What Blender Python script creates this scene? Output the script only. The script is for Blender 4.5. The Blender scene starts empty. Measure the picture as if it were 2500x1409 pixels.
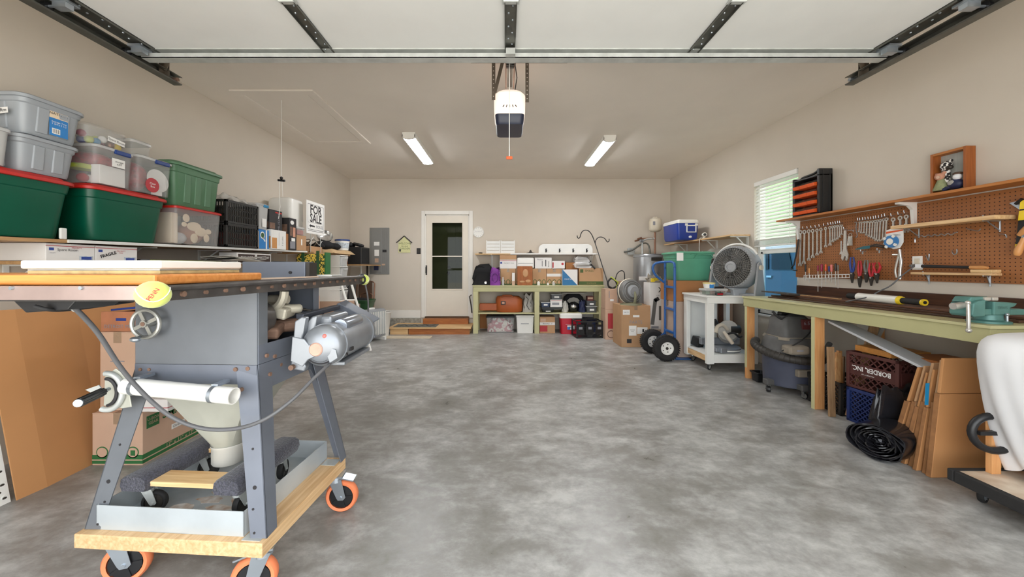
import bpy, bmesh, math, random
from mathutils import Vector, Matrix, Euler

random.seed(11)
S = bpy.context.scene
COL = S.collection
V = Vector
PI = math.pi

# ------------------------------------------------------------------ camera, sky, exposure
F, CX, CY, CAMH = 900.0, 1235.0, 654.0, 1.23      # focal length / vanishing point in photo pixels, lens height in metres
cam = bpy.data.cameras.new('camera')
cam.sensor_width = 36.0
cam.lens = F / 2500.0 * 36.0
cam.shift_x = (1250 - CX) / 2500.0
cam.shift_y = -(704.5 - CY) / 2500.0
cam.clip_start = 0.02
camo = bpy.data.objects.new('camera', cam)
camo.location = (0, 0, CAMH)
camo.rotation_euler = (PI / 2, 0, 0)
COL.objects.link(camo)
S.camera = camo

w = bpy.data.worlds.new('overcast_sky')
S.world = w
w.use_nodes = True
nt = w.node_tree
bg = nt.nodes['Background']
bg.inputs['Color'].default_value = (0.93, 0.97, 1.0, 1)
bg.inputs['Strength'].default_value = 2.6

S.view_settings.view_transform = 'Standard'
S.view_settings.look = 'None'
S.view_settings.gamma = 1.0
S.view_settings.use_curve_mapping = False
S.view_settings.exposure = 0.84
LED = 34.0
sun = bpy.data.lights.new('sun', 'SUN')              # high sun from the left, behind the garage: lights the driveway, never shines in
sun.energy = 9.0
sun.angle = math.radians(2)
sun.color = (1.0, 0.96, 0.9)
suno = bpy.data.objects.new('sun', sun)
suno.rotation_euler = V((0.62, -0.12, -0.78)).to_track_quat('-Z', 'Y').to_euler()
COL.objects.link(suno)

# ------------------------------------------------------------------ pixel -> place helpers
def W(px, py, d):
    return V(((px - CX) * d / F, d, CAMH - (py - CY) * d / F))
def DX(px, X):                       # depth at which image column px meets the plane X
    return F * X / (px - CX)
def WX(px, py, X):
    return W(px, py, DX(px, X))
def WZ(px, py, Z):
    return W(px, py, F * (CAMH - Z) / (py - CY))
def ZP(py, d):
    return CAMH - (py - CY) * d / F
def XP(px, d):
    return (px - CX) * d / F

# ------------------------------------------------------------------ materials
def lin(c):
    r = []
    for v in c[:3]:
        v = v / 255.0
        r.append(v / 12.92 if v <= 0.04045 else ((v + 0.055) / 1.055) ** 2.4)
    return (r[0], r[1], r[2], 1.0)

MATS = {}
def newmat(name):
    m = bpy.data.materials.new(name)
    m.use_nodes = True
    t = m.node_tree
    return m, t, t.nodes['Principled BSDF']

def N(t, typ, **kw):
    n = t.nodes.new(typ)
    for k, v in kw.items():
        if k in n.inputs.keys():
            n.inputs[k].default_value = v
        else:
            setattr(n, k, v)
    return n

def varied(t, col, amt, scale, coord='Object', stretch=(1, 1, 1), detail=4, col2=None):
    tc = N(t, 'ShaderNodeTexCoord')
    mp = N(t, 'ShaderNodeMapping')
    mp.inputs['Scale'].default_value = stretch
    t.links.new(tc.outputs[coord], mp.inputs['Vector'])
    nz = N(t, 'ShaderNodeTexNoise')
    nz.inputs['Scale'].default_value = scale
    nz.inputs['Detail'].default_value = detail
    t.links.new(mp.outputs[0], nz.inputs['Vector'])
    cr = N(t, 'ShaderNodeValToRGB')
    c = lin(col)
    if col2 is None:
        a = tuple(x * (1 - amt) for x in c[:3]) + (1,)
        b = tuple(min(1, x * (1 + amt)) for x in c[:3]) + (1,)
    else:
        a, b = c, lin(col2)
    cr.color_ramp.elements[0].position = 0.32
    cr.color_ramp.elements[1].position = 0.68
    cr.color_ramp.elements[0].color = a
    cr.color_ramp.elements[1].color = b
    t.links.new(nz.outputs['Fac'], cr.inputs['Fac'])
    return mp, nz, cr

def M(name, col=(128, 128, 128), rough=0.5, metal=0.0, amt=0.06, scale=6.0, bump=0.0, stretch=(1, 1, 1), col2=None, coat=0.0, emit=0.0, sheen=0.0):
    if name in MATS:
        return MATS[name]
    m, t, b = newmat(name)
    mp, nz, cr = varied(t, col, amt, scale, 'Object', stretch, 4, col2)
    t.links.new(cr.outputs['Color'], b.inputs['Base Color'])
    b.inputs['Roughness'].default_value = rough
    b.inputs['Metallic'].default_value = metal
    if coat:
        b.inputs['Coat Weight'].default_value = coat
    if sheen:
        b.inputs['Sheen Weight'].default_value = sheen
    if emit:
        b.inputs['Emission Color'].default_value = lin(col)
        b.inputs['Emission Strength'].default_value = emit
    if bump:
        bp = N(t, 'ShaderNodeBump')
        bp.inputs['Strength'].default_value = bump
        bp.inputs['Distance'].default_value = 0.004
        t.links.new(nz.outputs['Fac'], bp.inputs['Height'])
        t.links.new(bp.outputs[0], b.inputs['Normal'])
    MATS[name] = m
    return m

def wood(name, c1, c2, rough=0.55, axis=0, scale=9.0):
    """grain stretched along one axis"""
    if name in MATS:
        return MATS[name]
    st = [7, 7, 7]
    st[axis] = 0.45
    m, t, b = newmat(name)
    mp, nz, cr = varied(t, c1, 0, scale, 'Object', tuple(st), 6, c2)
    nz.inputs['Distortion'].default_value = 0.6
    t.links.new(cr.outputs['Color'], b.inputs['Base Color'])
    b.inputs['Roughness'].default_value = rough
    bp = N(t, 'ShaderNodeBump')
    bp.inputs['Strength'].default_value = 0.12
    bp.inputs['Distance'].default_value = 0.002
    t.links.new(nz.outputs['Fac'], bp.inputs['Height'])
    t.links.new(bp.outputs[0], b.inputs['Normal'])
    MATS[name] = m
    return m

def clear(name, col, fac=0.3, rough=0.15):
    """thin translucent plastic: part see-through, part milky"""
    if name in MATS:
        return MATS[name]
    m, t, b = newmat(name)
    mp, nz, cr = varied(t, col, 0.05, 4)
    t.links.new(cr.outputs['Color'], b.inputs['Base Color'])
    b.inputs['Roughness'].default_value = rough
    tr = N(t, 'ShaderNodeBsdfTransparent')
    mx = N(t, 'ShaderNodeMixShader')
    mx.inputs[0].default_value = fac
    out = t.nodes['Material Output']
    t.links.new(tr.outputs[0], mx.inputs[1])
    t.links.new(b.outputs[0], mx.inputs[2])
    t.links.new(mx.outputs[0], out.inputs['Surface'])
    MATS[name] = m
    return m

def pane(name, tint, gloss=0.25):
    if name in MATS:
        return MATS[name]
    m, t, b = newmat(name)
    t.nodes.remove(b)
    tr = N(t, 'ShaderNodeBsdfTransparent')
    tr.inputs[0].default_value = lin(tint)
    gl = N(t, 'ShaderNodeBsdfGlossy')
    gl.inputs['Roughness'].default_value = 0.02
    lw = N(t, 'ShaderNodeLayerWeight')
    pw = N(t, 'ShaderNodeMath', operation='POWER')
    pw.inputs[1].default_value = 4.0
    t.links.new(lw.outputs['Facing'], pw.inputs[0])
    ad = N(t, 'ShaderNodeMath', operation='ADD')
    ad.inputs[1].default_value = gloss
    t.links.new(pw.outputs[0], ad.inputs[0])
    mx = N(t, 'ShaderNodeMixShader')
    t.links.new(ad.outputs[0], mx.inputs[0])
    t.links.new(tr.outputs[0], mx.inputs[1])
    t.links.new(gl.outputs[0], mx.inputs[2])
    t.links.new(mx.outputs[0], t.nodes['Material Output'].inputs['Surface'])
    MATS[name] = m
    return m

def emis(name, col, strength):
    if name in MATS:
        return MATS[name]
    m, t, b = newmat(name)
    b.inputs['Base Color'].default_value = lin(col)
    b.inputs['Emission Color'].default_value = lin(col)
    b.inputs['Emission Strength'].default_value = strength
    MATS[name] = m
    return m

def concrete():
    m, t, b = newmat('concrete_floor')
    tc = N(t, 'ShaderNodeTexCoord')
    def noise(scale, detail, rough, dist, st=(1, 1, 1)):
        mp = N(t, 'ShaderNodeMapping')
        mp.inputs['Scale'].default_value = st
        t.links.new(tc.outputs['Object'], mp.inputs['Vector'])
        n = N(t, 'ShaderNodeTexNoise')
        n.inputs['Scale'].default_value = scale
        n.inputs['Detail'].default_value = detail
        n.inputs['Roughness'].default_value = rough
        n.inputs['Distortion'].default_value = dist
        t.links.new(mp.outputs[0], n.inputs['Vector'])
        return n
    n1 = noise(1.1, 8, 0.6, 0.1, (1, 1, 1))
    n2 = noise(4.5, 10, 0.68, 0.15, (1, 1.4, 1))
    n3 = noise(38, 4, 0.6, 0.2, (1, 1, 1))
    a1 = N(t, 'ShaderNodeMath', operation='MULTIPLY_ADD')
    a1.inputs[1].default_value = 0.5
    t.links.new(n1.outputs['Fac'], a1.inputs[0])
    t.links.new(n2.outputs['Fac'], a1.inputs[2])
    a2 = N(t, 'ShaderNodeMath', operation='MULTIPLY_ADD')
    a2.inputs[1].default_value = 0.12
    t.links.new(n3.outputs['Fac'], a2.inputs[0])
    t.links.new(a1.outputs[0], a2.inputs[2])
    cr = N(t, 'ShaderNodeValToRGB')
    e = cr.color_ramp.elements
    e[0].position = 0.56
    e[0].color = lin((122, 120, 114))
    e[1].position = 1.0
    e[1].color = lin((190, 190, 187))
    k = e.new(0.74)
    k.color = lin((142, 140, 136))
    k = e.new(0.84)
    k.color = lin((160, 159, 156))
    t.links.new(a2.outputs[0], cr.inputs['Fac'])
    t.links.new(cr.outputs['Color'], b.inputs['Base Color'])
    rr = N(t, 'ShaderNodeMapRange')
    rr.inputs['From Min'].default_value = 0.3
    rr.inputs['From Max'].default_value = 0.7
    rr.inputs['To Min'].default_value = 0.27
    rr.inputs['To Max'].default_value = 0.44
    t.links.new(n2.outputs['Fac'], rr.inputs['Value'])
    t.links.new(rr.outputs[0], b.inputs['Roughness'])
    b.inputs['Specular IOR Level'].default_value = 0.42
    bp = N(t, 'ShaderNodeBump')
    bp.inputs['Strength'].default_value = 0.08
    bp.inputs['Distance'].default_value = 0.01
    t.links.new(a2.outputs[0], bp.inputs['Height'])
    t.links.new(bp.outputs[0], b.inputs['Normal'])
    return m

def pegboard_mat():
    """brown hardboard with a 25 mm grid of small dark holes (object space, holes in the Y-Z plane)"""
    m, t, b = newmat('pegboard')
    tc = N(t, 'ShaderNodeTexCoord')
    sp = N(t, 'ShaderNodeSeparateXYZ')
    t.links.new(tc.outputs['Object'], sp.inputs[0])
    def cell(o):
        a = N(t, 'ShaderNodeMath', operation='MULTIPLY'); a.inputs[1].default_value = 1 / 0.0254
        t.links.new(o, a.inputs[0])
        f = N(t, 'ShaderNodeMath', operation='FRACT'); t.links.new(a.outputs[0], f.inputs[0])
        s = N(t, 'ShaderNodeMath', operation='SUBTRACT'); s.inputs[1].default_value = 0.5
        t.links.new(f.outputs[0], s.inputs[0])
        p = N(t, 'ShaderNodeMath', operation='POWER'); p.inputs[1].default_value = 2
        ab = N(t, 'ShaderNodeMath', operation='ABSOLUTE'); t.links.new(s.outputs[0], ab.inputs[0])
        t.links.new(ab.outputs[0], p.inputs[0])
        return p.outputs[0]
    ad = N(t, 'ShaderNodeMath', operation='ADD')
    t.links.new(cell(sp.outputs['Y']), ad.inputs[0])
    t.links.new(cell(sp.outputs['Z']), ad.inputs[1])
    lt = N(t, 'ShaderNodeMath', operation='LESS_THAN'); lt.inputs[1].default_value = 0.022
    t.links.new(ad.outputs[0], lt.inputs[0])
    mp, nz, cr = varied(t, (150, 96, 54), 0.07, 5)
    mx = N(t, 'ShaderNodeMix', data_type='RGBA')
    mx.inputs['B'].default_value = lin((52, 28, 16))
    t.links.new(lt.outputs[0], mx.inputs['Factor'])
    t.links.new(cr.outputs['Color'], mx.inputs['A'])
    t.links.new(mx.outputs['Result'], b.inputs['Base Color'])
    b.inputs['Roughness'].default_value = 0.5
    MATS['pegboard'] = m
    return m

def spots(name, base, c1, c2, scale=30, rough=0.7):
    """two-colour blotched print (ornaments, sunflower cloth, marbled things)"""
    if name in MATS:
        return MATS[name]
    m, t, b = newmat(name)
    tc = N(t, 'ShaderNodeTexCoord')
    vo = N(t, 'ShaderNodeTexVoronoi')
    vo.inputs['Scale'].default_value = scale
    t.links.new(tc.outputs['Object'], vo.inputs['Vector'])
    cr = N(t, 'ShaderNodeValToRGB')
    e = cr.color_ramp.elements
    e[0].position = 0.0
    e[0].color = lin(c2)
    e[1].position = 0.75
    e[1].color = lin(base)
    k = e.new(0.2); k.color = lin(c2)
    k = e.new(0.26); k.color = lin(c1)
    k = e.new(0.52); k.color = lin(c1)
    k = e.new(0.58); k.color = lin(base)
    t.links.new(vo.outputs['Distance'], cr.inputs['Fac'])
    t.links.new(cr.outputs['Color'], b.inputs['Base Color'])
    b.inputs['Roughness'].default_value = rough
    MATS[name] = m
    return m

# ------------------------------------------------------------------ mesh builder
def basis(z, up=V((0, 0, 1))):
    z = V(z).normalized()
    if abs(z.dot(up)) > 0.995:
        up = V((0, 1, 0))
    x = up.cross(z).normalized()
    y = z.cross(x)
    return x, y, z

class MB:
    def __init__(s):
        s.v, s.f = [], []
    def add(s, vs, fs):
        o = len(s.v)
        s.v += [V(p) for p in vs]
        s.f += [tuple(o + i for i in f) for f in fs]
        return s
    def box(s, x0, x1, y0, y1, z0, z1):
        return s.add([(x0, y0, z0), (x1, y0, z0), (x1, y1, z0), (x0, y1, z0), (x0, y0, z1), (x1, y0, z1), (x1, y1, z1), (x0, y1, z1)],
                     [(3, 2, 1, 0), (4, 5, 6, 7), (0, 1, 5, 4), (1, 2, 6, 5), (2, 3, 7, 6), (3, 0, 4, 7)])
    def cbox(s, c, sz, r=None):
        """box about centre c, rotation r = Euler tuple or 3x3"""
        R = Matrix.Identity(3) if r is None else (r if isinstance(r, Matrix) else Euler(r).to_matrix())
        c = V(c)
        vs = []
        for z in (-.5, .5):
            for x, y in ((-.5, -.5), (.5, -.5), (.5, .5), (-.5, .5)):
                vs.append(c + R @ V((x * sz[0], y * sz[1], z * sz[2])))
        return s.add(vs, [(3, 2, 1, 0), (4, 5, 6, 7), (0, 1, 5, 4), (1, 2, 6, 5), (2, 3, 7, 6), (3, 0, 4, 7)])
    def bar(s, p0, p1, w, h, up=V((0, 0, 1))):
        """rectangular bar p0->p1, w across, h along `up`"""
        p0, p1 = V(p0), V(p1)
        x, y, z = basis(p1 - p0, V(up))
        vs = []
        for p in (p0, p1):
            for a, b in ((-1, -1), (1, -1), (1, 1), (-1, 1)):
                vs.append(p + x * a * w / 2 + y * b * h / 2)
        return s.add(vs, [(3, 2, 1, 0), (4, 5, 6, 7), (0, 1, 5, 4), (1, 2, 6, 5), (2, 3, 7, 6), (3, 0, 4, 7)])
    def ring(s, c, x, y, r, n, ry=None):
        ry = r if ry is None else ry
        return [c + x * (r * math.cos(2 * PI * i / n)) + y * (ry * math.sin(2 * PI * i / n)) for i in range(n)]
    def loft(s, rings, cap=(True, True), closed=False):
        n = len(rings[0])
        o = len(s.v)
        for r in rings:
            s.v += [V(p) for p in r]
        k = len(rings)
        for j in range(k if closed else k - 1):
            a, b = o + j * n, o + ((j + 1) % k) * n
            for i in range(n):
                i2 = (i + 1) % n
                s.f.append((a + i, a + i2, b + i2, b + i))
        if not closed:
            if cap[0]:
                s.f.append(tuple(o + i for i in reversed(range(n))))
            if cap[1]:
                s.f.append(tuple(o + (k - 1) * n + i for i in range(n)))
        return s
    def cyl(s, p0, p1, r0, r1=None, n=16, cap=(True, True)):
        r1 = r0 if r1 is None else r1
        p0, p1 = V(p0), V(p1)
        x, y, z = basis(p1 - p0)
        return s.loft([s.ring(p0, x, y, r0, n), s.ring(p1, x, y, r1, n)], cap)
    def tube(s, pts, r, n=8, closed=False):
        pts = [V(p) for p in pts]
        k = len(pts)
        rings = []
        px = None
        for i, p in enumerate(pts):
            if closed:
                d = pts[(i + 1) % k] - pts[i - 1]
            else:
                d = pts[min(i + 1, k - 1)] - pts[max(i - 1, 0)]
            d.normalize()
            if px is None:
                x, y, z = basis(d)
            else:
                x = (px - d * px.dot(d)).normalized()
                y = d.cross(x)
            px = x
            rings.append(s.ring(p, x, y, r[i] if isinstance(r, (list, tuple)) else r, n))
        return s.loft(rings, closed=closed)
    def lathe(s, prof, c=(0, 0, 0), axis=(0, 0, 1), n=20, sx=1.0, cap=(True, True), arc=None):
        x, y, z = basis(axis)
        c = V(c)
        rings = [s.ring(c + z * h, x, y, max(r, 1e-4) * sx, n, max(r, 1e-4)) for r, h in prof]
        return s.loft(rings, cap)
    def prism(s, poly, o, u, v, depth):
        """polygon (2-D points) in plane o + u,v extruded by vector depth"""
        o, u, v, depth = V(o), V(u), V(v), V(depth)
        a = [o + u * p[0] + v * p[1] for p in poly]
        b = [p + depth for p in a]
        n = len(a)
        k = len(s.v)
        s.v += a + b
        s.f.append(tuple(k + i for i in reversed(range(n))))
        s.f.append(tuple(k + n + i for i in range(n)))
        for i in range(n):
            j = (i + 1) % n
            s.f.append((k + i, k + j, k + n + j, k + n + i))
        return s
    def sphere(s, c, r, sc=(1, 1, 1), n=14, m=9, R=None):
        c = V(c)
        R = R or Matrix.Identity(3)
        rings = []
        for j in range(m + 1):
            a = -PI / 2 + PI * j / m
            rr = max(math.cos(a), 1e-3)
            rings.append([c + R @ V((r * sc[0] * rr * math.cos(2 * PI * i / n), r * sc[1] * rr * math.sin(2 * PI * i / n), r * sc[2] * math.sin(a))) for i in range(n)])
        return s.loft(rings)
    def torus(s, c, axis, R, r, n=24, m=8, a0=0, a1=2 * PI, ry=None):
        x, y, z = basis(axis)
        c = V(c)
        full = abs(a1 - a0 - 2 * PI) < 1e-6
        k = n if full else n + 1
        pts = [c + x * R * math.cos(a0 + (a1 - a0) * i / n) + y * (ry or R) * math.sin(a0 + (a1 - a0) * i / n) for i in range(k)]
        return s.tube(pts, r, m, closed=full)
    def grid(s, fn, nu, nv):
        o = len(s.v)
        for j in range(nv + 1):
            for i in range(nu + 1):
                s.v.append(V(fn(i / nu, j / nv)))
        for j in range(nv):
            for i in range(nu):
                a = o + j * (nu + 1) + i
                s.f.append((a, a + 1, a + nu + 2, a + nu + 1))
        return s
    def build(s, name, mat, parent=None, bevel=0.0, smooth=None, world=False, label=None, solid=0.0, seg=2):
        me = bpy.data.meshes.new(name)
        vs = s.v
        loc = V((0, 0, 0))
        if parent is not None and world:
            inv = TM[parent.name].inverted()
            vs = [inv @ p for p in vs]
        if parent is None:
            xs = [p.x for p in vs]; ys = [p.y for p in vs]; zs = [p.z for p in vs]
            loc = V(((min(xs) + max(xs)) / 2, (min(ys) + max(ys)) / 2, min(zs)))
            vs = [p - loc for p in vs]
        me.from_pydata([tuple(p) for p in vs], [], s.f)
        bm = bmesh.new()
        bm.from_mesh(me)
        bmesh.ops.recalc_face_normals(bm, faces=bm.faces)
        bm.to_mesh(me)
        bm.free()
        o = bpy.data.objects.new(name, me)
        me.materials.append(MATS[mat] if isinstance(mat, str) else mat)
        if smooth is not None:
            me.polygons.foreach_set('use_smooth', [True] * len(me.polygons))
            me.set_sharp_from_angle(angle=math.radians(smooth))
        COL.objects.link(o)
        o.location = loc
        if parent is not None:
            o.parent = parent
        TM[o.name] = (TM[parent.name] if parent is not None else Matrix.Identity(4)) @ Matrix.Translation(loc)
        if solid:
            md = o.modifiers.new('thickness', 'SOLIDIFY'); md.thickness = solid; md.offset = 0
        if bevel:
            md = o.modifiers.new('soft_edges', 'BEVEL')
            md.width = bevel
            md.segments = seg
            md.limit_method = 'ANGLE'
            md.angle_limit = math.radians(40)
            md.harden_normals = False
        if label:
            o['label'] = label
        return o

TM = {}
def tag(o, label, cat, group=None):
    o['label'] = label
    o['category'] = cat
    if group:
        o['group'] = group
    return o

def thing(name, label, cat, loc=(0, 0, 0), rot=0.0, group=None):
    o = bpy.data.objects.new(name, None)
    o.empty_display_size = 0.05
    COL.objects.link(o)
    o.location = loc
    e = rot if isinstance(rot, (tuple, list)) else (0, 0, rot)
    o.rotation_euler = e
    TM[o.name] = Matrix.Translation(V(loc)) @ Euler(e).to_matrix().to_4x4()
    return tag(o, label, cat, group)

def single(mb, name, label, cat, mat, group=None, **kw):
    return tag(mb.build(name, mat, None, **kw), label, cat, group)

def struct(mb, name, mat, parent=None, label=None, **kw):
    o = mb.build(name, mat, parent, **kw)
    if parent is None:
        o['kind'] = 'structure'
        if label:
            o['label'] = label
    return o

def dup(root, loc, rot=None, label=None):
    r = root.copy()
    COL.objects.link(r)
    r.location = loc
    if rot is not None:
        r.rotation_euler = rot if isinstance(rot, (tuple, list)) else (0, 0, rot)
    if label:
        r['label'] = label
    for ch in list(root.children):
        c = ch.copy()
        COL.objects.link(c)
        c.parent = r
        for g in ch.children:
            d = g.copy()
            COL.objects.link(d)
            d.parent = c
    return r

def text(body, size, pos, right, up, mat, parent, name='lettering', bold=0.0, align='CENTER', world=True, squash=1.0):
    cu = bpy.data.curves.new('txt', 'FONT')
    cu.body = body
    cu.size = size
    cu.align_x = align
    cu.align_y = 'CENTER'
    cu.resolution_u = 2
    cu.offset = bold
    to = bpy.data.objects.new('txt', cu)
    me = bpy.data.meshes.new_from_object(to)
    bpy.data.objects.remove(to)
    bpy.data.curves.remove(cu)
    right, up = V(right).normalized(), V(up).normalized()
    nrm = right.cross(up)
    mw = Matrix(((right.x * squash, up.x, nrm.x, 0), (right.y * squash, up.y, nrm.y, 0), (right.z * squash, up.z, nrm.z, 0), (0, 0, 0, 1)))
    mw = Matrix.Translation(V(pos) + nrm * 0.0012) @ mw
    if parent is not None and world:
        mw = TM[parent.name].inverted() @ mw
    me.transform(mw)
    me.materials.clear()
    me.materials.append(MATS[mat] if isinstance(mat, str) else mat)
    me.name = name
    o = bpy.data.objects.new(name, me)
    COL.objects.link(o)
    o.parent = parent
    TM[o.name] = TM[parent.name]
    return o

def rrect(w, d, r, z, n=4, cx=0, cy=0):
    """rounded rectangle ring"""
    r = min(r, w / 2 - 1e-4, d / 2 - 1e-4)
    pts = []
    for qx, qy, a0 in ((1, 1, 0), (-1, 1, 90), (-1, -1, 180), (1, -1, 270)):
        for i in range(n + 1):
            a = math.radians(a0 + 90 * i / n)
            pts.append(V((cx + qx * (w / 2 - r) + r * math.cos(a), cy + qy * (d / 2 - r) + r * math.sin(a), z)))
    return pts

# ------------------------------------------------------------------ boxes with printed faces
def face(fc, w, d, h):
    X, Y, Z = V((1, 0, 0)), V((0, 1, 0)), V((0, 0, 1))
    if fc == 'f': return V((-w / 2, -d / 2, 0)), X, Z, w, h
    if fc == 'r': return V((w / 2, -d / 2, 0)), Y, Z, d, h
    if fc == 'l': return V((-w / 2, d / 2, 0)), -Y, Z, d, h
    if fc == 'b': return V((w / 2, d / 2, 0)), -X, Z, w, h
    return V((-w / 2, -d / 2, h)), X, Y, w, d

def decal(par, dims, fc, u, v, uw, vh, mat, name='printed_patch', rot=0.0, rnd=False, off=0.0):
    o, r, up, fw, fh = face(fc, *dims)
    nrm = r.cross(up)
    c = o + r * (u + uw / 2) * fw + up * (v + vh / 2) * fh + nrm * (0.0006 + off)
    if rot:
        r, up = r * math.cos(rot) + up * math.sin(rot), up * math.cos(rot) - r * math.sin(rot)
    mb = MB()
    if rnd:
        k = 18
        poly = [(math.cos(2 * PI * i / k) * uw * fw / 2, math.sin(2 * PI * i / k) * vh * fh / 2) for i in range(k)]
    else:
        a, b = uw * fw / 2, vh * fh / 2
        poly = [(-a, -b), (a, -b), (a, b), (-a, b)]
    mb.prism(poly, c - nrm * 0.0008, r, up, nrm * 0.0012)
    return mb.build(name, mat, par)

def dtext(par, dims, fc, body, u, v, size, mat, bold=0.0, rot=0.0, squash=1.0, off=0.0):
    o, r, up, fw, fh = face(fc, *dims)
    nrm = r.cross(up)
    c = o + r * u * fw + up * v * fh + nrm * (0.0012 + off)
    if rot:
        r, up = r * math.cos(rot) + up * math.sin(rot), up * math.cos(rot) - r * math.sin(rot)
    return text(body, size, c, r, up, mat, par, bold=bold, world=False, squash=squash)

def carton(name, label, cat, x0, x1, y0, y1, z0, z1, mat='card', rot=0.0, group=None, patches=(), words=(), tape='t', tmat='packing_tape', bev=0.003, tilt=None):
    """closed box: body, two top flaps, tape, printed patches and words"""
    w_, d_, h_ = x1 - x0, y1 - y0, z1 - z0
    t = thing(name, label, cat, ((x0 + x1) / 2, (y0 + y1) / 2, z0), tilt or rot, group)
    dims = (w_, d_, h_)
    MB().box(-w_ / 2, w_ / 2, -d_ / 2, d_ / 2, 0, h_ - 0.004).build('body', mat, t, bevel=bev)
    long_x = w_ >= d_
    for s_ in (-1, 1):
        mb = MB()
        if long_x:
            y_ = (0.001, d_ / 2) if s_ > 0 else (-d_ / 2, -0.001)
            mb.box(-w_ / 2, w_ / 2, y_[0], y_[1], h_ - 0.004, h_)
        else:
            x_ = (0.001, w_ / 2) if s_ > 0 else (-w_ / 2, -0.001)
            mb.box(x_[0], x_[1], -d_ / 2, d_ / 2, h_ - 0.004, h_)
        mb.build('flap', mat, t)
    if tape:
        mb = MB()
        if long_x:
            mb.box(-w_ / 2 - .0006, w_ / 2 + .0006, -.025, .025, h_, h_ + .0008)
            mb.box(w_ / 2, w_ / 2 + .0008, -.025, .025, h_ - min(.07, h_ * .5), h_)
            mb.box(-w_ / 2 - .0008, -w_ / 2, -.025, .025, h_ - min(.07, h_ * .5), h_)
        else:
            mb.box(-.025, .025, -d_ / 2 - .0006, d_ / 2 + .0006, h_, h_ + .0008)
            mb.box(-.025, .025, -d_ / 2 - .0008, -d_ / 2, h_ - min(.07, h_ * .5), h_)
        mb.build('tape', tmat, t)
    for p in patches:
        decal(t, dims, *p[:6], **(p[6] if len(p) > 6 else {}))
    for p in words:
        dtext(t, dims, *p[:6], **(p[6] if len(p) > 6 else {}))
    return t

def tote(name, label, cat, cx, cy, z0, w, d, h, mat, lidmat=None, rot=0.0, taper=0.88, rad=0.05, lid=0.028, rim=0.022, ribs=2, group=None, wall=True, grip=True):
    """moulded storage tote: hollow body with stepped shoulder, lid with skirt, pressed ribs, hand grips"""
    t = thing(name, label, cat, (cx, cy, z0), rot, group)
    hb = h - lid
    k = lambda f: taper + (1 - taper) * f
    W1, D1 = w - 2 * rim, d - 2 * rim
    rings = [rrect(W1 * k(0) * .96, D1 * k(0) * .96, rad * .8, 0), rrect(W1 * k(0), D1 * k(0), rad, 0.012)]
    zs = hb * 0.80
    rings += [rrect(W1 * k(.8), D1 * k(.8), rad, zs), rrect(W1 * k(.8) + .012, D1 * k(.8) + .012, rad, zs + .006), rrect(W1 + .012, D1 + .012, rad, hb - .012)]
    rings += [rrect(W1 + .022, D1 + .022, rad + .005, hb - .01), rrect(W1 + .022, D1 + .022, rad + .005, hb)]
    if lidmat is None:       # open tub: turn inwards
        rings += [rrect(W1 - .004, D1 - .004, rad, hb), rrect(W1 * k(.1) - .008, D1 * k(.1) - .008, rad, 0.02)]
    MB().loft(rings).build('body', mat, t, smooth=35)
    for s_ in (-1, 1):
        for axis in ('x', 'y'):
            span = D1 if axis == 'x' else W1
            for i in range(ribs):
                c = (i + .5) / ribs * 2 - 1
                a = c * span * 0.33
                lo, hi = (W1 if axis == 'x' else D1) * k(.12) / 2, (W1 if axis == 'x' else D1) * k(.78) / 2
                mb = MB()
                wd = span * 0.5 / max(ribs, 1) * .45
                if axis == 'x':
                    mb.add([(s_ * (lo - .01), a - wd, hb * .1), (s_ * (lo - .01), a + wd, hb * .1), (s_ * (hi - .01), a + wd, zs), (s_ * (hi - .01), a - wd, zs),
                            (s_ * (lo + .005), a - wd + .008, hb * .1), (s_ * (lo + .005), a + wd - .008, hb * .1), (s_ * (hi + .005), a + wd - .008, zs), (s_ * (hi + .005), a - wd + .008, zs)],
                           [(0, 1, 2, 3), (4, 5, 6, 7), (0, 1, 5, 4), (1, 2, 6, 5), (2, 3, 7, 6), (3, 0, 4, 7)])
                else:
                    mb.add([(a - wd, s_ * (lo - .01), hb * .1), (a + wd, s_ * (lo - .01), hb * .1), (a + wd, s_ * (hi - .01), zs), (a - wd, s_ * (hi - .01), zs),
                            (a - wd + .008, s_ * (lo + .005), hb * .1), (a + wd - .008, s_ * (lo + .005), hb * .1), (a + wd - .008, s_ * (hi + .005), zs), (a - wd + .008, s_ * (hi + .005), zs)],
                           [(0, 1, 2, 3), (4, 5, 6, 7), (0, 1, 5, 4), (1, 2, 6, 5), (2, 3, 7, 6), (3, 0, 4, 7)])
                if ribs:
                    mb.build('rib', mat, t, bevel=.003)
    if lidmat:
        r2 = rad + .01
        MB().loft([rrect(w - .012, d - .012, r2, hb - .014), rrect(w, d, r2, hb - .012), rrect(w, d, r2, hb + .004), rrect(w - .012, d - .012, r2, hb + .01),
                   rrect(w - .05, d - .05, r2, hb + .012), rrect(w - .07, d - .07, r2, hb + lid - .002), rrect(w - .085, d - .085, r2 * .8, hb + lid)]).build('lid', lidmat, t, smooth=35)
    if grip:
        for s_ in (-1, 1):
            MB().box(-.06, .06, s_ * (D1 / 2 + .004) - .012, s_ * (D1 / 2 + .004) + .012, hb - .03, hb - .016).build('hand_grip', mat, t, bevel=.004)
    return t

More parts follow.
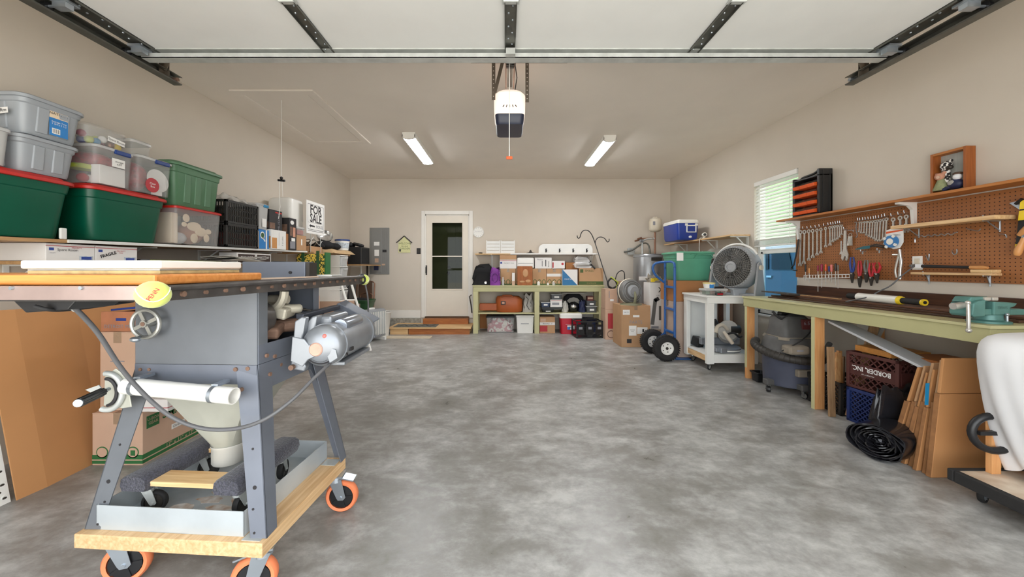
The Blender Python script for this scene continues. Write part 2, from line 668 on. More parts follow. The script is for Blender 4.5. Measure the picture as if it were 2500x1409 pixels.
def caster(parent, p, r, tyre='black_rubber', hub='black_plastic', fork='zinc', yaw=0.0, width=None, trail=None, world=True, name='caster', htop=None, brake=False):
    """swivel caster below point p (plate height): plate, fork, wheel (tyre + hub), axle"""
    p = V(p)
    width = width or r * .55
    trail = r * .45 if trail is None else trail
    ht = htop or r * 2.25
    f = V((math.cos(yaw), math.sin(yaw), 0))          # rolling direction
    a = V((-math.sin(yaw), math.cos(yaw), 0))         # axle direction
    c = p + f * trail - V((0, 0, ht - r))
    body = MB()
    pl = r * 1.0
    R = Matrix((f, a, V((0, 0, 1)))).transposed()
    body.cbox(p - V((0, 0, .003)), (pl, pl * .85, .006), R)
    body.cyl(p - V((0, 0, .006)), p - V((0, 0, ht - 2 * r + .002)), r * .38, r * .42, 14)
    top = p.z - (ht - 2 * r) * 0.6
    for s_ in (-1, 1):
        off = a * s_ * (width / 2 + .004)
        poly = [(-r * .38, top - c.z), (r * .42, top - c.z), (r * .3, 0), (r * .16, -r * .16), (-r * .16, -r * .16), (-r * .26, 0)]
        poly = [(q[0] - (trail if q[1] > r * .5 else 0), q[1]) for q in poly]
        body.prism(poly, c + off - a * .0015, f, V((0, 0, 1)), a * .003)
    body.cyl(c - a * (width / 2 + .01), c + a * (width / 2 + .01), r * .1, n=8)
    if brake:
        body.cbox(V((c.x, c.y, top)) + f * r * .35, (r * .9, width * 1.3, .006), R @ Euler((0, .25, 0)).to_matrix())
    o = body.build(name, fork, parent, world=world, smooth=30)
    hubm = MB().lathe([(r * .08, -width * .4), (r * .7, -width * .36), (r * .76, -width * .1), (r * .76, width * .1), (r * .7, width * .36), (r * .08, width * .4)], c, a, 20)
    tw = MB().lathe([(r * .74, -width * .42), (r * .9, -width * .5), (r * .985, -width * .3), (r, 0), (r * .985, width * .3), (r * .9, width * .5), (r * .74, width * .42)], c, a, 28, cap=(False, False))
    tw2 = tw.build('wheel', tyre, o, world=True, smooth=40)
    for k in range(5):
        an = 2 * PI * k / 5
        dv = f * math.cos(an) + V((0, 0, 1)) * math.sin(an)
        hubm.bar(c + dv * r * .12, c + dv * r * .7, width * .9, r * .12, up=a.cross(dv))
    hubm.build('hub', hub, o, world=True, smooth=35)
    return o
# ------------------------------------------------------------------ palette
M('wall_paint', (209, 199, 185), 0.75, amt=.02, scale=2.5)
M('ceiling_paint', (236, 227, 216), 0.85, amt=.02, scale=2)
M('trim_white', (232, 228, 220), 0.45, amt=.02)
M('door_cream', (226, 217, 202), 0.4, amt=.02)
M('white_paint', (230, 229, 224), 0.4, amt=.03)
M('white_plastic', (236, 234, 228), 0.35, amt=.02)
M('white_card', (228, 224, 220), 0.6, amt=.03)
M('door_panel_white', (230, 231, 229), 0.5, amt=.015)
M('galvanised', (196, 199, 196), 0.38, .35, amt=.12, scale=14)
M('dark_galvanised', (112, 112, 106), 0.42, .8, amt=.14, scale=14)
M('perforated_steel', (122, 112, 100), 0.5, .6, amt=.1)
M('zinc', (178, 186, 194), 0.3, .8, amt=.08)
M('chrome', (214, 213, 210), 0.2, .75, amt=.05)
M('tool_steel', (200, 197, 190), 0.3, .55, amt=.15, scale=20)
M('dark_steel', (74, 70, 66), 0.45, .7, amt=.15)
M('black_plastic', (28, 28, 30), 0.4, amt=.1)
M('black_rubber', (34, 33, 33), 0.75, amt=.12, scale=20)
M('black_cloth', (24, 24, 26), 0.9, amt=.2, bump=.3)
M('card', (186, 146, 108), 0.8, amt=.05, scale=5)
M('card_pink', (202, 168, 144), 0.8, amt=.05, scale=5)
M('card_dark', (166, 112, 66), 0.8, amt=.07, scale=4)
M('card_grey', (176, 154, 138), 0.8, amt=.05)
M('card_edge', (150, 104, 64), 0.85, amt=.15, scale=30)
clear('packing_tape', (206, 178, 148), .45, .2)
M('print_green', (46, 108, 58), 0.6)
M('print_olive', (72, 92, 44), 0.6)
M('print_red', (178, 52, 58), 0.6)
M('print_dark', (42, 40, 42), 0.6)
M('print_blue', (50, 74, 150), 0.6)
M('print_grey', (140, 140, 146), 0.6)
M('paper_white', (240, 238, 234), 0.6, amt=.02)
M('sky_blue', (42, 126, 196), 0.5)
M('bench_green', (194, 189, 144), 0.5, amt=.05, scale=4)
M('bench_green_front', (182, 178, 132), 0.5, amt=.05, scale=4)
wood('pine', (230, 196, 146), (206, 162, 110), axis=0)
wood('pine_y', (230, 196, 150), (204, 162, 114), axis=1)
wood('pine_z', (224, 176, 120), (204, 142, 86), axis=2)
wood('fir_z', (220, 164, 108), (206, 142, 84), axis=2)
wood('old_board', (168, 134, 98), (132, 100, 70), axis=2)
wood('stained_y', (190, 124, 62), (164, 98, 44), axis=1)
wood('stained_z', (170, 98, 42), (142, 76, 30), axis=2)
wood('stained_x', (182, 112, 54), (150, 84, 36), axis=0)
wood('orange_ply', (234, 158, 86), (216, 134, 62), axis=0, rough=.4)
wood('dark_board', (84, 52, 34), (56, 34, 24), axis=1, rough=.35)
wood('particle', (196, 156, 108), (168, 128, 84), axis=1)
wood('saw_birch', (228, 194, 146), (210, 170, 118), axis=1)
M('saw_blue', (112, 117, 128), 0.42, .25, amt=.1, scale=5)
M('saw_grey', (118, 122, 128), 0.4, .35, amt=.08, scale=5)
M('motor_grey', (142, 146, 152), 0.36, .45, amt=.1, scale=8)
M('cast_iron', (92, 88, 86), 0.4, .5, amt=.2, scale=18)
M('rail_rust', (168, 148, 142), 0.35, .6, amt=.12, scale=10)
M('rust', (128, 100, 84), 0.75, .2, amt=.25, scale=20)
M('tennis', (214, 226, 112), 0.95, amt=.06, scale=40, bump=.4, sheen=.4)
M('orange_urethane', (242, 138, 92), 0.5, amt=.05)
M('carpet_dark', (62, 62, 72), 1.0, amt=.55, scale=160, bump=1.0, sheen=.3)
M('tote_green_dark', (0, 84, 62), 0.38, amt=.05)
M('tote_red', (196, 38, 30), 0.4, amt=.04)
M('tote_grey', (156, 161, 166), 0.36, amt=.04)
M('tote_sage', (84, 124, 92), 0.42, amt=.05)
M('tote_teal', (84, 150, 120), 0.42, amt=.05)
M('tote_navy', (64, 78, 104), 0.42, amt=.05)
clear('clear_plastic', (214, 214, 212), .17, .1)
clear('cloudy_plastic', (222, 222, 220), .55, .2)
clear('cling_film', (238, 236, 232), .5, .15)
M('latch_blue', (30, 62, 128), 0.4)
M('latch_cyan', (30, 134, 184), 0.4)
M('cooler_blue', (36, 62, 148), 0.35, amt=.04)
M('cooler_red', (190, 16, 44), 0.35, amt=.04)
M('truck_blue', (38, 92, 158), 0.35, amt=.04)
M('vac_dark', (82, 81, 80), 0.55, amt=.18, scale=9)
M('vac_navy', (70, 74, 90), 0.5, amt=.14, scale=7)
M('dust', (138, 128, 114), 0.8, amt=.2, scale=9)
M('crate_maroon', (84, 46, 42), 0.5, amt=.12)
M('crate_black', (34, 32, 30), 0.5, amt=.12)
M('crate_blue', (34, 52, 108), 0.5, amt=.08)
M('bag_black', (30, 30, 34), 0.18, amt=.2, scale=9, bump=.35)
M('vise_teal', (86, 130, 124), 0.42, .2, amt=.14, scale=14)
M('cloth_white', (232, 232, 234), 0.85, amt=.02)
M('red_plastic', (178, 34, 44), 0.4)
M('orange_bin', (226, 94, 40), 0.4)
clear('bin_cover', (170, 138, 120), .6, .12)
M('yellow', (236, 204, 44), 0.45)
M('handle_maroon', (150, 40, 70), 0.35)
M('handle_blue', (34, 62, 138), 0.4)
M('handle_wood', (206, 146, 88), 0.4, amt=.1)
M('fan_grey', (148, 150, 152), 0.45, amt=.04)
M('fan_dark', (104, 102, 98), 0.45, amt=.05)
M('heater_silver', (164, 166, 168), 0.3, .7, amt=.04)
M('tank_cream', (216, 206, 186), 0.4)
M('copper', (150, 112, 92), 0.35, .8)
M('panel_grey', (140, 140, 138), 0.45, .3, amt=.03)
M('sign_green', (222, 220, 166), 0.6)
M('guitar_brown', (168, 84, 36), 0.45, amt=.12, scale=4)
M('bag_grey', (176, 172, 164), 0.7, amt=.08)
M('purple', (124, 50, 142), 0.6, amt=.15)
M('bottle_green', (52, 92, 56), 0.4)
M('navy', (36, 44, 78), 0.5, amt=.1)
M('concrete_curb', (150, 146, 136), 0.95, amt=.3, scale=26, bump=1.0)
M('mat_grey', (110, 110, 104), 0.95, amt=.25, scale=30)
M('mat_cream', (206, 192, 168), 0.95, amt=.08, scale=20)
M('brown_paper', (190, 160, 120), 0.8, amt=.12, scale=8, bump=.4)
M('film_grey', (190, 186, 178), 0.35, amt=.12, scale=8, bump=.4)
spots('sunflower_print', (34, 66, 36), (236, 204, 84), (120, 84, 30), 34)
spots('ornament_mix', (120, 116, 112), (210, 205, 190), (150, 170, 120), 40, .3)
M('tinsel_red', (150, 24, 40), 0.35, amt=.4, scale=50, bump=1)
M('lime', (186, 198, 72), 0.5)
M('cookie', (236, 214, 184), 0.7, amt=.06)
MATS['concrete_floor'] = concrete()
pegboard_mat()
pane('door_glass', (130, 136, 118), .02)
pane('window_glass', (84, 124, 152), .05)
pane('window_clear', (236, 246, 248), .05)
emis('led_lens', (250, 252, 255), LED)
emis('opener_glow', (255, 232, 216), .45)

# ------------------------------------------------------------------ room shell
XL, XR, YB, ZC, YF = -3.125, 3.30, 7.40, 3.015, -0.30
T = 0.14
struct(MB().box(XL - T, XR + T, YF, YB + T, -0.12, 0.0), 'floor', 'concrete_floor')
struct(MB().box(XL - T, XR + T, YF, YB + T, ZC, ZC + 0.1), 'ceiling', 'ceiling_paint')
struct(MB().box(XL - T, XL, YF, YB, 0, ZC), 'wall_left', 'wall_paint')
WY0, WY1, WZ0, WZ1 = 4.16, 4.90, 0.64, 2.36
wr = MB()
wr.box(XR, XR + T, YF, WY0, 0, ZC); wr.box(XR, XR + T, WY1, YB, 0, ZC)
wr.box(XR, XR + T, WY0, WY1, 0, WZ0); wr.box(XR, XR + T, WY0, WY1, WZ1, ZC)
struct(wr, 'wall_right', 'wall_paint')
DX0, DX1, DZ0, DZ1 = -1.62, -0.735, 0.25, 2.30
wb = MB()
wb.box(XL - T, DX0, YB, YB + T, 0.0, ZC); wb.box(DX1, XR + T, YB, YB + T, 0.0, ZC)
wb.box(DX0, DX1, YB, YB + T, DZ1, ZC); wb.box(DX0, DX1, YB, YB + T, 0, DZ0)
struct(wb, 'wall_back', 'wall_paint')
GX0, GX1, GZ = -2.40, 2.50, 2.50
wf = MB()
wf.box(XL - T, GX0, YF - .14, YF, 0, ZC); wf.box(GX1, XR + T, YF - .14, YF, 0, ZC); wf.box(GX0, GX1, YF - .14, YF, GZ, ZC)
struct(wf, 'wall_front', 'wall_paint')
struct(MB().box(-14, 14, -16, YF, -0.14, -0.02), 'floor_driveway', M('driveway', (206, 202, 194), .9, amt=.06), label='pale concrete driveway outside the garage')
struct(MB().box(XR + T, 22, YF, 20, -0.14, -0.06), 'floor_lawn', M('lawn', (108, 140, 84), .95, amt=.3, scale=12), label='lawn outside the window')
# curb and skirting
struct(MB().box(XL, DX0 - .09, YB - .05, YB - .001, 0, .225), 'baseboard_curb', 'concrete_curb', bevel=.01, label='rough concrete curb at the foot of the back wall')
struct(MB().box(XL, DX0 - .09, YB - .02, YB - .001, .226, .38), 'baseboard_back', 'trim_white', bevel=.004, label='white baseboard left of the door')
struct(MB().box(DX1 + .09, XR, YB - .02, YB - .001, .226, .38), 'baseboard_back_right', 'trim_white', bevel=.004, label='white baseboard right of the door')
struct(MB().box(XR - .02, XR - .001, 0.2, WY0 - .4, .0, .16), 'baseboard_right', 'trim_white', bevel=.004)

# ------------------------------------------------------------------ storm door
dr = bpy.data.objects.new('door_1', None); COL.objects.link(dr); dr['kind'] = 'structure'
dr['label'] = 'cream storm door with a tall glass pane'
dr.location = ((DX0 + DX1) / 2, YB, DZ0); TM['door_1'] = Matrix.Translation(dr.location)
fr = MB()
fr.box(DX0 - .075, DX0, YB - .022, YB - .001, DZ0 - .02, DZ1 + .075); fr.box(DX1, DX1 + .075, YB - .022, YB - .001, DZ0 - .02, DZ1 + .075); fr.box(DX0, DX1, YB - .022, YB - .001, DZ1, DZ1 + .075)
fr.build('casing', 'trim_white', dr, world=True, bevel=.005)
jm = MB()
jm.box(DX0, DX0 + .02, YB, YB + T, DZ0, DZ1); jm.box(DX1 - .02, DX1, YB, YB + T, DZ0, DZ1); jm.box(DX0, DX1, YB, YB + T, DZ1 - .02, DZ1)
jm.build('jamb', 'trim_white', dr, world=True)
gx0, gx1 = XP(1055, YB), XP(1129, YB); gz0, gz1 = ZP(706, YB), ZP(544, YB)
sl = MB(); y0, y1 = YB + .004, YB + .04
sl.box(DX0 + .022, gx0, y0, y1, DZ0 + .01, DZ1 - .022); sl.box(gx1, DX1 - .022, y0, y1, DZ0 + .01, DZ1 - .022)
sl.box(gx0, gx1, y0, y1, DZ0 + .01, gz0); sl.box(gx0, gx1, y0, y1, gz1, DZ1 - .022)
slab = sl.build('door_slab', 'door_cream', dr, world=True)
gf = MB()
for a in ((gx0 - .018, gx0 + .004, gz0 - .018, gz1 + .018), (gx1 - .004, gx1 + .018, gz0 - .018, gz1 + .018)):
    gf.box(a[0], a[1], y0 - .008, y0, a[2], a[3])
gf.box(gx0, gx1, y0 - .008, y0, gz0 - .018, gz0 + .004); gf.box(gx0, gx1, y0 - .008, y0, gz1 - .004, gz1 + .018)
gf.build('glazing_frame', 'door_cream', dr, world=True, bevel=.003)
MB().box(gx0, gx1, y0 - .004, y0 + .006, ZP(626, YB) - .012, ZP(626, YB) + .012).build('glazing_bar', 'door_cream', dr, world=True)
MB().add([(gx0, y0 + .014, gz0), (gx1, y0 + .014, gz0), (gx1, y0 + .014, gz1), (gx0, y0 + .014, gz1)], [(0, 1, 2, 3)]).build('glass_pane', 'door_glass', dr, world=True)
hb = MB(); hx = XP(1041, YB)
hb.tube([(hx, y0, 1.26), (hx, y0 - .04, 1.24), (hx, y0 - .04, 1.13), (hx, y0, 1.11)], .011, 8)
hb.box(hx - .014, hx + .014, y0 - .006, y0, 1.09, 1.28)
hb.build('pull_handle', 'black_plastic', dr, world=True, smooth=40)
MB().box(DX0 + .0, DX1 - .0, YB - .04, YB + T, DZ0 - .02, DZ0 + .006).build('threshold', M('bronze', (96, 70, 48), .4, .6), dr, world=True)
# inner door seen through the glass
idr = bpy.data.objects.new('door_2', None); COL.objects.link(idr); idr['kind'] = 'structure'
idr['label'] = 'grey-green inner house door behind the storm door glass'
idr.location = ((DX0 + DX1) / 2, YB + T, DZ0); TM['door_2'] = Matrix.Translation(idr.location)
ib = MB().box(DX0, DX1, YB + T - .03, YB + T + .02, DZ0, DZ1)
ib.build('door_slab', M('inner_door', (150, 152, 132), .4), idr, world=True)
pm = MB()
for xa, xb in ((DX0 + .42, DX0 + .6), (DX0 + .66, DX1 - .08)):
    for za, zb in ((DZ0 + .2, DZ0 + .9), (DZ0 + 1.1, DZ1 - .2)):
        pm.box(xa, xb, YB + T - .036, YB + T - .03, za, zb)
pm.build('raised_panel', M('inner_door'), idr, world=True, bevel=.004)
kn = MB()
kn.sphere((XP(1093, YB), YB + T - .07, ZP(667, YB)), .03); kn.cyl((XP(1093, YB), YB + T - .07, ZP(667, YB)), (XP(1093, YB), YB + T - .03, ZP(667, YB)), .014)
kn.cyl((XP(1094, YB), YB + T - .05, ZP(652, YB)), (XP(1094, YB), YB + T - .03, ZP(652, YB)), .028)
kn.build('knob', 'black_plastic', idr, world=True, smooth=40)

# ------------------------------------------------------------------ window with blind, and what stands outside
wn = bpy.data.objects.new('window_1', None); COL.objects.link(wn); wn['kind'] = 'structure'
wn['label'] = 'white vinyl window half covered by a venetian blind'
wn.location = (XR, (WY0 + WY1) / 2, WZ0); TM['window_1'] = Matrix.Translation(wn.location)
f = MB(); x0, x1 = XR + .05, XR + .12
f.box(x0, x1, WY0, WY0 + .045, WZ0, WZ1); f.box(x0, x1, WY1 - .045, WY1, WZ0, WZ1)
f.box(x0, x1, WY0, WY1, WZ1 - .045, WZ1); f.box(x0, x1, WY0, WY1, WZ0, WZ0 + .045)
f.build('window_frame', 'white_paint', wn, world=True, bevel=.004)
f = MB(); zm = 1.44
f.box(XR + .055, XR + .1, WY0 + .04, WY1 - .04, zm - .03, zm + .03)
f.box(XR + .055, XR + .09, WY0 + .045, WY0 + .09, WZ0 + .04, zm); f.box(XR + .055, XR + .09, WY1 - .09, WY1 - .045, WZ0 + .04, zm)
f.box(XR + .055, XR + .09, WY0 + .05, WY1 - .05, WZ0 + .045, WZ0 + .09)
f.build('sash', 'white_paint', wn, world=True, bevel=.004)
MB().add([(XR + .074, WY0 + .09, WZ0 + .09), (XR + .074, WY1 - .09, WZ0 + .09), (XR + .074, WY1 - .09, zm - .03), (XR + .074, WY0 + .09, zm - .03)], [(0, 1, 2, 3)]).build('pane', 'window_glass', wn, world=True)
MB().add([(XR + .087, WY0 + .045, zm + .03), (XR + .087, WY1 - .045, zm + .03), (XR + .087, WY1 - .045, WZ1 - .045), (XR + .087, WY0 + .045, WZ1 - .045)], [(0, 1, 2, 3)]).build('pane', 'window_clear', wn, world=True)
MB().box(XR - .03, XR + .06, WY0 - .02, WY1 + .02, WZ0 - .025, WZ0).build('window_sill', 'white_paint', wn, world=True, bevel=.004)
bl = thing('venetian_blind', 'white venetian blind lowered halfway down the window', 'blind', (XR + .02, (WY0 + WY1) / 2, 1.50))
MB().box(XR - .012, XR + .045, WY0 + .012, WY1 - .012, WZ1 - .06, WZ1 - .004).build('headrail', 'white_plastic', bl, world=True, bevel=.003)
nsl = 17
for i in range(nsl):
    z = 1.60 + (WZ1 - .085 - 1.60) * i / (nsl - 1)
    MB().cbox((XR + .018, (WY0 + WY1) / 2, z), (.048, WY1 - WY0 - .03, .003), (0, math.radians(-54), 0)).build('slat', 'white_plastic', bl, world=True)
for i in range(9):
    z = 1.525 + i * .0085
    MB().cbox((XR + .018, (WY0 + WY1) / 2, z), (.05, WY1 - WY0 - .03, .003)).build('slat', 'white_plastic', bl, world=True)
MB().box(XR - .008, XR + .044, WY0 + .014, WY1 - .014, 1.50, 1.52).build('bottom_rail', 'white_plastic', bl, world=True, bevel=.003)
for yy in (WY0 + .12, WY1 - .12):
    MB().cyl((XR - .006, yy, 1.5), (XR - .006, yy, WZ1 - .05), .0025, n=6).build('ladder_cord', 'white_plastic', bl, world=True)
# pickup truck on the drive outside
TKY = 8.15
tk = thing('pickup_truck', 'parked blue pickup truck seen through the window glass', 'truck', (6.6, TKY, 0), 0)
def tkb(name, mb, mat, **k): mb.build(name, mat, tk, world=True, **k)
prof = [(-2.6, .45), (2.5, .45), (2.6, .8), (2.5, 1.08), (1.2, 1.16), (.55, 1.72), (-.75, 1.74), (-1.05, 1.14), (-2.6, 1.12)]
tkb('body', MB().prism(prof, (5.75, TKY, 0), (0, 1, 0), (0, 0, 1), (1.8, 0, 0)), M('truck_paint', (74, 86, 98), .3, amt=.03), bevel=.05)
for ya, yb, yc, yd in ((.42, -.1, .02, .82), (-.2, -.66, -.78, -.2)):
    tkb('side_window', MB().prism([(ya, 1.62), (yb, 1.64), (yc if ya < 0 else yb, 1.2), (yd, 1.2)], (5.74, TKY, 0), (0, 1, 0), (0, 0, 1), (-.012, 0, 0)), 'black_plastic')
for yy in (-1.65, 1.7):
    tkb('wheel', MB().lathe([(.1, -.12), (.22, -.12), (.36, -.1), (.38, 0), (.36, .1), (.22, .12), (.1, .12)], (5.82, TKY + yy, .38 - .06), (1, 0, 0), 24), 'black_rubber', smooth=40)
    tkb('hubcap', MB().cyl((5.68, TKY + yy, .32), (5.72, TKY + yy, .32), .2, n=20), 'chrome')
tkb('door_handle', MB().box(5.72, 5.75, TKY - .2, TKY - .05, 1.02, 1.06), 'chrome')
hd_ = thing('garden_hedge', 'dark clipped hedge behind the pickup truck', 'hedge', (9.4, 10.5, -.06))
hb_m = MB()
for i_ in range(34):
    hb_m.sphere((9.4 + random.uniform(-.2, .2), 6.2 + i_ * .28, .55 + random.uniform(-.1, .1)), .62, (.8, .7, 1.1), 10, 7)
    hb_m.sphere((9.4 + random.uniform(-.2, .2), 6.2 + i_ * .28, 1.35 + random.uniform(-.15, .15)), .55, (.8, .7, 1.0), 10, 7)
hb_m.build('foliage', M('hedge_leaf', (58, 84, 52), .9, amt=.5, scale=9, bump=1), hd_, world=True, smooth=60)
tr = thing('garden_tree', 'leafy tree in the garden outside the window', 'tree', (13.5, 15.5, -.06))
MB().cyl((13.5, 15.5, -.06), (13.5, 15.5, 2.2), .18, .12).build('trunk', 'old_board', tr, world=True)
cr_ = MB()
for i in range(16):
    cr_.sphere((13.5 + random.uniform(-1.7, 1.7), 15.5 + random.uniform(-2, 2), 2.4 + random.uniform(-.9, 1.8)), random.uniform(.7, 1.2), n=10, m=7)
cr_.build('crown', M('leaf', (84, 128, 66), .8, amt=.5, scale=9, bump=1), tr, world=True, smooth=60)

# ------------------------------------------------------------------ ceiling: lights, attic hatch
def led(cx, y0, y1, label):
    t = thing('ceiling_light', label, 'light', (cx, (y0 + y1) / 2, ZC - .085), 0, 'LED wraparound lights on the ceiling')
    MB().box(cx - .085, cx + .085, y0, y1, ZC - .03, ZC - .001).box(cx - .085, cx - .077, y0, y1, ZC - .066, ZC - .03).box(cx + .077, cx + .085, y0, y1, ZC - .066, ZC - .03).build('housing', 'white_plastic', t, world=True)
    lens = MB()
    prof = [(-.076, 0), (-.076, -.036), (-.045, -.052), (0, -.056), (.045, -.052), (.076, -.036), (.076, 0)]
    lens.prism(prof, (cx, y0 + .03, ZC - .03), (1, 0, 0), (0, 0, 1), (0, y1 - y0 - .06, 0))
    lens.build('lens', 'led_lens', t, world=True, smooth=50)
    prof2 = [(p[0] * 1.12, p[1] * 1.08) for p in prof]
    for ya in (y0, y1 - .03):
        MB().prism(prof2, (cx, ya, ZC - .03), (1, 0, 0), (0, 0, 1), (0, .03, 0)).build('end_cap', 'white_plastic', t, world=True, smooth=50)
led(-1.28, 4.84, 6.08, 'lit LED ceiling light nearer the attic hatch')
led(1.40, 4.95, 6.19, 'lit LED ceiling light nearer the window wall')

ah = thing('attic_hatch', 'painted attic hatch with trim frame and pull cord in the ceiling', 'hatch', (-2.35, 4.45, ZC - .03))
hx0, hx1, hy0, hy1 = -2.77, -1.93, 3.68, 5.27
tr_ = MB(); tw = .095
tr_.box(hx0, hx1, hy0, hy0 + tw, ZC - .018, ZC - .001); tr_.box(hx0, hx1, hy1 - tw, hy1, ZC - .018, ZC - .001)
tr_.box(hx0, hx0 + tw, hy0 + tw, hy1 - tw, ZC - .018, ZC - .001); tr_.box(hx1 - tw, hx1, hy0 + tw, hy1 - tw, ZC - .018, ZC - .001)
tr_.build('trim_frame', 'ceiling_paint', ah, world=True, bevel=.004)
MB().box(hx0 + tw + .008, hx1 - tw - .008, hy0 + tw + .008, hy1 - tw - .008, ZC - .012, ZC - .001).build('hatch_panel', 'ceiling_paint', ah, world=True)
cp = W(687, 240, 3.90); cz = ZP(437, 3.9)
MB().cyl((cp.x, 3.9, ZC - .012), (cp.x, 3.9, cz), .003, n=6).build('pull_cord', 'white_plastic', ah, world=True)
h_ = MB().cyl((cp.x - .035, 3.9, cz - .012), (cp.x + .035, 3.9, cz - .02), .012, n=10); h_.sphere((cp.x, 3.9, cz + .01), .016)
h_.build('cord_handle', 'black_plastic', ah, world=True, smooth=40)
h_ = MB().tube([(cp.x - .018, 3.9, cz - .02), (cp.x - .022, 3.9, cz - .12), (cp.x - .014, 3.9, cz - .3), (cp.x - .03, 3.9, cz - .42)], .003, 6)
h_.tube([(cp.x + .008, 3.9, cz - .02), (cp.x + .01, 3.9, cz - .11), (cp.x + .016, 3.9, cz - .19)], .003, 6)
h_.build('cord_tail', 'white_plastic', ah, world=True)

# ------------------------------------------------------------------ overhead garage door, tracks, opener
gd = thing('garage_door', 'white sectional garage door raised flat under the ceiling', 'garage door', (.05, 1.2, 2.62))
dx0, dx1, dz = -2.375, 2.485, 2.66
secs = [(1.955, 2.455), (1.45, 1.95), (.945, 1.445), (.44, .94), (-.07, .435)]
hingeX = (-2.33, -1.165, .027, 1.235, 2.44)
for a, b in secs:
    s_ = MB().box(dx0, dx1, a, b, dz, dz + .05).build('door_section', 'door_panel_white', gd, world=True, bevel=.004)
    for k, hx in enumerate(hingeX):
        end = k in (0, 4)
        wd = .045 if end else .034
        st = MB().box(hx - wd, hx + wd, a + .002, b - .002, dz - .004, dz)
        st.box(hx - wd, hx - wd + .004, a + .002, b - .002, dz - .016, dz); st.box(hx + wd - .004, hx + wd, a + .002, b - .002, dz - .016, dz)
        st.build('stile', 'dark_galvanised', s_, world=True)
        rv = MB()
        for q in range(8):
            yy = a + .05 + q * (b - a - .1) / 7
            rv.sphere((hx + (-.012 if q % 2 else .012), yy, dz - .004), .006, n=8, m=4)
        rv.build('rivets', 'zinc', s_, world=True)['kind'] = 'stuff'
st = MB()
yq = 2.40
st.prism([(0, 0), (.055, 0), (.055, -.012), (.06, -.012), (.06, -.062), (.0, -.062), (0, -.056), (.053, -.056), (.053, -.006), (0, -.006)], (dx0, yq, dz), (0, 1, 0), (0, 0, 1), (dx1 - dx0, 0, 0))
st.box(dx0, dx1, yq, yq + .002, dz - .062, dz - .03)
st.build('strut', 'galvanised', gd, world=True)
for a, b in secs[:4]:
    for hx in hingeX[1:4]:
        MB().box(hx - .045, hx + .045, a - .035, a + .03, dz - .012, dz - .004).cyl((hx - .04, a - .002, dz - .014), (hx + .04, a - .002, dz - .014), .008, n=8).build('hinge', 'galvanised', gd, world=True)
for a in (2.36, 1.952, 1.447):
    for sd, hx, tx in ((-1, dx0 + .03, -2.43), (1, dx1 - .03, 2.545)):
        b_ = MB().box(hx - .04, hx + .04, a - .04, a + .045, dz - .03, dz - .016)
        b_.box(hx - .035, hx + .035, a - .02, a + .02, dz - .06, dz - .03)
        b_.cyl((hx, a, dz - .045), (tx, a, dz - .045), .007, n=8)
        b_ = b_.build('roller_bracket', 'zinc', gd, world=True)
        MB().cyl((tx - .01, a, dz - .045), (tx + .012, a, dz - .045), .023, n=16).build('roller', 'black_plastic', b_, world=True, smooth=40)
MB().box(.0, .06, 2.36, 2.47, dz - .06, dz - .02).cyl((-.02, 2.44, dz - .05), (.08, 2.44, dz - .05), .01, n=8).build('operator_bracket', 'galvanised', gd, world=True)
for sd, tx, lab in ((-1, -2.43, 'galvanised door track on the shelf side of the garage'), (1, 2.545, 'galvanised door track on the pegboard side of the garage')):
    tk_ = thing('door_track', lab, 'track', (tx, 1.3, 2.58), 0, 'garage door tracks')
    o_ = sd
    sec = [(0.02, .03), (.03, .03), (.03, -.03), (.02, -.03), (-.022, -.03), (-.026, -.022), (-.022, -.0275), (.0275, -.0275), (.0275, .0275), (-.02, .0275), (-.026, .022), (-.024, .03)]
    MB().prism([(p[0] * o_, p[1]) for p in sec], (tx, -.28, dz - .045), (1, 0, 0), (0, 0, 1), (0, 3.02, 0)).build('channel', 'dark_galvanised', tk_, world=True)
    MB().box(tx + o_ * .03, tx + o_ * .036, -.28, 2.74, dz - .075, dz - .015).build('track_angle', 'dark_galvanised', tk_, world=True)
    hg = MB()
    hx = tx + o_ * .0
    hg.box(hx - .018, hx + .018, 2.64, 2.644, dz - .06, ZC); hg.box(hx + o_ * .014, hx + o_ * .018, 2.60, 2.64, dz - .06, ZC)
    hg.bar((hx, 2.62, dz - .02), (hx - o_ * .16, 2.62, ZC - .01), .035, .004, up=(0, 1, 0))
    hg.build('hanger', 'perforated_steel', tk_, world=True)
    hh = MB()
    for q in range(11):
        hh.cyl((hx, 2.637, dz + .0 + q * .03), (hx, 2.6395, dz + .0 + q * .03), .005, n=8)
        hh.cyl((hx - .01, 2.637, dz + .015 + q * .03), (hx - .01, 2.6395, dz + .015 + q * .03), .004, n=8)
    hh.build('hanger_holes', 'ceiling_paint', tk_, world=True)['kind'] = 'stuff'
    MB().cyl((tx - .02, 2.71, dz - .045), (tx + .02, 2.71, dz - .045), .014, n=8).build('stop_bolt', 'rust' if sd < 0 else 'zinc', tk_, world=True)

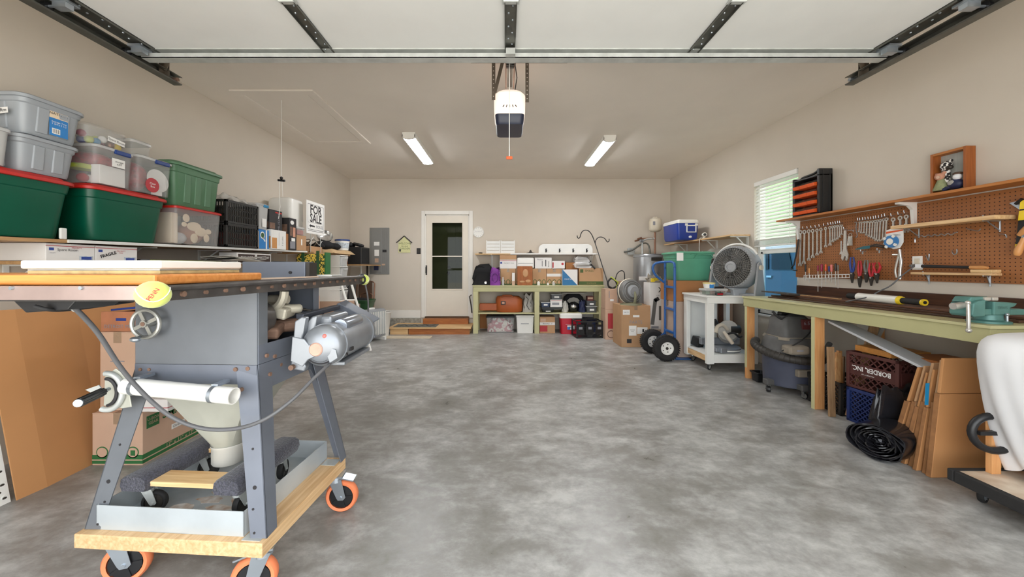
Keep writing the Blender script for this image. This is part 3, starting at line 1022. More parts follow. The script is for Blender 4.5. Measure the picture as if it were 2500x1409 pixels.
op = thing('garage_door_opener', 'garage door opener with glowing white cover and navy base', 'opener', (.03, 3.28, 2.42))
ox0, ox1, oy0, oy1 = XP(1206, 3.1), XP(1283, 3.1), 3.08, 3.48
oc = (ox0 + ox1) / 2
zt, zm_, zb = ZP(216, 3.1), ZP(276, 3.1), ZP(300, 3.1)
wdt = ox1 - ox0
MB().loft([rrect(wdt * .9, .34, .03, zm_, cx=oc, cy=3.29), rrect(wdt, .38, .07, zm_ + .03, cx=oc, cy=3.29), rrect(wdt * 1.02, .4, .1, zt - .03, cx=oc, cy=3.29), rrect(wdt * .9, .34, .1, zt, cx=oc, cy=3.29)]).build('lamp_cover', 'opener_glow', op, world=True, smooth=45)
MB().loft([rrect(wdt * .84, .32, .03, zb, cx=oc, cy=3.29), rrect(wdt * .9, .35, .04, zb + .02, cx=oc, cy=3.29), rrect(wdt * .94, .37, .04, zm_, cx=oc, cy=3.29)]).build('base_cover', M('opener_navy', (40, 46, 66), .4), op, world=True, smooth=40)
for k in range(5):
    a = (k - 2) * .026
    MB().cbox((oc + a, 3.098, zm_ + .058), (.006, .012, .02), (0, -(k - 2) * .3, 0)).build('vent_slot', 'dark_steel', op, world=True)
rz = zt + .03
MB().box(oc - .02, oc + .02, -.25, 3.14, rz, rz + .035).build('rail', 'dark_galvanised', op, world=True)
tl = MB().box(oc - .03, oc + .03, 2.58, 2.78, rz - .035, rz); tl.sphere((oc, 2.64, rz - .05), .028); tl.cyl((oc - .03, 2.72, rz - .045), (oc + .03, 2.72, rz - .045), .012); tl.bar((oc, 2.6, rz - .03), (oc, 2.46, dz - .02), .03, .008)
tl.build('trolley', 'dark_steel', op, world=True, smooth=40)
cz1 = ZP(380, 2.62)
MB().cyl((oc - .008, 2.62, rz - .05), (oc - .008, 2.62, cz1 - .02), .003, n=6).build('release_cord', 'white_plastic', op, world=True)
MB().cbox((oc - .008, 2.62, cz1 - .016), (.045, .014, .022)).build('release_handle', 'orange_bin', op, world=True, bevel=.005)
hg = MB(); ya = 3.14
hg.box(XP(1150, ya), XP(1385, ya), ya, ya + .003, ZC - .04, ZC); hg.box(XP(1150, ya), XP(1385, ya), ya, ya + .035, ZC - .004, ZC)
hg.build('ceiling_angle', 'perforated_steel', op, world=True)
for px, pz in ((1205, 2.66), (1287, 2.64)):
    x = XP(px, ya)
    MB().box(x - .015, x + .015, ya - .003, ya, pz, ZC - .01).build('hanger_strap', 'perforated_steel', op, world=True)
    hh = MB()
    for q in range(9):
        hh.cyl((x, ya - .0035, pz + .03 + q * .036), (x, ya - .002, pz + .03 + q * .036), .0045, n=6)
    hh.build('strap_holes', 'ceiling_paint', op, world=True)['kind'] = 'stuff'
hh = MB()
for q in range(24):
    x = XP(1158, ya) + q * .0335
    hh.cbox((x, ya - .0005, ZC - .02), (.016, .002, .007))
hh.build('angle_slots', 'ceiling_paint', op, world=True)['kind'] = 'stuff'
MB().bar((XP(1208, ya), ya - .006, zt - .02), (XP(1228, ya), ya - .006, ZC - .02), .028, .003, up=(0, 1, 0)).build('diagonal_brace', 'perforated_steel', op, world=True)
ch = MB()
for sd in (-1, 1):
    ch.tube([(oc + sd * .032, 3.1, zt - .0), (oc + sd * .032, 2.7, rz + .01)], .004, 6)
ch.build('drive_chain', 'copper', op, world=True)
MB().tube([(oc + .045, 3.1, zt - .01), (oc + .06, 3.08, zt + .08), (oc + .045, 3.05, zt + .16), (oc + .045, 3.1, ZC - .01)], .004, 6).build('wire', 'black_plastic', op, world=True)
# ================================================================== LEFT WALL: shelves and what stands on them
def Zs(y): return 1.403 + .0193 * (y - 2.254)          # the long shelf climbs a little towards the back
def slab(y0, y1, x0, x1, t, dz=0.0):
    a, b = Zs(y0) + dz, Zs(y1) + dz
    return MB().add([(x0, y0, a - t), (x1, y0, a - t), (x1, y1, b - t), (x0, y1, b - t), (x0, y0, a), (x1, y0, a), (x1, y1, b), (x0, y1, b)],
                    [(3, 2, 1, 0), (4, 5, 6, 7), (0, 1, 5, 4), (1, 2, 6, 5), (2, 3, 7, 6), (3, 0, 4, 7)])
sh = thing('wall_shelf', 'long white-edged wall shelf carrying the storage totes', 'shelf', (-2.9, 3.3, 1.38))
slab(1.2, 2.26, -3.12, -2.69, .02).build('shelf_board', 'particle', sh, world=True)
slab(2.26, 4.98, -3.12, -2.70, .018).build('shelf_board', 'particle', sh, world=True)
slab(2.26, 4.98, -2.699, -2.68, .02, .001).build('edge_strip', 'white_paint', sh, world=True, bevel=.002)
for yb in (1.75, 2.22, 2.95, 3.75, 4.6):
    z = Zs(yb) - .021
    b_ = MB().box(-3.118, -2.80, yb - .012, yb + .012, z - .008, z).box(-3.124, -3.116, yb - .014, yb + .014, z - .18, z)
    b_.bar((-3.118, yb, z - .14), (-2.92, yb, z - .006), .012, .012)
    b_.build('bracket', 'white_paint', sh, world=True)
MB().box(-2.69, -2.675, 2.215, 2.25, Zs(2.2) + .002, Zs(2.2) + .07).build('end_stop', 'white_paint', sh, world=True, bevel=.006)
ls = thing('lower_wall_shelf', 'lower wall shelf under the tote shelf, holding mailing boxes', 'shelf', (-2.92, 3.5, 1.25))
MB().box(-3.12, -2.70, 2.16, 4.95, 1.25, 1.27).build('shelf_board', 'particle', ls, world=True)
for yb in (2.3, 3.4, 4.5):
    MB().box(-3.12, -2.82, yb - .012, yb + .012, 1.24, 1.25).box(-3.124, -3.116, yb - .014, yb + .014, 1.07, 1.25).bar((-3.118, yb, 1.11), (-2.92, yb, 1.243), .012, .012).build('bracket', 'white_paint', ls, world=True)

tote('storage_tote', 'dark green tote with red lid nearest the camera on the shelf', 'tote', -2.88, 2.02, Zs(2.30), .44, .58, .368, 'tote_green_dark', 'tote_red', ribs=0, taper=.86, rad=.06, group='dark green totes with red lids')
tote('storage_tote', 'dark green red-lidded tote carrying the two blue-handled clear boxes', 'tote', -2.88, 2.645, Zs(2.93), .44, .58, .368, 'tote_green_dark', 'tote_red', ribs=0, taper=.86, rad=.06, group='dark green totes with red lids')
zt1 = Zs(2.30) + .37
g1 = tote('storage_tote', 'lower of two stacked grey totes, on a red lid', 'tote', -2.87, 2.165, zt1, .42, .315, .212, 'tote_grey', 'tote_grey', ribs=2, taper=.9, rad=.045, lid=.02, rim=.016, group='stacked grey totes')
g2 = tote('storage_tote', 'grey tote labelled NATIVITY, top of the grey stack', 'tote', -2.87, 2.18, zt1 + .213, .44, .33, .225, 'tote_grey', 'tote_grey', ribs=2, taper=.9, rad=.045, lid=.02, rim=.016, group='stacked grey totes')
dm = (.372, .302, .2)
decal(g2, dm, 'r', .42, .12, .3, .52, 'sky_blue', 'price_label', off=.0145)
decal(g2, dm, 'r', .42, .64, .3, .25, 'cookie', 'price_label', off=.0145)
dtext(g2, dm, 'r', 'NATIVITY', .57, .77, .022, 'print_dark', off=.015)
dtext(g2, dm, 'r', 'Storage Tote\n7 3/4 x 2 1/2', .57, .5, .014, 'paper_white', off=.015)
decal(g2, dm, 'r', .46, .18, .13, .16, 'paper_white', 'barcode_patch', off=.0152)
for k in range(7):
    decal(g2, dm, 'r', .47 + k * .017, .2, .007 if k % 2 else .004, .12, 'print_dark', 'barcode_line', off=.0155)
decal(g2, dm, 'f', .62, .42, .3, .16, 'paper_white', 'name_label', rot=.1, off=.02)
dtext(g2, dm, 'f', 'Spare Rm', .77, .5, .026, 'print_dark', rot=.1, off=.0206)

def clearbox(name, label, cat, x0, x1, y0, y1, z0, z1, lidmat='cloudy_plastic', latch=None, group=None, rad=.03, lid=.018, mat='clear_plastic'):
    t = thing(name, label, cat, ((x0 + x1) / 2, (y0 + y1) / 2, z0), 0, group)
    w_, d_, h_ = x1 - x0, y1 - y0, z1 - z0
    hb = h_ - lid
    th = .004
    MB().loft([rrect(w_ * .9, d_ * .9, rad, 0), rrect(w_ * .965, d_ * .965, rad, hb), rrect(w_ * .965 - th * 2, d_ * .965 - th * 2, rad, hb), rrect(w_ * .9 - th * 2, d_ * .9 - th * 2, rad, th)]).build('body', mat, t, smooth=35)
    MB().loft([rrect(w_, d_, rad, hb - .006), rrect(w_, d_, rad, hb + lid * .5), rrect(w_ * .93, d_ * .93, rad, hb + lid)]).build('lid', lidmat, t, smooth=35)
    if latch:
        for s_ in (-1, 1):
            MB().box(s_ * w_ / 2 - .008, s_ * w_ / 2 + .008, -d_ * .05, d_ * .36, hb - .022, hb + .008).build('latch_handle', latch, t, bevel=.006)
    return t, (w_ * .95, d_ * .95, hb)

zt2 = Zs(2.93) + .37
clearbox('clear_box', 'clear wrapped box at the photo edge beside the grey totes', 'box', -3.06, -2.66, 1.74, 1.995, zt1, zt1 + .205, 'cloudy_plastic', mat='cloudy_plastic')
b1, d1 = clearbox('clear_box', 'clear bin with blue handle holding red tinsel, lime ribbon and white carton', 'box', -3.07, -2.655, 2.385, 2.645, zt2, zt2 + .258, 'cloudy_plastic', 'latch_blue')
decal(b1, d1, 'r', .42, .55, .34, .24, 'paper_white', 'price_label')
dtext(b1, d1, 'r', 'storage\n6.99', .6, .67, .018, 'print_dark')
b2, d2 = clearbox('clear_box', 'clear bin with blue handle holding red tinsel and a round white plate', 'box', -3.07, -2.655, 2.665, 2.95, zt2, zt2 + .275, 'cloudy_plastic', 'latch_blue')
decal(b2, d2, 'r', .2, .05, .4, .42, 'red_plastic', 'round_label', rnd=True)
dtext(b2, d2, 'r', 'Clear\nBox', .4, .26, .022, 'paper_white')
# contents
single(MB().box(-2.76, -2.70, 2.45, 2.615, zt2 + .008, zt2 + .135), 'gift_carton', 'white carton inside the first blue-handled clear bin', 'carton', 'paper_white', bevel=.003)
single(MB().sphere((-2.85, 2.515, zt2 + .17), .11, (1.35, .95, .55), 12, 8), 'tinsel_garland', 'red tinsel heaped in the first blue-handled clear bin', 'garland', 'tinsel_red', smooth=60)
single(MB().torus((-2.82, 2.455, zt2 + .115), (0, 0, 1), .05, .018, 18, 6), 'ribbon_roll', 'lime green ribbon roll inside the first clear bin', 'ribbon', 'lime', smooth=60)
for k, (yy, c_, n_) in enumerate(((2.43, 'print_red', 'red'), (2.475, 'paper_white', 'white'))):
    single(MB().sphere((-2.79, yy, zt2 + .04), .03), 'bauble', n_ + ' bauble low in the first blue-handled clear bin', 'bauble', c_, smooth=60)
single(MB().sphere((-2.85, 2.78, zt2 + .13), .11, (1.2, .85, 1.05), 12, 8), 'tinsel_garland', 'red tinsel piled in the second blue-handled clear bin', 'garland', 'tinsel_red', smooth=60)
single(MB().lathe([(.02, 0), (.085, .006), (.088, .012), (.03, .004)], (-2.72, 2.87, zt2 + .12), (1, 0, .12), 24), 'serving_plate', 'round white plate standing in the second clear bin', 'plate', 'paper_white', smooth=40)
single(MB().box(-2.715, -2.705, 2.82, 2.9, zt2 + .006, zt2 + .09), 'greeting_card', 'white card at the foot of the second clear bin', 'card', 'paper_white')
b3, d3 = clearbox('clear_box', 'shallow clear box of mixed baubles on top of the tinsel bin', 'box', -3.05, -2.68, 2.352, 2.63, zt2 + .26, zt2 + .385, 'clear_plastic', rad=.05)
decal(b3, d3, 'r', .5, .35, .42, .32, 'paper_white', 'name_label', rot=-.12)
dtext(b3, d3, 'r', 'Spare Room', .71, .51, .022, 'print_dark', rot=-.12)
bl_cols = ['handle_maroon', 'lime', 'latch_cyan', 'paper_white', 'copper', 'yellow', 'chrome', 'handle_blue', 'paper_white', 'lime', 'handle_maroon', 'chrome']
names = ['maroon', 'lime', 'cyan', 'white', 'copper', 'yellow', 'silver', 'blue', 'second white', 'second lime', 'second maroon', 'second silver']
for k in range(12):
    x, y, z = -2.74 - .05 * (k // 6) - random.uniform(0, .01), 2.385 + .042 * (k % 6), zt2 + .262 + .028 + (.028 if k % 3 == 0 else 0)
    single(MB().sphere((x, y, z), .024, n=12, m=7), 'bauble', names[k] + ' bauble in the shallow clear box on top', 'bauble', bl_cols[k], 'baubles in the shallow clear box', smooth=60)
clearbox('clear_box', 'small empty clear box behind the shallow bauble box', 'box', -2.98, -2.70, 2.665, 2.82, zt2 + .277, zt2 + .385, 'cloudy_plastic', rad=.02)
b4, d4 = clearbox('clear_box', 'clear box with red lid showing a gingerbread cut-out', 'box', -3.08, -2.66, 2.975, 3.47, Zs(3.47), Zs(3.47) + .315, 'tote_red', rad=.03)
gm = MB()                                                    # gingerbread figure leaning on the inside of the front
zz = Zs(3.47)
for c_, r_, s_ in (((-2.705, 3.2, zz + .16), .05, (.12, 1.5, .8)), ((-2.705, 3.12, zz + .225), .035, (.15, 1, 1)), ((-2.705, 3.27, zz + .12), .05, (.12, 1.3, .8)), ((-2.705, 3.33, zz + .07), .032, (.15, 1, 1.2)), ((-2.705, 3.2, zz + .06), .035, (.15, 1.1, 1.2)), ((-2.705, 3.35, zz + .13), .03, (.15, 1.2, .8)), ((-2.705, 3.10, zz + .17), .026, (.15, 1, .8))):
    gm.sphere(c_, r_, s_, 12, 7)
single(gm, 'gingerbread_figure', 'cream gingerbread cut-out inside the red-lidded clear box', 'decoration', 'cookie', smooth=60)
single(MB().sphere((-2.86, 3.33, zz + .11), .1, (1, 1.1, .95)), 'stuffed_toy', 'peach stuffed toy in the red-lidded clear box', 'toy', M('peach', (206, 150, 124), .9, amt=.2), smooth=60)
single(MB().box(-2.95, -2.74, 3.02, 3.08, zz + .01, zz + .26), 'paper_stack', 'cream papers upright in the red-lidded clear box', 'papers', 'cookie', bevel=.004)
single(MB().sphere((-2.82, 3.17, zz + .06), .055, (1, 1.1, .9)), 'cotton_ball', 'white fluffy filling at the bottom of the red-lidded box', 'filling', 'cloth_white', smooth=60)
tote('storage_tote', 'sage green lidded tote on top of the red-lidded clear box', 'tote', -2.88, 3.225, Zs(3.47) + .317, .44, .53, .37, 'tote_sage', 'tote_sage', ribs=3, taper=.9, rad=.035, lid=.03)

def basket_crate(name, label, cat, cx, cy, z0, w, d, h, mat, rot=0, style='slots', group=None, step=.03, bandz=None):
    """open moulded crate: corner posts, rims, floor, lattice walls; `cross` walls are diagonal lattices"""
    t = thing(name, label, cat, (cx, cy, z0), rot, group)
    fr_ = MB(); th = .012
    for sx in (-1, 1):
        for sy in (-1, 1):
            fr_.box(sx * w / 2 - (th * 2 if sx > 0 else 0), sx * w / 2 + (0 if sx > 0 else th * 2), sy * d / 2 - (th * 2 if sy > 0 else 0), sy * d / 2 + (0 if sy > 0 else th * 2), 0, h)
    for z, zh in ((0, .02), (h - .024, .024)):
        fr_.box(-w / 2, w / 2, -d / 2, -d / 2 + th, z, z + zh); fr_.box(-w / 2, w / 2, d / 2 - th, d / 2, z, z + zh)
        fr_.box(-w / 2, -w / 2 + th, -d / 2, d / 2, z, z + zh); fr_.box(w / 2 - th, w / 2, -d / 2, d / 2, z, z + zh)
    fr_.build('frame', mat, t, bevel=.002)
    MB().box(-w / 2 + .004, w / 2 - .004, -d / 2 + .004, d / 2 - .004, .004, .012).build('floor_plate', mat, t)
    for nm, (o, r, fw) in {'f': (V((-w / 2, -d / 2 + .003, 0)), V((1, 0, 0)), w), 'b': (V((-w / 2, d / 2 - .009, 0)), V((1, 0, 0)), w), 'l': (V((-w / 2 + .009, -d / 2, 0)), V((0, 1, 0)), d), 'r': (V((w / 2 - .003, -d / 2, 0)), V((0, 1, 0)), d)}.items():
        lt = MB()
        zones = [(.02, h - .024)] if bandz is None else [(.02, h * bandz[0]), (h * bandz[1], h - .024)]
        nrm = V((0, 0, 1)).cross(r)
        if bandz:
            lt.prism([(.02, h * bandz[0]), (fw - .02, h * bandz[0]), (fw - .02, h * bandz[1]), (.02, h * bandz[1])], o, r, V((0, 0, 1)), -nrm * .006)
        for za, zb_ in zones:
            if style == 'slots':
                n_ = int(fw / step)
                for i in range(1, n_):
                    c = o + r * (fw * i / n_)
                    lt.bar(c + V((0, 0, za)), c + V((0, 0, zb_)), step * .45, .006, up=nrm)
                for q in (.33, .66):
                    zq = za + (zb_ - za) * q
                    lt.bar(o + r * .02 + V((0, 0, zq)), o + r * (fw - .02) + V((0, 0, zq)), .006, .01)
            else:
                hh_ = zb_ - za
                x = -hh_
                while x < fw:
                    for sg in (1, -1):
                        a0, a1 = (x, x + hh_)
                        p0, p1 = max(a0, .02), min(a1, fw - .02)
                        if p1 - p0 > .01:
                            q0, q1 = za + (p0 - a0), za + (p1 - a0)
                            if sg < 0: q0, q1 = zb_ - (p0 - a0), zb_ - (p1 - a0)
                            lt.bar(o + r * p0 + V((0, 0, q0)), o + r * p1 + V((0, 0, q1)), .007, .007, up=nrm)
                    x += step
        lt.build('lattice_wall', mat, t)['kind'] = 'stuff'
    return t
zc0 = Zs(3.99)
basket_crate('slatted_crate', 'lower of two stacked black slatted crates beside the sage tote', 'crate', -2.885, 3.75, zc0, .43, .46, .225, 'crate_black', step=.024, group='black slatted crates on the shelf')
basket_crate('slatted_crate', 'upper black slatted crate, under crumpled clear film', 'crate', -2.885, 3.75, zc0 + .227, .43, .46, .225, 'crate_black', step=.024, group='black slatted crates on the shelf')
single(MB().box(-3.06, -2.71, 3.55, 3.95, zc0 + .016, zc0 + .15), 'cloth_bundle', 'dark red cloth folded in the lower black crate', 'cloth', M('dull_red', (104, 44, 40), .9, amt=.3, scale=20), bevel=.02)
single(MB().box(-3.06, -2.71, 3.55, 3.95, zc0 + .244, zc0 + .40), 'cloth_bundle', 'dark olive bundle filling the upper black crate', 'cloth', M('dull_olive', (74, 62, 46), .9, amt=.4, scale=20), bevel=.02)
fm = MB()
def crump(u, v):
    x = -3.09 + .42 * u; y = 3.52 + .46 * v
    e = min(u, 1 - u, v, 1 - v)
    return (x, y, zc0 + .456 + .075 * min(1, e * 5) * (.7 + .3 * math.sin(9 * u + 4 * v) * math.cos(13 * v - 5 * u)) + .012 * math.sin(31 * u + 17 * v))
fm.grid(crump, 26, 26)
single(fm, 'plastic_film', 'crumpled clear plastic film on top of the black crates', 'film', 'cling_film', smooth=70)
# the crowded far end of the shelf
b5, d5 = clearbox('clear_box', 'tall clear box with cyan latch on a blue pouch', 'box', -3.0, -2.68, 4.0, 4.185, Zs(4.2) + .215, Zs(4.2) + .50, 'cloudy_plastic', 'latch_cyan', mat='cloudy_plastic')
decal(b5, d5, 'r', .35, .1, .4, .35, 'paper_white', 'price_label')
carton('blue_pouch', 'blue printed pack with a magnifier picture, under the clear box', 'pack', -2.95, -2.68, 3.985, 4.17, Zs(4.1) + .002, Zs(4.1) + .212, 'sky_blue', tape=None,
       patches=[('r', .2, .52, .4, .38, 'paper_white', {'rnd': True, 'name': 'lens_print'}), ('r', .26, .58, .28, .26, 'bottle_green', {'rnd': True, 'name': 'lens_print', 'off': .0008}), ('r', .5, .36, .09, .26, 'paper_white', {'rot': .7, 'name': 'handle_print'}), ('r', .7, 0, .12, 1, 'paper_white'), ('r', 0.0, 0, .08, .9, 'cookie')])
carton('food_box', 'white box with a picture of golden sticks', 'box', -2.95, -2.665, 4.19, 4.47, Zs(4.4) + .002, Zs(4.4) + .225, 'paper_white', tape=None,
       patches=[('f', .55, .05, .42, .6, 'handle_wood'), ('r', .04, .04, .32, .55, 'handle_wood', {'name': 'food_picture'}), ('r', .5, .2, .006, .7, 'print_grey')], words=[('r', 'S t i c k s', .74, .45, .03, 'print_dark', {'rot': PI / 2})])
carton('exercise_box', 'dark box with red print above the white food box', 'box', -2.93, -2.70, 4.21, 4.45, Zs(4.4) + .228, Zs(4.4) + .46, 'print_dark', tape=None,
       patches=[('r', .02, .05, .4, .3, 'rust'), ('f', .5, .08, .45, .3, 'rust'), ('r', .45, .86, .5, .06, 'tote_red')], words=[('r', 'MUSCLE', .73, .45, .06, 'print_grey', {'rot': PI / 2})])
carton('narrow_carton', 'narrow brown carton squeezed beside the dark poster box', 'carton', -2.9, -2.675, 4.48, 4.535, Zs(4.5) + .002, Zs(4.5) + .2, 'card_dark', tape=None)
carton('poster_box', 'tall dark box covered with team photographs', 'box', -2.93, -2.67, 4.545, 4.70, Zs(4.6) + .002, Zs(4.6) + .40, 'print_dark', tape=None,
       patches=[('r', .15, .8, .5, .13, 'paper_white', {'rnd': True}), ('r', .1, .45, .3, .28, 'rust'), ('r', .5, .42, .35, .3, 'peach'), ('r', .12, .05, .7, .22, 'print_grey'), ('r', .3, .28, .5, .1, 'paper_white'), ('f', .6, .5, .3, .3, 'rust')])
wt = thing('plastic_bin', 'large white rounded plastic bin behind the boxes at the shelf end', 'bin', (-2.92, 4.9, Zs(4.9) + .002))
MB().loft([rrect(.27, .28, .04, 0), rrect(.31, .31, .05, .02), rrect(.32, .32, .06, .62), rrect(.3, .3, .06, .67), rrect(.24, .24, .05, .69)]).build('shell', 'white_plastic', wt, smooth=40)
MB().loft([rrect(.326, .326, .06, .40), rrect(.326, .326, .06, .415)]).build('seam_band', 'white_plastic', wt, smooth=40)
carton('small_carton', 'plain tan carton with a white sticker at the shelf end', 'carton', -2.757, -2.68, 4.72, 4.95, Zs(4.9) + .003, Zs(4.9) + .20, 'card', tape='t', patches=[('r', .45, .35, .12, .4, 'paper_white')])
b6, d6 = clearbox('food_tub', 'clear tub of red contents on the plain tan carton', 'tub', -2.757, -2.685, 4.74, 4.94, Zs(4.9) + .203, Zs(4.9) + .31, 'cloudy_plastic', rad=.03)
single(MB().box(-2.745, -2.70, 4.765, 4.92, Zs(4.9) + .209, Zs(4.9) + .275), 'tub_contents', 'red filling inside the clear tub', 'contents', M('brick_red', (168, 84, 70), .7, amt=.2, scale=30), bevel=.01)
# far shelf over the drawer tower
fs = thing('far_wall_shelf', 'wooden wall shelf behind the sunflower bag', 'shelf', (-2.9, 5.6, 1.42))
MB().box(-3.12, -2.62, 5.03, 6.2, 1.425, 1.445).build('shelf_board', 'particle', fs, world=True)
for yb in (5.25, 6.0):
    MB().box(-3.124, -2.8, yb - .012, yb + .012, 1.415, 1.425).box(-3.124, -3.116, yb - .014, yb + .014, 1.25, 1.425).build('bracket', 'white_paint', fs, world=True)
sg = thing('for_sale_sign', 'white FOR SALE yard sign with arrow standing on the shelf', 'sign', (-2.665, 5.175, 1.446))
sy0, sy1, sz0, sz1 = 4.935, 5.42, 1.70, 2.145
MB().box(-2.673, -2.668, sy0, sy1, sz0, sz1).build('board', 'paper_white', sg, world=True)
bd = MB()
for a, b, c, d in ((sy0 + .03, sy1 - .03, sz1 - .045, sz1 - .04), (sy0 + .03, sy1 - .03, sz0 + .035, sz0 + .04), (sy0 + .03, sy0 + .035, sz0 + .06, sz1 - .045), (sy1 - .035, sy1 - .03, sz0 + .06, sz1 - .045), (sy0 + .03, sy1 - .03, sz0 + .055, sz0 + .06), (sy0 + .04, sy1 - .04, sz0 + .15, sz0 + .152)):
    bd.box(-2.668, -2.667, a, b, c, d)
bd.build('printed_border', 'print_dark', sg, world=True)
yc = (sy0 + sy1) / 2
text('FOR', .165, (-2.668, yc, sz1 - .115), (0, 1, 0), (0, 0, 1), 'print_dark', sg, bold=.0035)
text('SALE', .165, (-2.668, yc, sz1 - .235), (0, 1, 0), (0, 0, 1), 'print_dark', sg, bold=.0035, squash=.9)
text('HOUSE', .06, (-2.668, yc + .1, sz0 + .105), (0, 1, 0), (0, 0, 1), 'print_grey', sg, bold=.001)
MB().prism([(-.05, 0), (-.02, .026), (-.02, .011), (.09, .011), (.09, -.011), (-.02, -.011), (-.02, -.026)], (-2.668, yc - .12, sz0 + .105), (0, 1, 0), (0, 0, 1), (.001, 0, 0)).build('printed_arrow', 'print_dark', sg, world=True)
for yy in (sy0 + .12, sy1 - .1):
    MB().cyl((-2.676, yy, 1.447), (-2.676, yy, sz0 + .2), .004, n=6).build('wire_stake', 'galvanised', sg, world=True)
bk = thing('odds_basket', 'open cardboard tray of tangled odds and ends under the sign', 'tray', (-2.84, 5.22, 1.446))
w_ = MB(); 
w_.box(-2.98, -2.69, 5.05, 5.056, 1.446, 1.53).box(-2.98, -2.69, 5.394, 5.4, 1.446, 1.53).box(-2.98, -2.974, 5.05, 5.4, 1.446, 1.53).box(-2.696, -2.69, 5.05, 5.4, 1.446, 1.53).box(-2.98, -2.69, 5.05, 5.4, 1.446, 1.452)
w_.build('tray_wall', 'card', bk, world=True)
tg = MB()
for k in range(9):
    a = random.uniform(0, 6)
    tg.torus((-2.83 + .05 * math.sin(k), 5.12 + .027 * k, 1.54 + .012 * (k % 4)), (math.sin(a), math.cos(a), .8), random.uniform(.04, .075), .006, 16, 5)
single(tg, 'cable_tangle', 'tangle of brown and black cords heaped in the tray', 'cords', M('cord_brown', (82, 66, 48), .6, amt=.5, scale=30), smooth=60)
single(MB().tube([(-2.70, 5.07, 1.56), (-2.685, 5.14, 1.66), (-2.682, 5.2, 1.6), (-2.682, 5.3, 1.55), (-2.682, 5.38, 1.62)], .005, 6), 'wire_coil', 'thin grey wire looping over the tray below the sign', 'wire', 'galvanised')
bp_ = MB()
def paperpad(u, v):
    e = min(u, 1 - u, v, 1 - v)
    return (-3.08 + .56 * u, 5.42 + .76 * v, 1.447 + .06 * min(1, e * 12) + .008 * math.sin(23 * u + 9 * v) * min(1, e * 8))
bp_.grid(paperpad, 20, 24)
bp_.box(-3.07, -2.53, 5.43, 6.17, 1.446, 1.46)
single(bp_, 'paper_bundle', 'folded brown paper bundle lying on the far shelf', 'paper', 'brown_paper', smooth=60)
bc = MB()
for c_, r_, s_ in (((-2.78, 5.62, 1.57), .1, (1.5, 1.5, .75)), ((-2.72, 5.78, 1.56), .09, (1.4, 1.3, .7)), ((-2.8, 5.5, 1.555), .08, (1.3, 1, .65))):
    bc.sphere(c_, r_, s_)
single(bc, 'black_jacket', 'black cloth bundle beside the metal bowl on the far shelf', 'cloth', 'black_cloth', smooth=60)
single(MB().lathe([(.05, 0), (.09, .02), (.115, .07), (.12, .1), (.117, .1), (.11, .068), (.086, .024), (.04, .008)], (-2.84, 5.74, 1.665), (.55, -.6, .75), 26), 'metal_bowl', 'shiny steel mixing bowl tipped on the black cloth', 'bowl', 'chrome', smooth=50)
bu = thing('plastic_bucket', 'white bucket with blue rim and printed label on the far shelf', 'bucket', (-2.66, 6.0, 1.515))
MB().lathe([(.09, 0), (.108, .15), (.104, .15), (.085, .006)], (0, 0, 0), n=24).build('body', 'white_plastic', bu, smooth=40)
MB().lathe([(.112, .15), (.116, .152), (.116, .172), (.1, .176), (.0, .176)], (0, 0, 0), n=24).build('lid', 'latch_blue', bu, smooth=40)
MB().lathe([(.094, .03), (.106, .12)], (0, 0, 0), n=24, cap=(False, False)).build('label_band', M('pale_label', (188, 196, 204), .5, amt=.3, scale=40), bu, smooth=40)
cs = thing('corner_shelf', 'small corner shelf under the black speaker by the back wall', 'shelf', (-2.8, 6.85, 1.27))
MB().box(-3.12, -2.50, 6.38, 7.36, 1.27, 1.29).build('shelf_board', 'particle', cs, world=True)
MB().box(-3.12, -2.62, 6.9, 6.92, 1.262, 1.27).box(-3.124, -3.112, 6.89, 6.93, 1.02, 1.27).box(-2.72, -2.70, 6.9, 6.92, 1.0, 1.262).build('bracket', 'white_paint', cs, world=True)
sp_ = thing('speaker_cabinet', 'black and wood speaker cabinet on the corner shelf', 'speaker', (-2.72, 6.7, 1.29))
MB().box(-2.88, -2.55, 6.5, 6.9, 1.291, 1.6).build('cabinet', 'black_plastic', sp_, world=True, bevel=.006)
MB().box(-2.552, -2.545, 6.53, 6.87, 1.31, 1.58).build('grille', 'black_cloth', sp_, world=True, bevel=.003)
MB().box(-2.885, -2.79, 6.494, 6.5, 1.291, 1.6).build('side_panel', 'stained_z', sp_, world=True)
hg = MB().tube([(-2.8, 6.75, 1.61), (-2.72, 6.62, 1.66), (-2.63, 6.58, 1.64), (-2.58, 6.66, 1.62)], .03, 10)
hg.sphere((-2.78, 6.6, 1.645), .045)
single(hg, 'power_drill', 'black tool lying on top of the speaker cabinet', 'tool', 'black_plastic', smooth=50)

# under the long shelf
def mailbox(label, y0, y1, words, rot_text=None):
    return carton('mailing_box', label, 'box', -3.05, -2.715, y0, y1, 1.272, 1.378, 'white_card', tape=None, group='flat white mailing boxes',
                  patches=[('r', 0, .84, 1, .035, 'print_red'), ('r', .06, .6, .09, .15, 'print_blue', {'name': 'emblem'}), ('r', .66, .06, .3, .26, 'pale_label', {'name': 'barcode_patch'}), ('r', .7, .1, .22, .17, 'print_blue', {'name': 'barcode', 'off': .0008})], words=words)
mailbox('flat white mailing box marked Spare Room, nearer the camera', 2.175, 2.435, [('r', 'Spare Room', .42, .64, .022, 'print_dark'), ('r', 'PRIORITY', .6, .77, .013, 'print_red'), ('r', 'FROM', .12, .45, .01, 'print_grey')])
mailbox('flat white mailing box stamped FRAGILE', 2.44, 2.715, [('r', 'FRAGILE', .28, .45, .028, 'print_dark', {'rot': .32, 'bold': .001}), ('r', 'PRIORITY', .58, .7, .014, 'print_red'), ('r', 'MAIL', .58, .58, .012, 'print_red')])
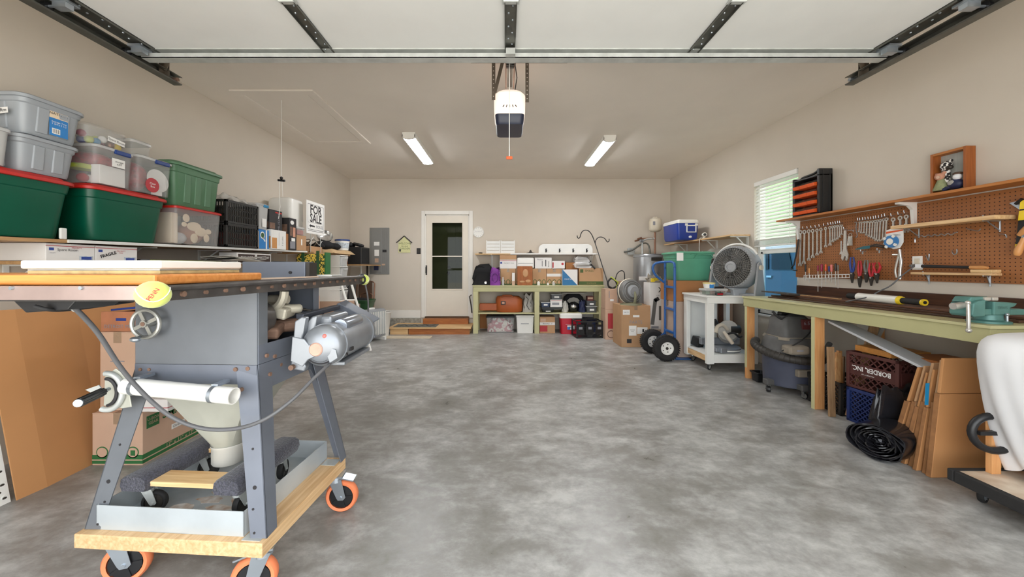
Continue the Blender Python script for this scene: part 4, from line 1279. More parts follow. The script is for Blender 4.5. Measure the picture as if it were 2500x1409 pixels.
gp = thing('folded_net', 'black and lime folded sports gear under the long shelf', 'gear', (-2.85, 3.2, 1.271))
MB().box(-3.0, -2.76, 2.78, 3.65, 1.271, 1.296).build('dark_panel', 'black_plastic', gp, world=True, bevel=.008)
MB().cyl((-2.745, 2.85, 1.284), (-2.745, 3.55, 1.284), .009).build('lime_rail', 'lime', gp, world=True)
for yy0, yy1, lb in ((3.70, 3.98, 'brown and white boxed shirt nearer the black crates'), (3.985, 4.24, 'brown and white boxed shirt further along the lower shelf')):
    carton('shirt_box', lb, 'box', -2.88, -2.70, yy0, yy1, 1.272, 1.385, 'white_card', tape=None, group='brown and white shirt boxes',
           patches=[('r', .06, .1, .88, .78, M('choc', (62, 44, 40), .5))], words=[('r', 'MUSCLE SHIRT', .5, .6, .034, 'paper_white', {'off': .001, 'squash': .8})])
single(MB().box(-3.05, -2.74, 4.3, 4.85, 1.272, 1.31), 'flat_case', 'flat black case at the far end of the lower shelf', 'case', 'black_plastic', bevel=.01)
nw = MB()
for k in range(4):
    nw.grid(lambda u, v, k=k: (-2.78 + .28 * u, 3.35 + .5 * v, 1.30 + .012 * k + .02 * math.sin(4 * v + k) * u), 6, 8)
single(nw, 'newspaper_stack', 'loose folded newspapers spilling off the lower shelf', 'newspapers', 'film_grey', solid=.003)

# sunflower bag, drawer tower and the things on the floor behind the saw
sb = thing('shopping_bag', 'green shopping bag printed with sunflowers hanging at the shelf end', 'bag', (-2.65, 5.07, 1.12))
MB().loft([rrect(.36, .1, .02, 1.12, cx=-2.65, cy=5.07), rrect(.40, .13, .03, 1.2, cx=-2.65, cy=5.07), rrect(.40, .12, .02, 1.36, cx=-2.65, cy=5.06), rrect(.38, .05, .01, 1.42, cx=-2.65, cy=5.05)]).build('body', 'sunflower_print', sb, world=True, smooth=50)
for x in (-2.75, -2.55):
    MB().box(x - .02, x + .02, 4.994, 5.0, 1.14, 1.46).build('strap', 'bottle_green', sb, world=True)
MB().box(-2.46, -2.444, 5.0, 5.14, 1.14, 1.44).build('side_trim', 'print_green', sb, world=True)
dt = thing('drawer_tower', 'white plastic drawer tower with clear drawers beside the sunflower bag', 'drawers', (-2.66, 5.63, .73))
tz0, tz1 = .73, 1.42
MB().box(-2.845, -2.48, 5.5, 5.506, tz0, tz1).box(-2.845, -2.48, 5.75, 5.756, tz0, tz1).box(-2.85, -2.845, 5.5, 5.756, tz0, tz1).build('shell', 'white_plastic', dt, world=True)
nd = 4
for k in range(nd + 1):
    z = tz0 + (tz1 - tz0 - .012) * k / nd
    MB().box(-2.85, -2.465, 5.495, 5.761, z, z + .012).build('shelf_rim', 'white_plastic', dt, world=True, bevel=.003)
for k in range(nd):
    z = tz0 + (tz1 - tz0 - .012) * k / nd + .018
    h = (tz1 - tz0) / nd - .03
    d_ = MB().loft([rrect(.3, .22, .02, z, cx=-2.625, cy=5.628), rrect(.33, .235, .03, z + h, cx=-2.61, cy=5.628), rrect(.32, .225, .03, z + h, cx=-2.61, cy=5.628), rrect(.29, .21, .02, z + .004, cx=-2.625, cy=5.628)]).build('drawer', 'cloudy_plastic', dt, world=True, smooth=40)
    MB().box(-2.455, -2.44, 5.57, 5.69, z + h - .03, z + h - .012).build('pull', 'cloudy_plastic', d_, world=True)
carton('moving_carton', 'tan carton with green print under the drawer tower', 'carton', -2.95, -2.42, 5.42, 5.9, .36, .729, 'card_pink', patches=[('f', 0, .05, 1, .12, 'print_green'), ('f', .3, .2, .2, .25, 'print_olive', {'rnd': True}), ('f', .6, .2, .2, .25, 'print_olive', {'rnd': True})])
tote('storage_tote', 'slate blue tote on the floor below the drawer tower', 'tote', -2.66, 5.62, 0, .6, .5, .36, 'tote_navy', 'tote_navy', ribs=1)
carton('tan_carton', 'tan carton on the floor behind the table saw legs', 'carton', -3.0, -2.5, 4.6, 5.1, 0, .42, 'card', words=[('f', 'HAUL', .5, .6, .08, 'print_olive')])
bk2 = carton('brown_carton', 'open-topped brown carton stacked on the tan carton behind the saw', 'carton', -2.97, -2.55, 4.62, 5.05, .421, .85, 'card_pink', words=[('f', 'LARGE', .5, .6, .09, 'print_olive')])
# white step ladder frame leaning, louvred panel
lad = thing('folding_ladder', 'white folding ladder frame leaning behind the saw motor', 'ladder', (-2.45, 5.9, 0))
la = [(W(832, 690, 5.3), W(881, 860, 5.3)), (W(857, 690, 5.38), W(905, 858, 5.38))]
for a, b in la:
    MB().tube([V((a.x, a.y, a.z)), V((b.x, b.y, .02))], .018, 8).build('leg', 'white_plastic', lad, world=True, smooth=40)
for q in (.25, .45, .65, .85):
    p0 = la[0][0].lerp(la[0][1], q); p1 = la[1][0].lerp(la[1][1], q)
    MB().bar(p0, p1, .02, .02).build('rung', 'white_plastic', lad, world=True)
lv = thing('louvred_vent', 'black louvred vent panel standing behind the motor', 'vent', (-2.6, 6.1, .3))
p0 = W(833, 770, 6.1)
MB().box(XP(826, 6.1), XP(866, 6.1), 6.02, 6.05, 0, ZP(738, 6.1)).build('panel', 'black_plastic', lv, world=True)
for k in range(6):
    MB().cbox((XP(846, 6.1), 6.01, ZP(770, 6.1) + k * .036), (.26, .02, .012), (.5, 0, 0)).build('louvre', 'dark_steel', lv, world=True)
tote('garden_tub', 'dark green open tub on the floor near the back corner', 'tub', -2.66, 6.72, .36, .52, .42, .32, 'bottle_green', None, ribs=0, rad=.08, taper=.8)
single(MB().sphere((-2.66, 6.72, .62), .2, (.95, .75, .35)), 'black_bag', 'black bag stuffed in the dark green tub', 'bag', 'black_cloth', smooth=60)
carton('floor_carton', 'plain carton under the dark green tub', 'carton', -2.8, -2.32, 6.5, 6.95, 0, .358, 'card_grey')
single(MB().box(-2.92, -2.62, 6.15, 6.45, .60, .96).box(-2.9, -2.64, 6.14, 6.16, .62, .9), 'black_case', 'black hard case standing behind the white drawer tower', 'case', 'black_plastic', bevel=.015)
carton('case_carton', 'carton holding up the black hard case', 'carton', -2.98, -2.56, 6.1, 6.48, 0, .598, 'card_grey')
# white box fan / radiator and bin
ht = thing('box_fan', 'white box fan with ribbed grille standing by the white bin', 'fan', (-2.26, 6.2, 0), math.radians(62))
MB().loft([rrect(.5, .14, .03, .06), rrect(.52, .16, .04, .08), rrect(.52, .16, .04, .5), rrect(.48, .12, .03, .53)]).build('casing', 'fan_grey', ht, smooth=40)
for k in range(13):
    MB().box(-.22 + k * .0365 - .006, -.22 + k * .0365 + .006, -.092, -.08, .1, .49).build('grille_rib', 'white_plastic', ht)
for x in (-.18, .18):
    MB().box(x - .02, x + .02, -.14, .14, 0, .06).build('foot', 'white_plastic', ht, bevel=.006)
MB().box(-.06, .06, -.015, .015, .53, .56).build('carry_handle', 'white_plastic', ht, bevel=.005)
wbn = thing('waste_bin', 'white plastic waste bin by the back wall with a red label', 'bin', (-2.22, 6.62, 0))
MB().lathe([(.11, 0), (.15, .42), (.16, .43), (.16, .445), (.145, .445), (.105, .01)], n=28).build('body', 'white_plastic', wbn, smooth=40)
MB().cbox((.0, -.137, .3), (.05, .006, .05), (.09, 0, 0)).build('label_patch', 'print_red', wbn)
fc = thing('folding_chair', 'bronze folding chair leaning against the back wall', 'chair', (-2.65, 7.25, 0))
def loop(px0, px1, py0, py1, d, r):
    a, b, c, e = W(px0, py1, d), W(px0, py0, d), W(px1, py0, d), W(px1, py1, d)
    pts = [V((a.x, d - .12, .02)), V((b.x, d, b.z - .05))]
    for k in range(7):
        t_ = PI - PI * k / 6
        pts.append(V(((b.x + c.x) / 2 + (c.x - b.x) / 2 * math.cos(t_), d, b.z - .05 + .05 * math.sin(t_))))
    pts.append(V((e.x, d - .12, .02)))
    return MB().tube(pts, r, 8)
loop(872, 915, 686, 800, 7.3, .012).build('outer_frame', 'copper', fc, world=True, smooth=50)
loop(880, 909, 715, 800, 7.2, .01).build('inner_frame', 'copper', fc, world=True, smooth=50)
MB().box(XP(878, 7.25), XP(911, 7.25), 7.2, 7.215, .62, .95).build('backrest', M('brown_vinyl', (90, 66, 50), .5), fc, world=True, bevel=.01)
single(MB().lathe([(.01, -.2), (.03, -.1), (.032, .12), (.012, .2)], (XP(897, 7.36), 7.36, ZP(690, 7.36) + .3), (0, 0, 1), 10, sx=.5), 'wall_duster', 'dark slim duster hanging on the back wall beside the electrical panel', 'duster', 'dark_steel', smooth=50)
# ================================================================== TABLE SAW on its mobile base
SO, SR = V((-1.22, 1.645, 0)), math.radians(-3.8)
mbase = thing('mobile_base', 'wooden mobile base with orange wheels under the table saw', 'mobile base', SO, SR)
MB().box(-.367, .367, -.30, .30, .187, .24).build('plank', 'pine_y', mbase, bevel=.003)
def cast_local(par, O, R, lx, ly, z, *a, **k):
    c, s = math.cos(R), math.sin(R)
    return caster(par, (O.x + lx * c - ly * s, O.y + lx * s + ly * c, z), *a, **k)
for lx, ly, yaw in ((.325, -.235, 196), (.345, .245, 5), (-.28, -.225, 18), (-.3, .24, 30)):
    cast_local(mbase, SO, SR, lx, ly, .187, .0785, 'orange_urethane', 'black_plastic', 'zinc', math.radians(yaw), .042, .03, htop=.187, brake=True)
for a in ((.3, -.29), (.3, .22)):
    MB().box(a[0] - .02, a[0] + .05, a[1], a[1] + .06, .24, .2425).build('grip_plate', 'galvanised', mbase)
tray = thing('sheet_metal_tray', 'galvanised sheet metal tray with spilled white residue on the mobile base', 'tray', (SO.x, SO.y, .2405), SR)
x0, x1, y0, y1 = -.312, .275, -.272, .285
MB().box(x0, x1, y0, y1, 0, .003).build('floor_sheet', M('tray_sheet', (158, 170, 178), .35, .3, amt=.0, scale=5, col2=(212, 216, 216)), tray)
for nm, b in (('f', (x0, x1, y0, y0 + .003)), ('b', (x0, x1, y1 - .003, y1)), ('l', (x0, x0 + .003, y0, y1)), ('r', (x1 - .003, x1, y0, y1))):
    MB().box(b[0], b[1], b[2], b[3], .003, .092).build('side_wall', M('tray_wall', (192, 199, 203), .4, .3, amt=.08, scale=6), tray)
rp = MB()
for k in range(9):
    poly = [(random.uniform(.5, 1) * .07 * math.cos(q * PI / 5), random.uniform(.5, 1) * .028 * math.sin(q * PI / 5)) for q in range(10)]
    rp.prism(poly, (-.12 + .035 * k + random.uniform(-.02, .02), -.18 + .05 * (k % 4), .003), (1, 0, 0), (0, 1, 0), (0, 0, .0012))
rp.build('residue', M('residue', (214, 210, 204), .8, amt=.0, scale=30, col2=(168, 140, 118)), tray)['kind'] = 'stuff'
# furniture dolly standing in the tray
do = thing('furniture_dolly', 'furniture dolly with dark carpeted bars standing in the metal tray', 'dolly', (-1.235, 1.60, .2436), SR)
def bar_carpet(cx):
    MB().loft([[V((cx + a, -.19, b)) for a, b in pr] for pr in [[(-.045, .122), (.045, .122), (.052, .14), (.048, .166), (.03, .176), (-.03, .176), (-.048, .166), (-.052, .14)]]] +
              [[V((cx + a, yy, b)) for a, b in [(-.048, .118), (.048, .118), (.055, .14), (.05, .17), (.03, .18), (-.03, .18), (-.05, .17), (-.055, .14)]] for yy in (-.175, .165)] +
              [[V((cx + a, .18, b)) for a, b in [(-.045, .122), (.045, .122), (.052, .14), (.048, .166), (.03, .176), (-.03, .176), (-.048, .166), (-.052, .14)]]]).build('carpet_bar', 'carpet_dark', do, smooth=60)
bar_carpet(-.195); bar_carpet(.185)
MB().box(-.15, .14, -.172, -.085, .133, .152).build('cross_slat', 'pine', do, bevel=.003)
MB().box(-.15, .14, .09, .17, .133, .152).build('cross_slat', 'pine', do, bevel=.003)
DO = V((-1.235, 1.60, 0))
for lx, ly, yw in ((-.195, -.13, 15), (.185, -.13, 80), (-.195, .12, 10), (.185, .12, 100)):
    cast_local(do, DO, SR, lx, ly, .2436 + .119, .044, 'black_rubber', 'dark_steel', 'galvanised', math.radians(yw), .024, .022, htop=.119)

saw = thing('table_saw', 'old blue-grey contractor table saw with exposed motor and handwheel', 'table saw', (SO.x, SO.y, .2405))
def sp(name, mb, mat, **k): return mb.build(name, mat, saw, world=True, **k)
# stand: corners at top (z .852) and foot (z .2405)
TZ, FZ = .852, .242
topc = {('l', 'f'): V((-1.458, 1.455, TZ)), ('r', 'f'): V((-.966, 1.435, TZ)), ('r', 'b'): V((-.935, 1.835, TZ)), ('l', 'b'): V((-1.425, 1.86, TZ))}
foot = {('l', 'f'): V((-1.592, 1.392, FZ)), ('r', 'f'): V((-.872, 1.345, FZ)), ('r', 'b'): V((-.835, 1.93, FZ)), ('l', 'b'): V((-1.55, 1.96, FZ))}
for (a, b), T0 in topc.items():
    B0 = foot[(a, b)]
    sx = 1 if a == 'l' else -1
    sy = 1 if b == 'f' else -1
    wt_, wb_ = .085, .06
    m = MB()
    t_ = .004
    for u, un in ((V((sx, 0, 0)), V((0, sy, 0))), (V((0, sy, 0)), V((sx, 0, 0)))):
        q = [T0, T0 + u * wt_, B0 + u * wb_, B0]
        vs = q + [p + un * t_ for p in q]
        m.add(vs, [(0, 1, 2, 3), (7, 6, 5, 4), (0, 4, 5, 1), (1, 5, 6, 2), (2, 6, 7, 3), (3, 7, 4, 0)])
    lg = sp('leg', m, 'saw_blue' if a == 'r' else 'saw_grey')
    hm = MB()
    for q in (.5, .72, .84, .97) if b == 'f' else (.5, .8):
        c = T0.lerp(B0, q) + V((sx * (.035 + .01 * (q > .8)), 0, 0))
        hm.cyl(c - V((0, sy * .0012, 0)), c + V((0, sy * .002, 0)), .0075 if q == .72 else .0045, n=10)
    hm.build('bolt_holes', 'print_dark', lg, world=True)['kind'] = 'stuff'
def apron(p0, p1, h0, h1, n_, inset=.075):
    d = (p1 - p0)
    u = d.normalized()
    nrm = V((u.y, -u.x, 0))
    L = d.length
    poly = [(0, 0), (L, 0), (L, -h0), (L - inset, -h1), (inset, -h1), (0, -h0)]
    return MB().prism(poly, p0 + nrm * .002, u, V((0, 0, 1)), nrm * .004)
sp('front_apron', apron(topc[('l', 'f')], topc[('r', 'f')], .1, .075, 1), 'saw_blue')
sp('side_apron', apron(topc[('r', 'f')], topc[('r', 'b')], .2, .105, 1), 'saw_blue')
sp('rear_apron', apron(topc[('r', 'b')], topc[('l', 'b')], .1, .075, 1), 'saw_blue')
sp('side_apron', apron(topc[('l', 'b')], topc[('l', 'f')], .1, .075, 1), 'saw_blue')
def dirs(a, b): u = (b - a).normalized(); return u, V((u.y, -u.x, 0))
# cabinet: front panel, left, rear, open right side with frame
cz0, cz1 = TZ + .001, 1.136
cfl, cfr, cbr, cbl = (topc[k].copy() for k in (('l', 'f'), ('r', 'f'), ('r', 'b'), ('l', 'b')))
cc = (cfl + cfr + cbr + cbl) / 4
def wallp(a, b, z0, z1, mat, name, th=.004):
    u, nr = dirs(a, b)
    a = V((a.x, a.y, 0)); L = (V((b.x, b.y, 0)) - a).length
    return sp(name, MB().prism([(0, z0), (L, z0), (L, z1), (0, z1)], a - nr * 0, u, V((0, 0, 1)), nr * th), mat)
fp = wallp(cfl, cfr, cz0, cz1, 'saw_grey', 'front_panel')
wallp(cbl, cfl, cz0, cz1, 'saw_grey', 'side_panel')
wallp(cbr, cbl, cz0, cz1, 'saw_blue', 'rear_panel')
wallp(cfr, cbr, cz0, cz0 + .075, 'saw_blue', 'opening_sill')
wallp(cfr, cfr.lerp(cbr, .12), cz0 + .075, cz1, 'saw_grey', 'opening_stile')
wallp(cfr.lerp(cbr, .9), cbr, cz0 + .075, cz1, 'saw_blue', 'opening_stile')
# workings seen through the open side
wk = MB(); wk.cyl((-1.04, 1.50, 1.02), (-1.04, 1.56, 1.02), .07, n=24); wk.torus((-1.06, 1.53, 1.02), (0, 1, 0), .075, .012, 24, 8)
sp('arbor_bracket', wk, 'cast_iron', smooth=40)
wk = MB(); wk.torus((-1.02, 1.6, 1.13), (.3, 1, 0), .075, .018, 20, 8, PI, 2 * PI); wk.cyl((-1.05, 1.64, 1.09), (-.97, 1.64, 1.09), .02)
sp('trunnion', wk, M('old_casting', (188, 182, 166), .5, .3, amt=.2, scale=14), smooth=40)
wk = MB(); wk.cbox((-1.01, 1.63, 1.045), (.12, .1, .05), (.1, .25, .1)); wk.cyl((-1.0, 1.6, 1.05), (-.93, 1.68, 1.045), .02)
sp('motor_yoke', wk, M('old_casting'), bevel=.01)
wk = MB(); wk.cbox((-1.05, 1.58, .965), (.16, .1, .05), (.2, .1, .3)); wk.cyl((-1.07, 1.6, .97), (-.93, 1.72, .97), .03); wk.cbox((-1.08, 1.56, 1.06), (.05, .05, .2), (0, .2, 0))
sp('cradle', wk, 'rust', bevel=.012)
sp('tie_rod', MB().cyl((-1.0, 1.66, 1.06), (-.88, 1.78, 1.01), .006, n=8), 'dark_steel')
sp('dust_chute_top', MB().box(-1.42, -1.0, 1.5, 1.8, .87, .875), 'black_plastic')
# handwheel with crank knob on the front panel
hwc = W(365, 789, 1.43); hwc.y = 1.415
hw = MB(); hw.torus(hwc, (0, 1, 0), .053, .0075, 30, 8); hw.cyl(hwc - V((0, .012, 0)), hwc + V((0, .03, 0)), .013)
for k in range(4):
    a = k * PI / 2 + .45
    hw.bar(hwc, hwc + V((math.cos(a) * .05, 0, math.sin(a) * .05)), .013, .007, up=(0, 1, 0))
hw = sp('handwheel', hw, M('wheel_alloy', (186, 186, 180), .35, .7, amt=.1), smooth=40)
kp = W(330, 829, 1.36)
MB().cyl(hwc + V((-.02, -.002, -.05)), kp, .006, n=8).sphere(kp, .013, (1.4, 1, .8)).build('crank_knob', 'zinc', hw, world=True, smooth=50)
MB().cyl(hwc - V((0, .014, 0)), hwc - V((0, .012, 0)), .008).build('wheel_nut', 'rust', hw, world=True)
bt = MB()
for px, py in ((600, 722), (340, 903), (362, 903)):
    p = W(px, py, 1.442); p.y = 1.44 if py < 850 else 1.447
    bt.cyl(p - V((0, .004, 0)), p + V((0, .002, 0)), .006, n=10)
for px, py, dd in ((575, 902, 1.43), (605, 900, 1.43), (590, 951, 1.42)):
    p = W(px, py, dd)
    bt.cyl(p - V((0, .003, 0)), p + V((0, .004, 0)), .008, n=10)
sp('bolts', bt, 'rust')['kind'] = 'stuff'
sb_ = MB()
for y_, z_ in ((1.49, .80), (1.47, .88), (1.52, .865), (1.56, .82)):
    sb_.cyl((-.957, y_, z_), (-.949, y_, z_), .008, n=10)
sp('side_bolts', sb_, 'rust')['kind'] = 'stuff'
# table, rails
tb = MB().box(-2.0, -.915, .985, 2.15, 1.140, 1.172)
sp('table_top', tb, 'cast_iron', bevel=.004)
sp('front_rail', MB().box(-2.0, -.905, .962, .968, 1.146, 1.182).box(-2.0, -.905, .968, .99, 1.173, 1.182), 'rail_rust')
rl = MB().add([(-.912, .95, 1.142), (-.905, .95, 1.142), (-.893, 2.30, 1.130), (-.9, 2.30, 1.130), (-.912, .95, 1.180), (-.905, .95, 1.180), (-.893, 2.30, 1.180), (-.9, 2.30, 1.180)],
              [(3, 2, 1, 0), (4, 5, 6, 7), (0, 1, 5, 4), (1, 2, 6, 5), (2, 3, 7, 6), (3, 0, 4, 7)])
rl.box(-.935, -.905, .95, 2.3, 1.172, 1.1815)
rl.cyl((-.9, .97, 1.176), (-.888, 2.29, 1.174), .008, n=10)
rl = sp('side_rail', rl, 'cast_iron', smooth=40)
rb = MB()
for k in range(17):
    y_ = 1.03 + k * .077
    x_ = -.9 + .012 * (y_ - .95) / 1.35
    rb.cyl((x_ - .006, y_, 1.157), (x_ + .002, y_, 1.157), .006 if k % 3 else .008, n=10)
rb.build('rail_slots', 'rust', rl, world=True)['kind'] = 'stuff'
for px in (31, 200):
    p = W(px, 703, .962)
    sp('rail_bolt', MB().cyl((p.x, .957, p.z), (p.x, .964, p.z), .005, n=10), 'zinc')
def tennis(name, c, parent, squash):
    b_ = MB().sphere(c, .034, squash, 20, 12).build(name, 'tennis', parent, world=True, smooth=60)
    x, y, z = c
    pts = []
    for k in range(24):
        t_ = 2 * PI * k / 24
        v_ = V((math.cos(t_), math.sin(t_) * 1.0, .55 * math.sin(2 * t_))).normalized() * .0343
        pts.append(V(c) + V((v_.x * squash[0], v_.y * squash[1], v_.z * squash[2])))
    MB().tube(pts, .0012, 5, closed=True).build('seam', 'paper_white', b_, world=True)
    return b_
tn = tennis('tennis_ball_guard', (-.885, .925, 1.163), saw, (1.05, 1.05, 1.0))
p = V((-.885, .925, 1.163))
cd_ = (V((0, 0, CAMH)) - p).normalized(); rt_ = V((-cd_.y, cd_.x, 0)).normalized()
rt_ = (rt_ * .55 + V((0, 0, .83))).normalized(); up_ = cd_.cross(rt_)
text('PENN', .013, p + cd_ * .0345, rt_, up_, 'print_red', saw, bold=.0003)
tennis('tennis_ball_guard', (-.898, 2.33, 1.155), saw, (1, 1, 1))
sp('rail_end_cap', MB().torus((-.9, 2.295, 1.157), (.2, 1, 0), .026, .006, 18, 6), 'black_rubber')
# switch box below the near rail, cords
bx = MB().loft([[V((XP(28, 1.02), 1.02, 1.142)), V((XP(188, 1.02), 1.02, 1.142)), V((XP(188, 1.02), 1.16, 1.142)), V((XP(28, 1.02), 1.16, 1.142))],
                [V((XP(62, 1.02), 1.02, ZP(764, 1.02))), V((XP(165, 1.02), 1.02, ZP(757, 1.02))), V((XP(165, 1.02), 1.14, ZP(757, 1.02))), V((XP(50, 1.02), 1.14, ZP(752, 1.02)))]])
sp('switch_box', bx, 'black_plastic', bevel=.003)
cord = [W(170, 740, 1.05), W(235, 808, 1.12), W(300, 905, 1.2), W(370, 980, 1.26), W(430, 1024, 1.29), W(500, 1047, 1.3), W(580, 1046, 1.3), W(650, 1022, 1.31), W(715, 975, 1.36), W(765, 925, 1.43), W(800, 893, 1.5), W(815, 880, 1.6)]
def smoothpath(pts, n=5):
    out = []
    P = [pts[0]] + list(pts) + [pts[-1]]
    for i in range(1, len(P) - 2):
        for k in range(n):
            t = k / n
            a, b, c, d = P[i - 1], P[i], P[i + 1], P[i + 2]
            out.append(.5 * ((2 * b) + (c - a) * t + (2 * a - 5 * b + 4 * c - d) * t * t + (3 * b - a - 3 * c + d) * t ** 3))
    out.append(P[-2])
    return out
sp('motor_cable', MB().tube(smoothpath(cord), .0068, 8), M('cable_grey', (92, 92, 94), .45, amt=.12), smooth=60)
sp('cable_gland', MB().cyl(W(166, 736, 1.05), W(186, 757, 1.07), .010, .008, 10), 'galvanised', smooth=40)
sp('supply_cord', MB().tube(smoothpath([W(85, 748, 1.0), W(130, 757, 1.02), W(200, 752, 1.12), W(325, 735, 1.3)]), .0055, 8), 'black_rubber', smooth=60)
sp('hanging_cord', MB().tube(smoothpath([V((-.95, 2.2, 1.12)), V((-.9, 2.31, 1.19)), W(893, 700, 2.33), W(899, 740, 2.3), W(897, 800, 2.25)]), .005, 8), M('cable_grey'), smooth=60)
# dust hopper
sq = lambda x0, x1, y0, y1, z: [V((x0 + (x1 - x0) * u, y0 + (y1 - y0) * v, z)) for u, v in ((0, 0), (.33, 0), (.67, 0), (1, 0), (1, .33), (1, .67), (1, 1), (.67, 1), (.33, 1), (0, 1), (0, .67), (0, .33))]
hc = V((-1.215, 1.62, 0))
rg = lambda r, z: [V((hc.x + r * math.cos(a), hc.y + r * math.sin(a), z)) for a in [math.radians(225 + 30 * k) for k in range(12)]]
sp('dust_hopper', MB().loft([sq(-1.42, -1.0, 1.47, 1.80, .80), sq(-1.375, -1.05, 1.49, 1.77, .70), rg(.066, .475), rg(.064, .46)], (False, False)), M('hopper_zinc', (184, 184, 172), .45, .35, amt=.08), smooth=30)
sp('hopper_collar', MB().lathe([(.061, .385), (.064, .39), (.064, .455), (.067, .46), (.067, .468)], (hc.x, hc.y, 0), n=24, cap=(False, False)), M('collar_white', (206, 204, 196), .4, .2), smooth=40)
# white pipe strapped to the stand
pa, pb = W(308, 942, 1.375), W(572, 967, 1.35)
ax = (pb - pa).normalized()
x_, y_, z_ = basis(ax)
pp = MB()
rings = [pp.ring(q, x_, y_, r_, 24) for q, r_ in ((pa, .0302), (pb, .0302), (pb, .0265), (pa, .0265))]
pp.loft(rings, closed=True)
sp('push_stick_tube', pp, 'white_plastic', smooth=40)
for q in (.1, .82):
    c = pa.lerp(pb, q)
    sp('hose_clamp', MB().cyl(c - ax * .007, c + ax * .007, .0318, n=24, cap=(False, False)).box(c.x - .012, c.x + .012, c.y, c.y + .06, c.z + .026, c.z + .036), 'zinc', smooth=40)
# tilt sector with black crank handle on the left end of the stand
scx = W(285, 955, 1.38)
sec = MB()
pl = MB().prism([(-.045, .055), (-.005, .085), (.035, .055), (.055, -.06), (.02, -.065), (-.05, -.055)], scx, (1, 0, 0), (0, 0, 1), (0, .004, 0))
sp('tilt_plate', pl, M('hopper_zinc'), bevel=.002)
sec.torus(scx + V((-.03, -.006, .0)), (0, 1, 0), .058, .010, 24, 8, PI / 2 - .1, PI * 1.5 + .35, ry=.068)
sp('tilt_sector', sec, 'galvanised', smooth=50)
sec = MB().torus(scx + V((-.028, -.012, .0)), (0, 1, 0), .041, .006, 20, 6, PI / 2, PI * 1.45, ry=.05)
sp('sector_slot', sec, 'print_dark', smooth=50)
sp('pointer', MB().prism([(-.11, .004), (-.06, .022), (-.04, -.004), (-.09, -.006)], scx + V((-.01, .002, 0)), (1, 0, 0), (0, 0, 1), (0, .003, 0)), 'galvanised')
ha, hb_ = W(250, 957, 1.33), W(192, 984, 1.22)
hd = MB().cyl(ha, hb_, .0135, .0135, 14)
for k in range(10):
    u = 2 * PI * k / 10
    xx, yy, zz_ = basis(hb_ - ha)
    hd.bar(ha + xx * .0135 * math.cos(u) + yy * .0135 * math.sin(u), hb_ + xx * .0135 * math.cos(u) + yy * .0135 * math.sin(u), .003, .003)
hd = sp('crank_handle', hd, 'black_plastic', smooth=40)
MB().cyl(hb_, hb_ + (hb_ - ha).normalized() * .004, .0125, n=14).build('handle_end', 'zinc', hd, world=True)
MB().cyl(ha + (ha - hb_) * .3, ha, .007, n=10).build('crank_shaft', 'zinc', hd, world=True)
# motor
mc = V((-.762, 1.53, .905)); L = .40
mo = MB().lathe([(.02, -.028), (.05, -.024), (.074, -.012), (.084, 0), (.086, .02), (.086, L - .02), (.08, L - .004), (.055, L + .012)], mc, (0, 1, 0), 36)
mo = sp('motor_body', mo, 'motor_grey', smooth=35)
for yy in (.04, L - .05):
    MB().torus(mc + V((0, yy, 0)), (0, 1, 0), .087, .0035, 36, 6).build('motor_ring', 'motor_grey', mo, world=True, smooth=50)
cap = MB().lathe([(.002, 0), (.03, .004), (.034, .02), (.034, .17), (.03, .19), (.002, .195)], mc + V((.032, .09, .068)), (0, 1, 0), 20)
cap.build('capacitor_bulge', M('motor_shine', (152, 158, 168), .25, .7, amt=.06), mo, world=True, smooth=50)
MB().lathe([(.0, -.034), (.024, -.034), (.028, -.03), (.028, -.016)], mc + V((-.012, 0, -.008)), (0, 1, 0), 22).build('shaft_pulley', M('pulley_rose', (206, 164, 146), .6, .2, amt=.12, scale=20), mo, world=True, smooth=35)
vs = MB()
for k in range(4):
    vs.torus(mc + V((0, -.0165, 0)), (0, 1, 0), .042 + k * .009, .0028, 14, 5, PI + .35 - .1 + .8, 2 * PI - .5)
vs.build('vent_slots', 'print_dark', mo, world=True)['kind'] = 'stuff'
MB().prism([(-.002, .0), (.055, -.02), (.062, -.055), (.03, -.075), (.012, -.03)], mc + V((.012, -.024, .01)), (1, 0, 0), (0, 0, 1), (0, .006, 0)).build('access_plate', 'motor_grey', mo, world=True, bevel=.002)
MB().sphere(mc + V((.02, -.02, .045)), .009).build('reset_button', M('salmon', (216, 120, 112), .5), mo, world=True, smooth=50)
bxh = MB()
for p in ((.066, .0), (-.03, .055)):
    bxh.cyl(mc + V((p[0], -.012, p[1])), mc + V((p[0], -.0, p[1])), .005, n=8)
bxh.cbox(mc + V((.078, .09, -.03)), (.02, .03, .014)); bxh.cbox(mc + V((.075, .05, -.045)), (.016, .014, .01))
bxh.build('screw_holes', 'print_dark', mo, world=True)['kind'] = 'stuff'
# motor brackets, belt guard, capacitor box, rear hinge plate
sp('pivot_bracket', MB().prism([(-.035, -.085), (-.018, .115), (.012, .135), (.03, .13), (.006, -.01), (.03, -.075), (.022, -.095)], V((-.868, 1.545, .89)), (1, 0, 0), (0, 0, 1), (0, .03, 0)), 'motor_grey', bevel=.005)
sp('pivot_bracket', MB().prism([(-.012, -.07), (.008, .1), (.035, .128), (.055, .128), (.04, .03), (.03, -.06)], V((-.862, 1.575, .895)), (1, 0, 0), (0, 0, 1), (0, .05, 0)), 'motor_grey', bevel=.006)
sp('belt_guard_plate', MB().prism([(-.078, .045), (-.03, .035), (-.012, .012), (.02, .01), (.02, -.035), (-.014, -.05), (-.036, -.078), (-.085, -.055)], mc + V((-.03, -.03, .0)), (1, 0, 0), (0, 0, 1), (0, .008, 0)), 'motor_grey', bevel=.003)
sp('pivot_bolt', MB().cyl((-.892, 1.528, .815), (-.892, 1.55, .815), .011, n=12), 'rust')
